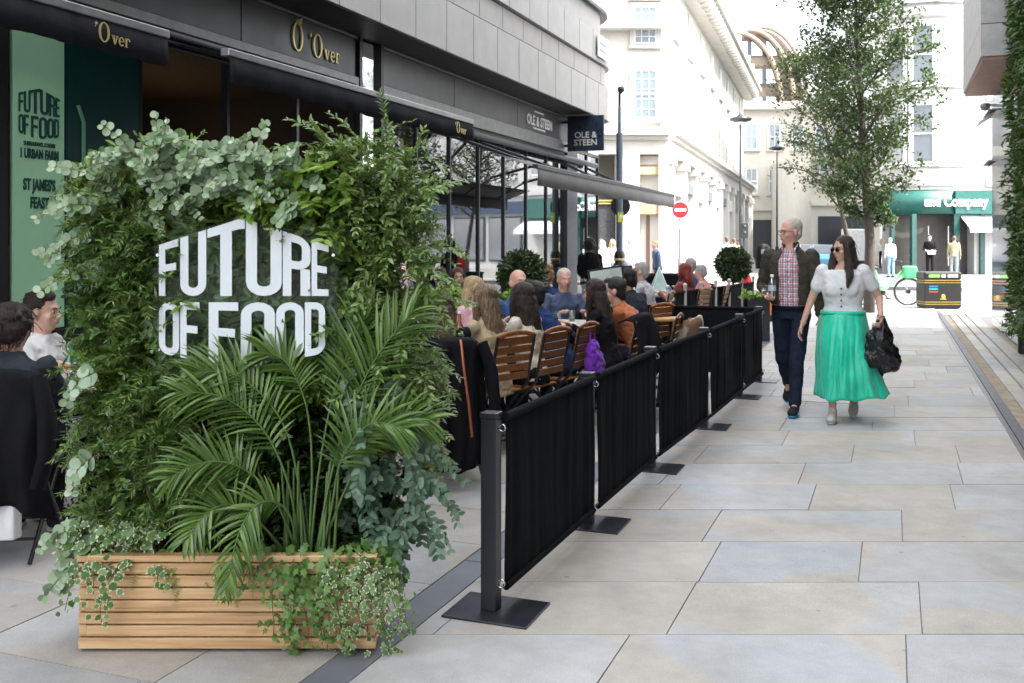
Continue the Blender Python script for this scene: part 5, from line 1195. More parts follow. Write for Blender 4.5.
# chairs along the barrier (backs towards it)
out=Vector((-R2[0],-R2[1]))   # toward the shop
chair(-.19,7.30,face(-.75,.66),'slatted chair nearest the camera, under the diner in beige')
chair(.09,7.62,face(-.85,.52),'slatted chair second from the camera, under the cream top diner')
chair(.35,8.06,face(-.9,.45),'slatted chair third from the camera, behind the purple bag')
chair(1.55,11.4,face(-.9,.2),'slatted chair turned side on behind the rust jumper diner')
def coat_chair(x,y,rz,label): return chair(x,y,rz,label)
coat_chair(-.44,6.5,face(-.35,.93),'slatted chair hidden under a long black coat with tan strap')
coat_chair(.82,8.5,face(-.93,.35),'slatted chair covered by a black jacket left of the cowhide chair')
# tables
table(-.62,7.55,-ST,'pale table in front of the long haired diners, nearest the planter',.7,.7,m_marb)
table(-.30,8.35,-ST,'pale table between the pink top diner and the beige coat diner',.7,.75,m_marb)
table(.12,9.05,-ST,'pale table in front of the bald diner in blue',.7,.75,m_marb)
table(.52,9.85,-ST,'pale table between the navy shirt and rust jumper diners',.7,.8,m_marb)
table(.8,12.2,-ST,'further pale table behind the menu board',.7,.7,m_marb)
table(-1.0,12.4,-ST,'pale table by the bakery window at the back left',.7,.7,m_marb)
table(2.6,15.1,-ST,'pale table of the second cafe beside the red haired diner',.8,.7,m_marb)
bottle(-.42,7.95,.745,'small bottle with orange label in front of the pink top diner',(.25,.08,.02),.22,(.6,.2,.05),(.7,.7,.7))
bottle(-.1,8.6,.745,'dark green bottle between the diners',(.01,.04,.015),.25); bottle(.25,9.2,.745,'clear bottle in front of the bald diner',(.35,.4,.38),.24)
for i,(x,y,l) in enumerate(((-.5,7.75,'tumbler beside the orange labelled bottle'),(-.25,8.3,'tumbler near the elbow of the beige coat diner'),(.05,8.9,'tumbler in the middle of the long table row'),(.45,9.6,'tumbler in front of the navy shirt diner'),(.6,9.95,'tumbler beside the menu board'),(.3,9.0,'tumbler by the clear bottle'))): tumbler(x,y,.745,l)
for i,(x,y,l,f) in enumerate(((-.55,7.4,'white plate nearest the planter',(.4,.2,.06)),(-.15,8.15,'white plate in front of the beige coat diner',(.2,.25,.05)),(.15,8.8,'white plate in the middle of the table row',(.5,.3,.1)),(.5,9.5,'white plate in front of the navy shirt diner',(.35,.1,.05)))): plate(x,y,.745,l,f)
# menu board
t=thing('menu_board','pale menu board on a stand tilted toward the diners','menu board',((607-512)/FPX*10.2,10.2,0),R(14)); mb=MB(); mb.bc((0,0,1.11),(.38,.012,.34),Matrix.Rotation(R(-8),3,'Y')); mb.build('frame',m_dkgrey,t); mb=MB(); mb.bc((0,-.010,1.11),(.34,.006,.30),Matrix.Rotation(R(-8),3,'Y')); mb.build('sheet',mat('pale mint sheet',(.55,.63,.58),.5),t); mb=MB(); mb.cyl((0,.02,0),(0,.02,1.0),.014); mb.bx(-.15,.15,-.13,.17,0,.015); mb.build('stand',m_black,t)
# glass lantern pyramid
t=thing('glass_lantern','small pyramid shaped glass lantern on the second cafe table','lantern',(2.22,15.0,.745)); mb=MB(); mb.add([(-.15,-.15,0),(.15,-.15,0),(.15,.15,0),(-.15,.15,0),(0,0,.42)],[(0,1,4),(1,2,4),(2,3,4),(3,0,4),(3,2,1,0)]); mb.build('body',mat('mint glass',(.45,.65,.58),.15),t); mb=MB()
for (x,y) in ((-.15,-.15),(.15,-.15),(.15,.15),(-.15,.15)): mb.cyl((x,y,0),(0,0,.42),.008)
mb.build('frame',m_white,t)
# cowhide chair and stool
t=thing('cowhide_chair','brown and white cowhide covered chair back showing above the barrier','chair',((676-512)/FPX*9.35,9.35,0),face(-.9,.4))
hn=NT('cowhide'); hn.base(hn.ramp(hn.noise(5,2,.5,hn.mapv(hn.obj(),(1,1,.6)),.5),[(.44,(.55,.48,.4)),(.5,(.22,.12,.07))])); hn.p.inputs['Roughness'].default_value=.9; hn.bump(hn.noise(150,3),.6)
mb=MB()
v=[];f=[]
for i in range(13):
    a=R(-70+i*140/12)
    for (r,z) in ((.26,.42),(.27,.6),(.275,.80),(.26,.86),(.235,.86),(.235,.6),(.23,.42)): v.append((r*math.sin(a),-r*math.cos(a)+.02,z*(1-.06*abs(math.sin(a))) ))
for i in range(12):
    for j in range(7): f.append((i*7+j,i*7+(j+1)%7,(i+1)*7+(j+1)%7,(i+1)*7+j))
mb.add(v,f,True); mb.build('backrest',hn.mat,t); mb=MB(); mb.lathe([(0,.40),(.24,.40),(.25,.44),(.23,.48),(0,.49)],20,cap=False); mb.build('seat',hn.mat,t)
for a in (45,135,225,315): mb=MB(); mb.cyl((.16*math.cos(R(a)),.16*math.sin(R(a)),.40),(.2*math.cos(R(a)),.2*math.sin(R(a)),0),.014); mb.build('leg',m_black,t)
t=thing('wooden_stool','round pale wooden stool top behind the cowhide chair','stool',((664-512)/FPX*10.4,10.4,0)); mb=MB(); mb.lathe([(0,.72),(.17,.72),(.175,.74),(.17,.755),(0,.755)],22,cap=False); mb.build('seat',mat('light oak',(.52,.3,.12),.5),t)
for a in (45,135,225,315): mb=MB(); mb.cyl((.1*math.cos(R(a)),.1*math.sin(R(a)),.72),(.18*math.cos(R(a)),.18*math.sin(R(a)),0),.013); mb.build('leg',m_black,t)
# draped coats
def drape(name,label,cat,x,y,rz,w,z1,z0,front,m,seed=1,flare=.12,grp=None,sleeve=False):
    rn=random.Random(seed); t=thing(name,label,cat,(x,y,0),rz,grp); nx,nz=34,22; v=[];f=[]; ph=[rn.uniform(0,6) for _ in range(5)]
    for j in range(nz+1):
        s_=j/nz
        for i in range(nx+1):
            u=i/nx*2-1; 
            if s_<.12: q=s_/.12; yy=front-front*2*0-(front+.0)*q*0; y_=.06-.10*q; z=z1-.02+.03*math.sin(q*PI/2)-.05*abs(u)**3; ww=w*.5
            else: q=(s_-.12)/.88; y_=-.05-.02-.10*q*.8-.03*math.sin(q*3); z=z1-(z1-z0)*q-.05*abs(u)**3; ww=w*.5*(1+flare*q)
            fold=(math.sin(u*7+ph[0])*.5+math.sin(u*13+ph[1]+s_*3)*.35+math.sin(u*3+ph[2]-s_*4)*.6)*.045*(.25+s_)
            v.append((u*ww+.012*math.sin(s_*9+ph[3]),y_-fold-.05*(1-u*u)*0+.10*abs(u)**2.5*1.0,z+.02*math.sin(u*5+ph[4])*s_))
    for j in range(nz):
        for i in range(nx): f.append((j*(nx+1)+i,(j+1)*(nx+1)+i,(j+1)*(nx+1)+i+1,j*(nx+1)+i+1))
    mb=MB(); mb.add(v,f,True); o=mb.build('fabric',m,t); s_=o.modifiers.new('s','SOLIDIFY'); s_.thickness=.012
    if sleeve:
        for sg in (-1,1): mb=MB(); mb.tube([(sg*w*.46,-.06,z1-.03),(sg*w*.56,-.12,z1-.2),(sg*w*.58,-.16,z1-.38),(sg*w*.52,-.18,z1-.52)],[.05,.065,.058,.05],12,flat=.6); mb.build('sleeve',m,t)
    return t
m_coat=fabric('black wool coat',(.008,.008,.010),.25,700,.4)
drape('coat','long black coat hung over a chair back beside the planter','coat',-.37,6.23,face(-.35,.93),.38,.935,.14,.1,m_coat,2,.25,None,True)
drape('jacket','black jacket hung over a chair back near the barrier','jacket',1.10,8.40,face(-.93,.35),.46,.94,.45,.1,m_coat,5,.1)
t=thing('shoulder_strap','thin tan leather bag strap hanging over the black coat','strap',(-.26,6.10,0)); mb=MB(); mb.tube([(-.06,.06,.93),(-.05,.0,.90),(-.03,-.06,.75),(-.0,-.09,.55),(.02,-.10,.36)],[.008]*5,6,flat=.35,up=(1,0,0)); mb.build('strap',mat('tan leather',(.32,.09,.03),.5),t)

# ================================================================ PEOPLE
def clouds(name,scale):
    t=bpy.data.textures.get(name) or bpy.data.textures.new(name,'CLOUDS'); t.noise_scale=scale; t.noise_depth=3; return t
def blob(mb,name,m,parent,voxel=.01,smooth=5,folds=None,bake=True):
    o=mb.build(name,m if isinstance(m,(list,tuple)) else [m],None)
    r=o.modifiers.new('r','REMESH'); r.mode='VOXEL'; r.voxel_size=voxel; r.use_smooth_shade=True
    s_=o.modifiers.new('s','SMOOTH'); s_.factor=.5; s_.iterations=smooth
    if folds:
        for k,(sc2,st) in enumerate(folds):
            d=o.modifiers.new('d%d'%k,'DISPLACE'); d.texture=clouds('cl%g'%sc2,sc2); d.strength=st; d.mid_level=.5; d.texture_coords='LOCAL'
    dg=bpy.context.evaluated_depsgraph_get(); dg.update(); me=bpy.data.meshes.new_from_object(o.evaluated_get(dg)); old=o.data; o.modifiers.clear(); o.data=me; bpy.data.meshes.remove(old)
    me.name=name
    if parent: o.parent=parent
    me.polygons.foreach_set('use_smooth',[True]*len(me.polygons)); return o
def cone(mb,pts,rs,n=12,flat=1.0,up=None):
    mb.tube(pts,rs,n,True,flat,up)
    if flat==1.0:
        for p,r in zip(pts,rs): mb.sph(p,r,n,8)
def loft(mb,rings,n=24,cap=True,a0=0,a1=2*PI,th=0,ex=2.4,pleat=None):
    """rings: (center, xaxis, yaxis, rx, ry); superellipse"""
    full=abs(a1-a0-2*PI)<1e-6; m=n if full else n+1
    def grid(off):
        vs=[]
        for k,(c,ax,ay,rx,ry) in enumerate(rings):
            for j in range(m):
                t=a0+(a1-a0)*j/n; ct,st=math.cos(t),math.sin(t); q=(abs(ct)**ex+abs(st)**ex)**(-1/ex)
                q2=1+(pleat(k,t) if pleat else 0)
                vs.append(Vector(c)+Vector(ax)*(rx+off)*ct*q*q2+Vector(ay)*(ry+off)*st*q*q2)
        return vs
    fs=[]
    for i in range(len(rings)-1):
        for j in range(n): j2=(j+1)%m; fs.append((i*m+j,i*m+j2,(i+1)*m+j2,(i+1)*m+j))
    if not th:
        vs=grid(0)
        if full and cap: fs+=[tuple(range(m-1,-1,-1)),tuple(range((len(rings)-1)*m,len(rings)*m))]
        mb.add(vs,fs,True)
    else:
        o=grid(0); i_=grid(-th); N=len(o); k=len(rings); F=list(fs)+[tuple(N+x for x in f[::-1]) for f in fs]
        for i in range(k-1):
            if not full:
                F.append((i*m,(i+1)*m,N+(i+1)*m,N+i*m)); F.append((i*m+n,N+i*m+n,N+(i+1)*m+n,(i+1)*m+n))
        for j in range(n):
            j2=(j+1)%m; F.append((j2,j,N+j,N+j2)); b=(k-1)*m; F.append((b+j,b+j2,N+b+j2,N+b+j))
        mb.add(o+i_,F,True)
def skin_mat(nm,c):
    n=NT(nm); f=n.noise(14,4); n.base(n.ramp(f,[(.3,mul(c,.88)),(.7,mul(c,1.06))])); n.p.inputs['Roughness'].default_value=.5; n.p.inputs['Subsurface Weight'].default_value=.12; n.p.inputs['Subsurface Radius'].default_value=(.02,.008,.004); n.p.inputs['Subsurface Scale'].default_value=.5; n.bump(n.noise(260,2),.08,.003); return n.mat
SK={'fair':skin_mat('fair skin',(.60,.36,.27)),'pink':skin_mat('rosy skin',(.62,.34,.26)),'tan':skin_mat('tan skin',(.45,.26,.17)),'brown':skin_mat('brown skin',(.20,.10,.06))}
def hair_mat(nm,c1,c2):
    n=NT(nm); v=n.mapv(n.obj(),(70,70,6)); f=n.noise(1.6,6,.65,v,.6); n.base(n.ramp(f,[(.32,c1),(.62,c2)])); n.p.inputs['Roughness'].default_value=.42; n.p.inputs['Anisotropic'].default_value=.5; n.bump(f,.9,.02); return n.mat
HA={'dark':hair_mat('dark brown hair',(.010,.006,.004),(.045,.025,.016)),'black':hair_mat('black hair',(.004,.004,.004),(.02,.017,.015)),'brown':hair_mat('brown hair',(.035,.018,.010),(.13,.07,.04)),'blonde':hair_mat('blonde hair',(.28,.18,.08),(.60,.46,.26)),'highlight':hair_mat('highlighted hair',(.02,.013,.009),(.36,.25,.14)),'grey':hair_mat('grey hair',(.24,.23,.22),(.52,.50,.48)),'red':hair_mat('dyed red hair',(.09,.01,.01),(.32,.04,.03)),'ginger':hair_mat('ginger hair',(.16,.07,.03),(.42,.24,.12)),'white':hair_mat('pale short hair',(.42,.36,.29),(.66,.60,.52))}
m_eye=mat('eye white',(.7,.68,.65),.2,var=.02); m_iris=mat('iris',(.03,.02,.015),.15,var=.02); m_lip=mat('lips',(.42,.14,.12),.45,var=.05); m_brow=mat('eyebrow',(.05,.03,.02),.8)
m_denim=fabric('navy trousers',(.014,.019,.038),.2,800,.5); m_blk=fabric('black cloth',(.010,.010,.012),.25,600,.5); m_sole=mat('white sole',(.6,.6,.58),.6); m_trainer=fabric('dark trainer',(.02,.022,.028),.2); m_lens=mat('dark lens',(.006,.005,.005),.08,0,.02,spec=.8)
def ik(a,b,l1,l2,hint):
    a=Vector(a);b=Vector(b); d=b-a; L=min(d.length,(l1+l2)*.995); dn=d.normalized(); b=a+dn*L
    x=(l1*l1-l2*l2+L*L)/(2*L); h=math.sqrt(max(0,l1*l1-x*x)); hv=Vector(hint); hv=(hv-dn*hv.dot(dn)); hv=hv.normalized() if hv.length>1e-6 else Vector((0,0,-1))
    return a+dn*x+hv*h,b
def hand(mb,w,d,pn,u,side,curl=.5,fine=True):
    """w wrist, d pointing direction, pn palm normal (fingers curl toward it), thumb side vector = cross"""
    d=Vector(d).normalized(); pn=Vector(pn); pn=(pn-d*pn.dot(d)).normalized(); s=d.cross(pn)*side   # s: toward the thumb
    c=w+d*.045*u; M3=Matrix((s,d,pn)).transposed()
    mb.sph(c,(.040*u,.052*u,.017*u),12,8,M3)
    if not fine:
        mb.sph(w+d*.11*u+pn*.02*u,(.034*u,.045*u,.018*u),10,8,M3); cone(mb,[w+d*.02*u+s*.02*u,w+d*.07*u+s*.045*u],[.014*u,.010*u],8); return
    for i,(o_,l,sp) in enumerate(((.030,.078,.10),(.010,.088,.03),(-.010,.082,-.03),(-.029,.064,-.10))):
        b=w+d*.085*u+s*o_*u; dd=(d+s*sp).normalized(); p=[w+d*.04*u+s*o_*.8*u,b]; ang=.15+curl*.25; r=[.0095*u,.0092*u]; seg=(.42,.32,.26)
        for k in range(3):
            dd2=dd*math.cos(ang)+pn*math.sin(ang); b=b+dd2*l*seg[k]*u; p.append(b); r.append((.0085,.0078,.0068)[k]*u); ang+=curl*(.75 if k==0 else .6)
        cone(mb,p,r,8)
    t0=w+d*.02*u+s*.022*u; t1=t0+(d*.6+s*.75+pn*.3).normalized()*.038*u; t2=t1+(d*.85+s*.25+pn*.45).normalized()*.030*u; t3=t2+(d*.9-s*.05+pn*.5).normalized()*.024*u
    cone(mb,[w+d*.01*u,t0,t1,t2,t3],[.014*u,.0135*u,.0115*u,.0100*u,.0085*u],8)
def person(label,x,y,fdir,H=1.72,pose='sit',lean=8,yaw=0,pitch=0,skin='fair',hair=('short','brown'),top=None,legs=None,sleeve='long',fem=False,wide=1.0,hands=None,group=None,vox=.010,shoes=None,zbase=0,seat=.43,longtop=False,stride=None,curl=(.5,.5),open_jacket=None,skirt=None,fine=False,side=0,palm=None,puff=False,nosleeve=None):
    u=H/1.75; t=thing('person',label,'person',(x,y,zbase),face(*fdir),group); top=top or m_blk; legs=legs or m_denim; sk=SK[skin]
    A=lambda a,b,c:Vector((a*u,b*u,c*u)); ln=R(lean)
    if pose=='sit': hip=Vector((0,0,seat+.085*u))
    else: hip=A(0,0,.93)
    if stride: hip=A(0,0,.905)
    up=Vector((math.sin(R(side)),math.sin(ln),math.cos(ln))).normalized(); fw=Vector((0,math.cos(ln),-math.sin(ln))); rt=fw.cross(up).normalized(); fw=up.cross(rt)
    kk=.91 if pose=='sit' else 1
    def sp(h,f=0,r=0): return hip+up*h*u*kk+fw*f*u+rt*r*u
    sh=.50; wS=(.160 if fem else .182)*wide**.45; neck=sp(sh+.055,.01); 
    hf=Matrix.Rotation(R(yaw),3,'Z')@Matrix.Rotation(R(-pitch+lean*.35),3,'X'); hf=Matrix.Rotation(R(-(lean*.35)),3,'X')@Matrix.Rotation(R(yaw),3,'Z')@Matrix.Rotation(R(-pitch),3,'X')
    hc=neck+Vector((0,math.sin(ln*.6),math.cos(ln*.6)))*.135*u
    h_=lambda a,b,c: hc+hf@Vector((a*u,b*u,c*u))
    # limbs
    shl=[sp(sh-.02,0,s_*wS) for s_ in (1,-1)]
    if hands is None: hands=((.14,.38,.80),(-.14,.38,.80)) if pose=='sit' else ((.25,.06,.80),(-.25,.06,.80))
    arms=[]
    for k,s_ in enumerate((1,-1)):
        hp=Vector(hands[k]); hp=Vector((hp.x*u,hp.y*u,hp.z*u if pose!='sit' else hp.z)); e,w=ik(shl[k],hp,.285*u,.255*u,Vector((s_*.45,-.8,-.5))); arms.append((shl[k],e,w))
    if pose=='sit':
        L=[((s_*.09*u,0,hip.z),(s_*.12*u,.42*u,hip.z+.01),(s_*.12*u,.40*u+.0,.09*u)) for s_ in (1,-1)]
        L=[tuple(Vector(q) for q in l) for l in L]
    elif stride:
        L=[]
        for s_,(fy,fz) in zip((1,-1),stride): k_,an=ik(hip+A(s_*.085,0,-.02),A(s_*.075,fy,.085+fz),.43*u,.41*u,Vector((0,1,.1))); L.append((hip+A(s_*.085,0,-.02),k_,an))
    else: L=[(hip+A(s_*.085,0,-.02),A(s_*.10,.02,.49),A(s_*.10,-.01,.085)) for s_ in (1,-1)]
    # ---- body (skin): one continuous mesh
    mb=MB()
    mb.sph(h_(0,-.012,.032),(.074*u,.093*u,.088*u),16,12,hf); mb.sph(h_(0,.018,-.03),(.058*u,.072*u,.085*u),16,12,hf); mb.sph(h_(0,.050,-.088),(.030*u,.028*u,.026*u),10,8,hf); mb.sph(h_(0,.02,-.07),(.046*u,.055*u,.035*u),10,8,hf)
    cone(mb,[h_(0,.082,.005),h_(0,.104,-.026)],[.009*u,.0135*u],8); mb.sph(h_(0,.098,-.031),(.016*u,.012*u,.009*u),8,6,hf); mb.sph(h_(0,.078,.024),(.050*u,.016*u,.011*u),10,6,hf)
    mb.sph(h_(0,.088,-.058),(.022*u,.010*u,.012*u),8,6,hf)
    for s_ in (1,-1): mb.sph(h_(s_*.076,-.008,-.010),(.012*u,.022*u,.034*u),8,6,hf); mb.sph(h_(s_*.042,.060,-.028),(.022*u,.018*u,.022*u),8,6,hf)
    cone(mb,[h_(0,-.02,-.04),neck+up*.0,sp(sh-.03)],[.052*u*(.88 if fem else 1),.054*u*(.88 if fem else 1),.07*u],14)
    loft(mb,[(sp(-.02),rt,fw,.13*u*wide,.09*u),(sp(.15),rt,fw,.11*u*wide,.08*u),(sp(.35),rt,fw,.14*u*wide,.09*u),(sp(.47),rt,fw,.13*u*wide,.07*u),(sp(.54),rt,fw,.05*u,.045*u)],18)
    for k,(a,e,w) in enumerate(arms):
        cone(mb,[a,e,w],[.040*u*wide**.5,.033*u*wide**.5,.024*u],12); dirw=(w-e).normalized(); pnv=Vector(palm[k]) if palm else (Vector((-1 if k==0 else 1,.1,0)) if dirw.z<-.6 else Vector((0,0,-1)))
        hand(mb,w,dirw if not palm else (dirw*.8+Vector((0,0,0))),pnv,u,1 if k==0 else -1,curl[k],fine)
    for (a,k_,an) in L: cone(mb,[a,k_,an],[.062*u,.046*u,.034*u],12); cone(mb,[an,an+A(0,.10,-.04)],[.03*u,.025*u],8)
    body=blob(mb,'body',sk,t,vox,3)
    # face bits
    if vox<.013:
        for s_ in (1,-1):
            mb=MB(); mb.sph(h_(s_*.031,.0775,.002),(.0125*u,.008*u,.0075*u),10,8,hf); ey=mb.build('eye',m_eye,t)
            mb=MB(); mb.sph(h_(s_*.031,.0835,.002),(.0055*u,.003*u,.0055*u),8,6,hf); mb.build('iris',m_iris,ey)
            mb=MB(); mb.tube([h_(s_*.016,.092,.022),h_(s_*.034,.090,.028),h_(s_*.052,.078,.022)],[.0035*u,.0045*u,.002*u],6); mb.build('eyebrow',m_brow if hair[1] not in('white','grey','blonde') else HA[hair[1]],t)
        mb=MB(); mb.tube([h_(-.022,.088,-.060),h_(0,.0985,-.057),h_(.022,.088,-.060)],[.002*u,.0055*u,.002*u],6); mb.build('mouth',m_lip,t)
    # ---- hair
    hm=HA[hair[1]]; hs=hair[0]; mb=MB(); cap=lambda k=1.0: mb.sph(h_(0,-.026,.046),(.084*u*k,.095*u*k,.084*u*k),16,12,hf)
    hv=voxh=max(vox*.9,.008)
    if hs=='short': cap(); mb.sph(h_(0,-.055,-.005),(.076*u,.062*u,.085*u),12,10,hf); mb.sph(h_(.02,.035,.098),(.055*u,.045*u,.028*u),10,8,hf)
    elif hs=='crop': cap(.985); mb.sph(h_(0,-.050,-.005),(.074*u,.060*u,.080*u),12,10,hf)
    elif hs=='bald': mb.sph(h_(0,-.040,-.005),(.0795*u,.068*u,.050*u),12,10,hf)
    elif hs in('curly','afro'):
        k=1.12 if hs=='curly' else 1.35; cap(k); mb.sph(h_(0,-.06,-.0),(.085*u*k,.07*u*k,.085*u),12,10,hf); rn=random.Random(len(label))
        for i in range(90):
            d=Vector((rn.gauss(0,1),rn.gauss(0,1)-.4,rn.gauss(0,1)+.6)).normalized(); 
            if d.y>.5 and d.z<.4: continue
            mb.sph(h_(d.x*.085*k,-.026+d.y*.095*k,.04+d.z*.085*k),.017*u,8,6)
    elif hs=='bun': cap(1.0); mb.sph(h_(0,-.055,.0),(.078*u,.06*u,.07*u),12,10,hf); mb.sph(h_(0,-.07,.13),(.05*u,.05*u,.042*u),12,8,hf)
    elif hs in('long','bob'):
        cap(1.04); q=.62 if hs=='bob' else 1.0; bk=-.05
        down=Vector((0,0,-1)); base=h_(0,-.045,.01); back=hf@Vector((0,-1,0)); back.z=0; back=back.normalized() if back.length>.1 else Vector((0,-1,0)); rx=Vector((back.y,-back.x,0))*-1
        rings=[]
        for (dz,bo,w_,d_) in ((.0,.0,.088,.075),(-.10,.018,.100,.066),(-.20,.030,.108,.056),(-.31,.036,.100,.045),(-.42,.034,.070,.025)):
            rings.append((base+down*(-dz)*q*u+back*(bo+.10*max(0,-dz-.12)*math.sin(0))*u-Vector((0,math.sin(ln)*(-dz)*.6*u,0)),rx,back,w_*u,d_*u))
        loft(mb,rings,18,ex=2.2)
        for s_ in (1,-1):
            p=h_(s_*.074,.012,.035); cone(mb,[p,p+Vector((0,0,-.10*q*u))+rx*s_*.008*u*(-1 if rx.dot(hf@Vector((1,0,0)))<0 else 1),p+Vector((0,0,-.21*q*u)),p+Vector((0,.02,-.33*q*u))],[.024*u,.030*u,.028*u,.010*u],10)
    if hs!='none':
        ho=blob(mb,'hair',hm,t,hv,2,[(.045 if hs!='afro' else .03,.012*u),(.015,.006*u)] if hs not in('bald','crop') else None)
        if hs in('long','bob','curly','short') and vox<.02: 
            # loose strands following the surface
            me=ho.data; nv=len(me.vertices); rn=random.Random(nv); sm_=MB(); 
            for i in range(150 if hs!='short' else 110):
                v=me.vertices[rn.randrange(nv)]; p=Vector(v.co); n_=Vector(v.normal); d=Vector((rn.uniform(-.15,.15),rn.uniform(-.15,.15),-1)) if hs!='short' else (hf@Vector((rn.uniform(-.4,.4),-1,rn.uniform(-.6,.3))))
                d=(d-n_*d.dot(n_)).normalized(); Ls=(.09 if hs!='short' else .035)*u; a=p+n_*.001; sm_.tube([a,a+d*Ls*.5+n_*.004,a+d*Ls+n_*.001],[.0016,.0022,.0006],3,False)
            sm_.build('loose_strands',hm,ho)
    # ---- top
    if top:
        mb=MB(); tw=wide
        if fem: R_=[(-.04 if not longtop else -.12,.165,.115),(.06,.150,.108),(.17,.128,.095),(.30,.148,.115),(.38,.150,.118),(.46,.150,.092),(.50,.115,.075)]+([(.515,.105,.07),(.545,.066,.058)] if not puff else [])
        else: R_=[((-.04 if not open_jacket else .02) if not longtop else -.10,.160,.115),(.08,.155,.115),(.20,.152,.112),(.33,.172,.122),(.42,.175,.115),(.48,.150,.095),(.525,.095,.07),(.55,.066,.060)]
        loft(mb,[(sp(h,.0),rt,fw,a*u*tw,b*u*(tw if tw<1.2 else tw*.95)) for h,a,b in R_],28)
        if fem:
            mb.sph(sp(.33,.060*tw),(.125*u*tw,.062*u*tw,.080*u*tw),18,12)
            for s_ in (1,-1): mb.sph(sp(.32,.074*tw,s_*.055*tw),(.066*u*tw,.050*u*tw,.066*u*tw),12,8)
        for k,(a,e,w) in enumerate(arms):
            if sleeve=='long': cone(mb,[a,e,w-(w-e).normalized()*.005],[.054*u*wide**.5,.047*u*wide**.4,.035*u],14)
            elif sleeve=='short':
                m_=a.lerp(e,.55); cone(mb,[a,m_],[.062*u*wide**.5,.056*u*wide**.4],14)
                if puff: mb.sph(a.lerp(e,.45),(.057*u,.056*u,.065*u),14,10)
            mb.sph(a,(.056*u*wide**.4,)*3,12,8)
        if not open_jacket and not puff: 
            loft(mb,[(sp(.535),rt,fw,.070*u,.062*u),(sp(.57,-.005),rt,fw,.062*u,.058*u)],16)
        tp=blob(mb,'top',top,t,vox*1.0,4,[(.09,.034*u),(.04,.016*u)] if not puff else [(.12,.022*u),(.035,.006*u)])
    # ---- legs
    if skirt is None:
        mb=MB(); loft(mb,[(sp(-.075),rt,fw,.150*u*wide,.118*u*wide**.5),(sp(.02),rt,fw,.158*u*wide,.118*u*wide**.5),(sp(.09),rt,fw,.145*u*wide,.105*u*wide**.5)],20)
        for (a,k_,an) in L: cone(mb,[a,k_,an+(k_-an).normalized()*.02*u],[.088*u*wide**.5,.066*u,.054*u],14)
        blob(mb,'trousers',legs,t,max(vox,.009),4,[(.09,.022*u),(.03,.008*u)])
    # ---- shoes
    sm2=shoes or m_trainer
    for i,(a,k_,an) in enumerate(L):
        td=Vector((0,1,0)); tilt=0
        if stride and an.z>.13*u: tilt=-.55
        dv=Vector((0,math.cos(tilt),math.sin(tilt))); uv=Vector((0,-math.sin(tilt),math.cos(tilt))); base=an-uv*.045*u
        mb=MB(); M3=Matrix((Vector((1,0,0)),dv,uv)).transposed(); mb.sph(base+dv*.13*u,(.046*u,.075*u,.032*u),12,8,M3); mb.sph(base+dv*.02*u+uv*.01*u,(.040*u,.065*u,.042*u),12,8,M3); mb.sph(base+dv*.075*u+uv*.012*u,(.042*u,.08*u,.034*u),12,8,M3); cone(mb,[base+uv*.01,an+uv*.02],[.04*u,.040*u],12)
        sh_=blob(mb,'shoe',sm2,t,max(vox*.8,.007),3)
        mb=MB(); mb.sph(base+dv*.07*u-uv*.028*u,(.047*u,.132*u,.014*u),16,6,M3); mb.build('sole',m_sole,sh_)
    return t,dict(hc=hc,h_=h_,hf=hf,arms=arms,sp=sp,rt=rt,fw=fw,up=up,u=u,L=L,hip=hip)
def glasses(t,I,dark=False):
    u=I['u']; h_=I['h_']; mb=MB()
    for s_ in (1,-1):
        c=h_(s_*.032,.098,.0)
        a=[h_(s_*.032+.024*math.cos(q),.098-abs(.5*(s_*.024*math.cos(q)))*.3,.0+(.017)*math.sin(q)) for q in [i*PI/8 for i in range(17)]]; mb.tube(a,.0022*u,6,False); mb.tube([h_(s_*.055,.092,.006),h_(s_*.077,.02,.004),h_(s_*.078,-.01,-.002)],.0022*u,6)
    mb.tube([h_(-.009,.1,.004),h_(0,.103,.007),h_(.009,.1,.004)],.0022*u,6); g_=mb.build('glasses',m_black,t)
    if dark:
        for s_ in (1,-1): mb=MB(); mb.sph(h_(s_*.032,.099,-.002),(.026*u,.0045*u,.020*u),14,8,I['hf']); mb.build('lens',m_lens,g_)
# ---------------------------------------------------------------- walking man
yv=lambda px,Y:(px-512)/FPX*Y
npl=NT('red blue plaid shirt'); o_=npl.obj(); sx=npl.n('ShaderNodeSeparateXYZ'); npl.l(o_,sx.inputs[0])
def stripes(ax,per,w,ph=0): return npl.math('LESS_THAN',npl.math('FRACT',npl.math('ADD',npl.math('MULTIPLY',sx.outputs[ax],1/per),ph)),w)
c=npl.mix(npl.math('MULTIPLY',stripes(0,.045,.34),.75),(.72,.72,.74),(.42,.04,.06)); c=npl.mix(npl.math('MULTIPLY',stripes(2,.045,.34),.65),c,(.42,.04,.06)); c=npl.mix(npl.math('MULTIPLY',stripes(0,.045,.16,.5),.8),c,(.04,.07,.20)); c=npl.mix(npl.math('MULTIPLY',stripes(2,.045,.16,.5),.8),c,(.04,.07,.20)); npl.base(c); npl.p.inputs['Roughness'].default_value=.85; npl.bump(npl.noise(15,3),.3,.02)
m_olive=fabric('dark olive bomber cloth',(.050,.047,.034),.15,500,.55,rough=.6)
mx,my=yv(791,9.1),9.1
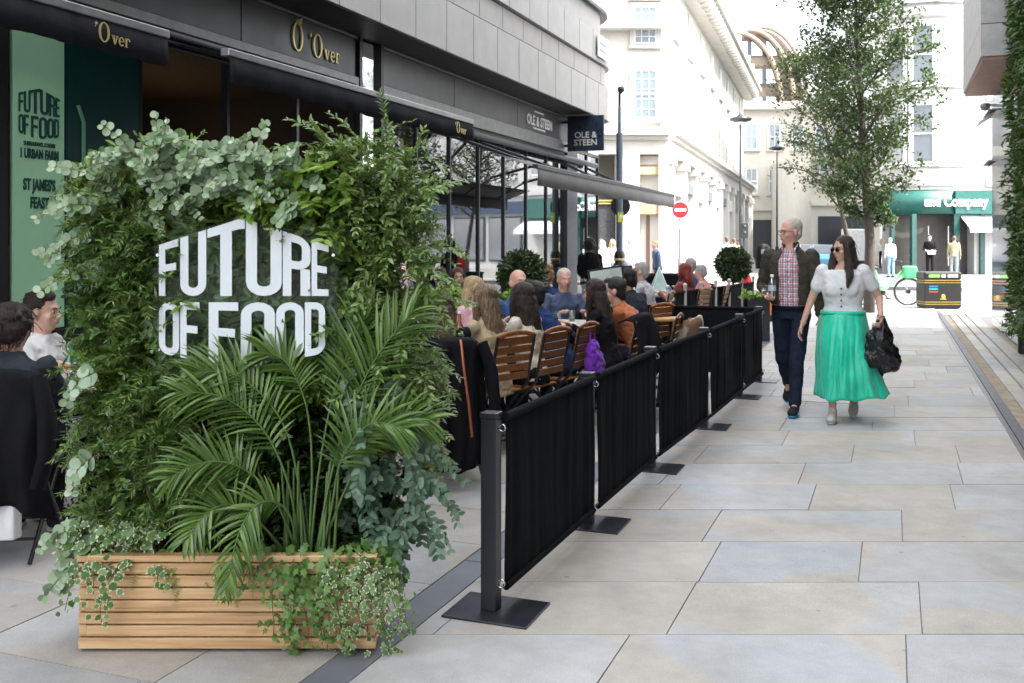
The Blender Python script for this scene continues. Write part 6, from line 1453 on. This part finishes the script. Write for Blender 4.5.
man,I=person('grey haired man in olive bomber jacket and plaid shirt walking with a water bottle',mx,my,(-.42,-.91),1.79,'walk',lean=3,yaw=-48,pitch=2,skin='pink',hair=('crop','white'),top=npl.mat,legs=m_denim,hands=((.17,.21,1.03),(-.27,.10,.84)),vox=.0075,stride=((-.36,.11),(.26,0)),curl=(1.0,.5),open_jacket=True,fine=True,palm=(Vector((-.2,.0,1)),Vector((1,0,0))))
glasses(man,I)
u=I['u'];sp_=I['sp'];rt=I['rt'];fw=I['fw']
mb=MB(); loft(mb,[(sp_(h,.0),rt,fw,a*u,b*u) for h,a,b in ((.045,.178,.140),(.065,.175,.138),(.09,.190,.148),(.20,.180,.142),(.33,.190,.148),(.42,.188,.138),(.48,.160,.112),(.525,.115,.088),(.555,.078,.075),(.60,.072,.072))],44,False,R(90+27),R(90+360-27),.016,2.3)
for k,(a,e,w) in enumerate(I['arms']):
    w2=w-(w-e).normalized()*.015; cone(mb,[a,e,w2],[.066*u,.058*u,.043*u],16)
blob(mb,'jacket',m_olive,man,.0085,3,[(.08,.030),(.03,.010)])
for s_ in (1,-1):
    mb=MB(); mb.tube([sp_(.50,.10,s_*.045),sp_(.545,.085,s_*.055),sp_(.575,.03,s_*.068)],[.012,.018,.014],8,flat=.5); mb.build('shirt_collar',npl.mat,man)
mb=MB(); loft(mb,[(sp_(.005),rt,fw,.168*u,.128*u),(sp_(.04),rt,fw,.165*u,.126*u)],28); mb.build('belt',m_blk,man)
for i in range(7): mb=MB(); mb.sph(sp_(.06+.065*i,.130-.002*abs(i-4)**2*.5,0),(.006,.004,.006),8,6); mb.build('shirt_button',m_white,man)
m_cy=mat('cyan sole',(.02,.35,.55),.5)
for o in list(man.children):
    if o.name.startswith('shoe'):
        for q in o.children: q.data.materials[0]=m_cy
wR=I['arms'][0][2]; wp=man.matrix_basis@(wR+Vector((-.055,.075,-.025)))
wt=thing('water_bottle','clear plastic water bottle held upright in the walking mans hand','bottle',wp); mb=MB(); prof=[(0,0),(.03,0),(.033,.02)]+[(.033-.002*(i%2),.02+.012*i) for i in range(1,11)]+[(.033,.155),(.014,.19),(.013,.20)]; mb.lathe(prof,18,cap=False)
clp=NT('clear plastic'); tp=clp.n('ShaderNodeBsdfTransparent'); tp.inputs[0].default_value=(.85,.9,.92,1); gl=clp.n('ShaderNodeBsdfGlossy'); gl.inputs[1].default_value=.08; ms=clp.n('ShaderNodeMixShader'); ms.inputs[0].default_value=.42; clp.l(tp.outputs[0],ms.inputs[1]); clp.l(gl.outputs[0],ms.inputs[2]); clp.l(ms.outputs[0],clp.out.inputs[0])
mb.build('body',clp.mat,wt); mb=MB(); mb.lathe([(.0155,.198),(.0155,.222),(0,.222)],14,cap=False); mb.build('cap',m_white,wt); mb=MB(); mb.lathe([(.0345,.075),(.0345,.125)],18,cap=False); mb.build('label_band',mat('pale bottle label',(.5,.55,.62),.5),wt)
# ---------------------------------------------------------------- walking woman
m_blouse=fabric('white dotted blouse',(.66,.67,.68),.05,300,.45); m_green=NT('emerald satin'); m_green.base(m_green.ramp(m_green.noise(6,4),[(.3,(.0,.42,.25)),(.7,(.01,.58,.37))])); m_green.p.inputs['Roughness'].default_value=.38; m_green.p.inputs['Sheen Weight'].default_value=.3; m_green.bump(m_green.noise(1.5,4,.5,m_green.mapv(m_green.obj(),(16,16,2))),.35,.03); m_green=m_green.mat
wx,wy=yv(843,8.65),8.65
wom,I=person('dark haired woman in sunglasses, white short sleeved blouse and long emerald green skirt walking',wx,wy,(-.40,-.92),1.62,'walk',lean=1,yaw=-42,pitch=3,skin='fair',hair=('long','dark'),top=m_blouse,sleeve='short',fem=True,wide=1.30,hands=((.38,.06,.83),(-.34,.13,.98)),vox=.0075,stride=((.19,0),(-.26,.08)),curl=(.6,1.3),skirt=True,fine=True,puff=True,shoes=mat('pale trainer',(.45,.43,.40),.7))
glasses(wom,I,True); u=I['u'];sp_=I['sp']
for i in range(7): mb=MB(); mb.sph(sp_(.0+.055*i,.135+(.025 if 4<=i<=6 else 0)+(.012 if i==3 else 0),0)+Vector((0,.018,0)),(.008,.005,.008),8,6); mb.build('blouse_button',m_black,wom)
# skirt : flared, pleated, wind blown to her left
mb=MB(); n=150; rows=30; v=[];f=[]
ztop=1.0*u; zbot=.20
for j in range(rows+1):
    q=j/rows; z=ztop+(zbot-ztop)*q
    rx=(.185+.035*math.sin(min(q*4,PI/2))+.005*q**1.3); ry=(.150+.035*math.sin(min(q*4,PI/2))+.05*q**1.2)
    for i in range(n):
        a=2*PI*i/n; pl=(math.sin(a*9+.6*math.sin(a*2+q*2))*.55+math.sin(a*16+1.3+q)*.25+math.sin(a*5+2)*.5)*.027*q**.8*(1.0)
        sw=.24*max(0,q-.30)**1.6*max(0,-math.cos(a))   # swings to the left
        pl+=.006*math.sin(a*31+q*7)*q+.008*math.sin(q*14+a*5)*q; x_=(rx+pl)*math.cos(a)-sw-.02*q; y_=(ry+pl)*math.sin(a)+.02*q+.07*math.sin(min(q*2.2,PI/2))*max(0,math.sin(a)); v.append((x_,y_,z+(.012*math.sin(a*9)+.035*max(0,-math.cos(a)))*q))
for j in range(rows):
    for i in range(n): f.append((j*n+i,j*n+(i+1)%n,(j+1)*n+(i+1)%n,(j+1)*n+i))
mb.add(v,f,True); so_=mb.build('skirt',m_green,wom); s_=so_.modifiers.new('s','SOLIDIFY'); s_.thickness=.003
mb=MB(); loft(mb,[(Vector((0,0,.985*u)),(1,0,0),(0,1,0),.19,.155),(Vector((0,0,1.02*u)),(1,0,0),(0,1,0),.185,.15)],30); mb.build('waistband',m_green,wom)
# front locks of hair over the chest
mb=MB(); hh=I['h_']
for s_ in (1,-1):
    p=hh(s_*.075,.02,.02); cone(mb,[p,p+Vector((s_*.02,.02,-.13)),p+Vector((s_*.03,.07,-.25)),p+Vector((s_*.015,.10,-.34))],[.028,.036,.034,.012],12)
blob(mb,'front_lock',HA['dark'],wom,.008,2,[(.03,.012),(.012,.005)])
mb=MB(); e,w=I['arms'][0][1],I['arms'][0][2]; d=(w-e).normalized(); q=d.to_track_quat('Z','Y').to_matrix(); c=w-d*.02; mb.tube([c+q@Vector((.027*math.cos(a),.027*math.sin(a),0)) for a in [i*PI/8 for i in range(17)]],.003,6,False); mb.build('bracelet',m_gold,wom)
# black carrier bag in her left hand
wL=wom.matrix_basis@I['arms'][1][2]
m_bin=NT('glossy black plastic'); m_bin.base((.009,.009,.011)); m_bin.p.inputs['Roughness'].default_value=.22; m_bin.bump(m_bin.noise(18,5,.6,m_bin.obj(),.6),.5,.03); m_bin=m_bin.mat
bg_=thing('carrier_bag','bulging glossy black bag hanging from the walking womans hand','bag',wL+Vector((.0,-.02,-.06)),0)
mb=MB(); cone(mb,[(0,0,.02),(-.005,0,-.06),(-.01,0,-.13)],[.03,.07,.11],14); mb.sph((-.0,0,-.24),(.145,.10,.14),18,12); mb.sph((.05,0,-.31),(.115,.09,.11),16,10); mb.sph((-.07,0,-.28),(.09,.08,.10),16,10); blob(mb,'body',m_bin,bg_,.008,3,[(.10,.06),(.04,.025)])
mb=MB(); mb.tube([(.05,0,-.02),(.03,.03,.06),(-.02,.03,.07),(-.05,0,-.02)],[.014]*4,8,flat=.5); mb.build('handle',m_bin,bg_)
b2=thing('small_bag','small square black bag hanging behind the glossy black bag','bag',wL+Vector((-.02,.12,-.42)),0); mb=MB(); mb.bx(-.08,.08,-.04,.04,-.10,.06); mb.build('body',m_blk,b2,bevel=.015); mb=MB(); mb.tube([(-.05,0,.05),(-.02,-.05,.36),(.05,0,.05)],.007,6); mb.build('strap',m_blk,b2)
# ---------------------------------------------------------------- seated diners
GD='diners seated at the outdoor tables'
ff=lambda n,c,**k: fabric(n,c,**k)
beige=ff('beige trench cloth',(.46,.36,.23)); cream=ff('cream knit',(.62,.57,.47)); pink=ff('pink striped blouse',(.62,.36,.42)); navy=ff('navy shirt cloth',(.015,.035,.11)); blue=ff('blue shirt cloth',(.03,.07,.2)); rust=ff('rust jumper knit',(.42,.13,.05)); wht=ff('white shirt cloth',(.68,.68,.68)); dkgrey=ff('dark grey jumper',(.03,.035,.045)); bluegrey=ff('blue grey jacket',(.06,.08,.14)); redt=ff('red knit',(.45,.05,.04)); pinksh=ff('salmon check shirt',(.55,.20,.19)); khaki=ff('khaki jacket',(.26,.24,.14)); redc=ff('red dress cloth',(.55,.02,.03))
nz=NT('black and white zigzag dress'); o_=nz.obj(); wv=nz.n('ShaderNodeTexWave'); wv.inputs['Scale'].default_value=13; wv.inputs['Distortion'].default_value=9; wv.inputs['Detail Scale'].default_value=3; nz.l(o_,wv.inputs[0]); nz.base(nz.ramp(wv.outputs['Fac'],[(.48,(.02,.02,.03)),(.52,(.7,.7,.7))])); nz.p.inputs['Roughness'].default_value=.8
nf=NT('floral print shirt'); vf=nf.n('ShaderNodeTexVoronoi'); vf.inputs['Scale'].default_value=26; nf.l(nf.obj(),vf.inputs[0]); cf=nf.mix(nf.math('LESS_THAN',vf.outputs['Distance'],.35),(.62,.45,.38),(.45,.12,.06)); cf=nf.mix(nf.math('LESS_THAN',nf.noise(20,2),.42),cf,(.12,.16,.3)); nf.base(cf); nf.p.inputs['Roughness'].default_value=.8
def sit(label,px,Y,fd,chairlabel=None,**k):
    x=yv(px,Y); 
    if chairlabel: chair(x,Y,face(*fd),chairlabel)
    return person(label,x,Y,fd,pose='sit',group=GD,**k)
W1=(-.86,.50)
def at(x,y,label,fd,**k): return person(label,x,y,fd,pose='sit',group=GD,**k)
at(-.42,6.62,'long haired woman in black seen from behind, beside the coat draped chair',(-.45,.89),H=1.64,lean=14,yaw=-25,hair=('long','brown'),top=m_blk,fem=True,legs=m_blk,hands=((.02,.40,.82),(-.16,.36,.80)))
at(-.13,7.27,'woman with highlighted long hair in a beige trench coat on a slatted chair',(-.80,.60),H=1.66,lean=10,yaw=8,hair=('long','highlight'),top=beige,fem=True,legs=beige,longtop=True,hands=((.15,.40,.80),(-.10,.42,.82)))
at(.16,7.60,'woman with dark wavy hair in a cream top and black trousers seen from behind',(-.85,.52),H=1.66,lean=9,yaw=-20,hair=('long','dark'),top=cream,fem=True,legs=m_blk)
at(.43,8.12,'dark haired man in a navy shirt leaning over the table',(-.92,.30),H=1.78,lean=28,yaw=5,pitch=-18,skin='tan',hair=('short','black'),top=navy,legs=m_denim,hands=((.16,.48,.80),(-.12,.46,.80)))
at(.84,8.52,'woman with long dark curls in black above the purple bag',(-.93,.25),H=1.66,lean=14,yaw=-10,hair=('long','dark'),top=m_blk,fem=True,legs=m_blk)
at(1.22,9.0,'dark haired bearded man in a rust orange jumper leaning forward',(-.93,.30),H=1.78,lean=30,yaw=12,pitch=-5,skin='fair',hair=('short','black'),top=rust,legs=m_denim,hands=((.2,.45,.80),(-.02,.46,.80)))
chair(1.22,9.0,face(-.93,.30),'slatted chair under the rust jumper diner')
sit('blonde woman in a pink striped blouse facing right at the table',470,8.95,(.80,-.60),'slatted chair under the blonde diner in pink',H=1.66,lean=6,yaw=30,hair=('bob','blonde'),top=pink,fem=True,wide=1.1,skin='pink',legs=m_denim,hands=((-.05,.36,.84),(-.16,.40,.82)))
sit('bald man in a blue shirt facing the camera behind the beige coat diner',514,9.35,(.45,-.89),'slatted chair under the bald diner in blue',H=1.78,lean=8,pitch=-8,hair=('bald','white'),skin='pink',top=blue)
sit('woman with brown hair and black top facing the camera by the window',457,12.0,(.25,-.97),'slatted chair under the brown haired diner by the window',H=1.66,hair=('long','brown'),top=m_blk,fem=True,lean=4,vox=.012)
sit('person in a pale blue top left of the woman by the window',441,12.4,(-.5,.86),'slatted chair under the pale blue topped diner',H=1.66,hair=('short','brown'),top=bluegrey,lean=4,vox=.014)
sit('person in a navy jacket with ginger hair in a bun behind the bushy shrub',553,12.2,(-.8,.6),'slatted chair under the ginger haired diner',H=1.66,hair=('bun','ginger'),top=navy,fem=True,lean=10,vox=.014)
sit('fair haired man facing the camera just behind the navy shirt diner',563,10.7,(.2,-.98),'slatted chair under the fair haired diner',H=1.72,hair=('crop','white'),skin='pink',top=bluegrey,lean=6,vox=.012)
sit('man with dark hair in a black jacket behind the rust jumper diner',640,10.6,(-.7,.7),'slatted chair under the black jacket diner',H=1.76,hair=('short','black'),top=dkgrey,lean=16,vox=.012)
sit('grey haired man in a pale shirt behind the menu board on the right',650,13.2,(-.93,.36),'slatted chair under the grey haired diner in a pale shirt',H=1.76,hair=('short','grey'),top=ff('pale grey shirt',(.42,.42,.45)),lean=12,vox=.014)
sit('bald man whose head shows just above the menu board',617,12.6,(.2,-.98),'slatted chair behind the menu board',H=1.70,hair=('bald','white'),skin='pink',top=wht,lean=4,vox=.014)
sit('woman with dyed red hair and rust top at the second cafe',687,14.2,(-.8,.6),'slatted chair under the red haired diner',H=1.68,hair=('bob','red'),top=ff('dark red knit',(.25,.06,.05)),fem=True,lean=4,vox=.014)
sit('grey haired man in a blue shirt behind the red haired diner',692,15.8,(-.6,.8),'slatted chair under the grey haired diner in blue',H=1.78,hair=('short','grey'),top=blue,lean=4,vox=.016)
sit('grey haired person in a salmon shirt beside the clipped bay ball',709,15.4,(-.9,.4),'slatted chair under the diner in salmon',H=1.60,hair=('short','grey'),top=pinksh,lean=14,vox=.016)
t=thing('handbag','soft bright purple bag slung on the chair beside the barrier','bag',(.66,8.02,0),face(-.9,.4))
mb=MB(); mb.sph((0,0,.56),(.15,.07,.13),16,10); mb.sph((.03,0,.48),(.16,.08,.09),16,10); mb.sph((-.03,0,.66),(.10,.05,.09),14,10); blob(mb,'body',fabric('purple satin',(.20,.035,.46),.2),t,.010,2,[(.08,.05),(.03,.02)])
mb=MB(); mb.tube([(-.08,0,.70),(-.04,.02,.82),(.03,.02,.82),(.05,0,.70)],.009,6); mb.build('handle',fabric('purple strap',(.18,.035,.4)),t)
# left table
at(-2.50,4.90,'curly dark haired boy in a black jumper seen from behind at the left edge',(-.12,.99),H=1.64,lean=12,yaw=-12,hair=('curly','dark'),top=dkgrey,legs=m_blk,vox=.009)
chair(-2.50,4.95,face(-.12,.99),'slatted chair under the boy in the black jumper at the left edge')
drape('jacket','black jacket over the chair back at the left edge','jacket',-2.465,4.66,face(-.12,.99),.56,.935,.30,.1,m_coat,9,.10,None,True)
t=thing('tote_bag','white tote bag with black print hanging low behind the left chair','bag',(-2.44,4.62,0),face(-.12,.99)); mb=MB(); mb.prism([(-.15,-.02),(.13,-.03),(.15,.03),(-.13,.04)],.15,.40); mb.build('body',fabric('white cotton',(.7,.7,.72)),t,bevel=.012); mb=MB(); mb.bx(-.10,.05,-.036,-.031,.22,.29); mb.build('print',m_black,t); mb=MB(); mb.tube([(-.08,0,.39),(-.06,.02,.5),(.06,.02,.5),(.08,0,.39)],.008,6); mb.build('handle',fabric('white strap',(.6,.6,.6)),t)
at(-2.80,5.80,'dark haired boy in a white shirt facing right at the left table',(.95,-.05),H=1.70,lean=6,yaw=0,hair=('short','dark'),top=wht,legs=m_blk,vox=.009)
chair(-2.80,5.80,face(.95,-.05),'slatted chair under the boy in the white shirt')
at(-2.15,5.75,'person in a black and white zigzag dress half hidden by the foliage',(-.9,-.3),H=1.60,lean=12,hair=('long','brown'),top=nz.mat,legs=nz.mat,fem=True,longtop=True)
chair(-2.15,5.75,face(-.9,-.3),'slatted chair under the diner in the zigzag dress')
table(-2.58,5.72,0,'pale table at the left edge between the two boys',.62,.62,m_marb)
tumbler(-2.45,5.6,.745,'tumbler on the left edge table'); bottle(-2.55,5.75,.745,'teal bottle on the left edge table',(.02,.2,.2),.2,(.3,.5,.5)); plate(-2.6,5.5,.745,'white plate on the left edge table')
# ---------------------------------------------------------------- standing people
def stand(label,px,Y,fd,**k): return person(label,yv(px,Y),Y,fd,pose='stand',**k)
stand('standing person in a floral print shirt and dark jeans leaning behind the planting',417,8.7,(-.95,.2),H=1.62,lean=22,hair=('short','brown'),top=nf.mat,legs=m_denim,vox=.012,hands=((.2,.45,.95),(-.2,.45,.95)))
stand('standing woman with curly dark hair, black top and pale jeans seen from behind',591,17.2,(-.2,.98),H=1.60,hair=('afro','black'),skin='brown',top=m_blk,fem=True,legs=ff('pale denim',(.35,.42,.5)),vox=.014,wide=1.25,hands=((.12,.28,1.05),(-.12,.28,1.05)))
stand('fair person in a dark blue jacket standing near the no entry sign',658,27.5,(-.9,-.2),H=1.60,hair=('short','ginger'),top=bluegrey,longtop=True,vox=.018)
GP='pedestrians in the sunlit street behind'
for (lab,px,Y,fd,kw) in (
 ('pedestrian with black backpack walking away left of the bay ball',727,37,(.2,.98),dict(H=1.78,hair=('short','brown'),top=ff('light blue shirt',(.35,.42,.52)),legs=m_blk)),
 ('pedestrian in olive walking next to the backpack wearer',734,41,(.2,.98),dict(H=1.75,hair=('short','brown'),top=khaki,legs=m_blk)),
 ('stooping woman in a red dress right of the bay ball',746,21,(-.9,-.2),dict(H=1.45,lean=20,hair=('bob','dark'),top=redc,legs=redc,longtop=True,fem=True)),
 ('white haired woman in a pale top by the clothes shop window',603,29,(-.2,.98),dict(H=1.62,hair=('bob','white'),top=wht,fem=True,legs=ff('pale trousers',(.5,.48,.45)))),
 ('person in grey jeans leaning beside the clothes shop door',627,30,(.6,.5),dict(H=1.72,lean=14,hair=('short','white'),top=wht,legs=ff('grey jeans',(.18,.2,.26)))),
 ('shop visitor in a pink top behind the camera post',611,31,(.5,-.8),dict(H=1.66,hair=('long','blonde'),top=pink,fem=True,legs=ff('blue jeans',(.08,.12,.25)))),
 ('pedestrian in a striped white top and pale blue jeans near the tree trunk',891,41,(-.1,.99),dict(H=1.66,hair=('short','grey'),top=wht,legs=ff('patterned blue jeans',(.2,.35,.5)))),
 ('pedestrian in dark jacket and trousers left of the shop pillar',899,47,(.1,.99),dict(H=1.8,hair=('short','black'),top=dkgrey,legs=bluegrey)),
 ('waiter in a black suit holding a white cloth in the shop doorway',930,43.6,(-.5,-.85),dict(H=1.80,hair=('short','black'),top=m_blk,legs=m_blk,hands=((.15,.3,1.1),(-.15,.3,1.1)))),
 ('pedestrian in a yellow green top with backpack outside the shop front',954,41.5,(.4,.9),dict(H=1.74,hair=('short','brown'),top=khaki,legs=ff('grey trousers',(.25,.25,.27)))),
 ('distant pedestrian in pale clothes further down the pavement',882,55,(.1,.99),dict(H=1.7,hair=('long','blonde'),top=wht,fem=True,legs=m_denim)),
 ('distant pedestrian in black at the left end of the colonnade',738,52,(.1,-.99),dict(H=1.7,hair=('short','black'),top=m_blk,legs=m_blk)),
 ): 
    kw.setdefault('vox',.02); zb=.10 if Y>33.3 and px>860 else 0; stand(lab,px,Y,fd,group=GP,zbase=zb,**kw)
bp=thing('backpack','black backpack worn by the pedestrian left of the bay ball','backpack',(yv(727,37)-.03,37-.20,1.2)); mb=MB(); mb.sph((0,0,0),(.16,.10,.22),12,8); mb.build('body',m_black,bp); mb=MB(); mb.sph((0,-.08,-.08),(.11,.05,.09),10,6); mb.build('pocket',m_dkgrey,bp)
cl=thing('folded_cloth','white folded cloth held by the waiter in the doorway','cloth',(yv(930,43.6)-.12,43.25,1.16)); mb=MB(); mb.bx(-.2,.2,-.1,.1,0,.05); mb.build('fold',m_white,cl,bevel=.01); mb=MB(); mb.bx(-.17,.17,-.12,-.1,-.12,.04); mb.build('hanging_edge',m_white,cl,bevel=.005)
# ================================================================ CAMERA, LIGHT
cam=bpy.data.cameras.new('camera'); co=bpy.data.objects.new('camera',cam); COL.objects.link(co); sc.camera=co
co.location=(0,0,CAMH); co.rotation_euler=(PI/2,0,0); cam.sensor_width=36; cam.lens=FPX/1024*36; cam.shift_y=-(341.5-243)/1024.0
cam.clip_end=2000; cam.clip_start=.05; cam.dof.use_dof=True; cam.dof.focus_distance=5.2; cam.dof.aperture_fstop=8
W=bpy.data.worlds.new('World'); sc.world=W; W.use_nodes=True; nt=W.node_tree; bg=nt.nodes['Background']
sky=nt.nodes.new('ShaderNodeTexSky'); sky.sky_type='NISHITA'; sky.sun_disc=False
SUN=Vector((.58,-.42,1.0)).normalized()
el=math.asin(SUN.z); az=math.atan2(SUN.x,SUN.y)
sky.sun_elevation=el; sky.sun_rotation=az; sky.air_density=1.2; sky.dust_density=3.0; sky.ozone_density=1.0
hs=nt.nodes.new("ShaderNodeHueSaturation"); hs.inputs["Saturation"].default_value=.25; nt.links.new(sky.outputs[0],hs.inputs["Color"])
nt.links.new(hs.outputs[0],bg.inputs[0]); bg.inputs[1].default_value=.15
sl_=bpy.data.lights.new('sun','SUN'); so=bpy.data.objects.new('sun',sl_); COL.objects.link(so); sl_.energy=2.0; sl_.angle=R(.5); sl_.color=(1,.95,.88)
so.rotation_euler=SUN.to_track_quat('Z','Y').to_euler(); so.location=(0,0,30)
sc.view_settings.view_transform='Standard'; sc.view_settings.look='None'; sc.view_settings.exposure=2.8; sc.view_settings.gamma=1
sc.view_settings.use_curve_mapping=False
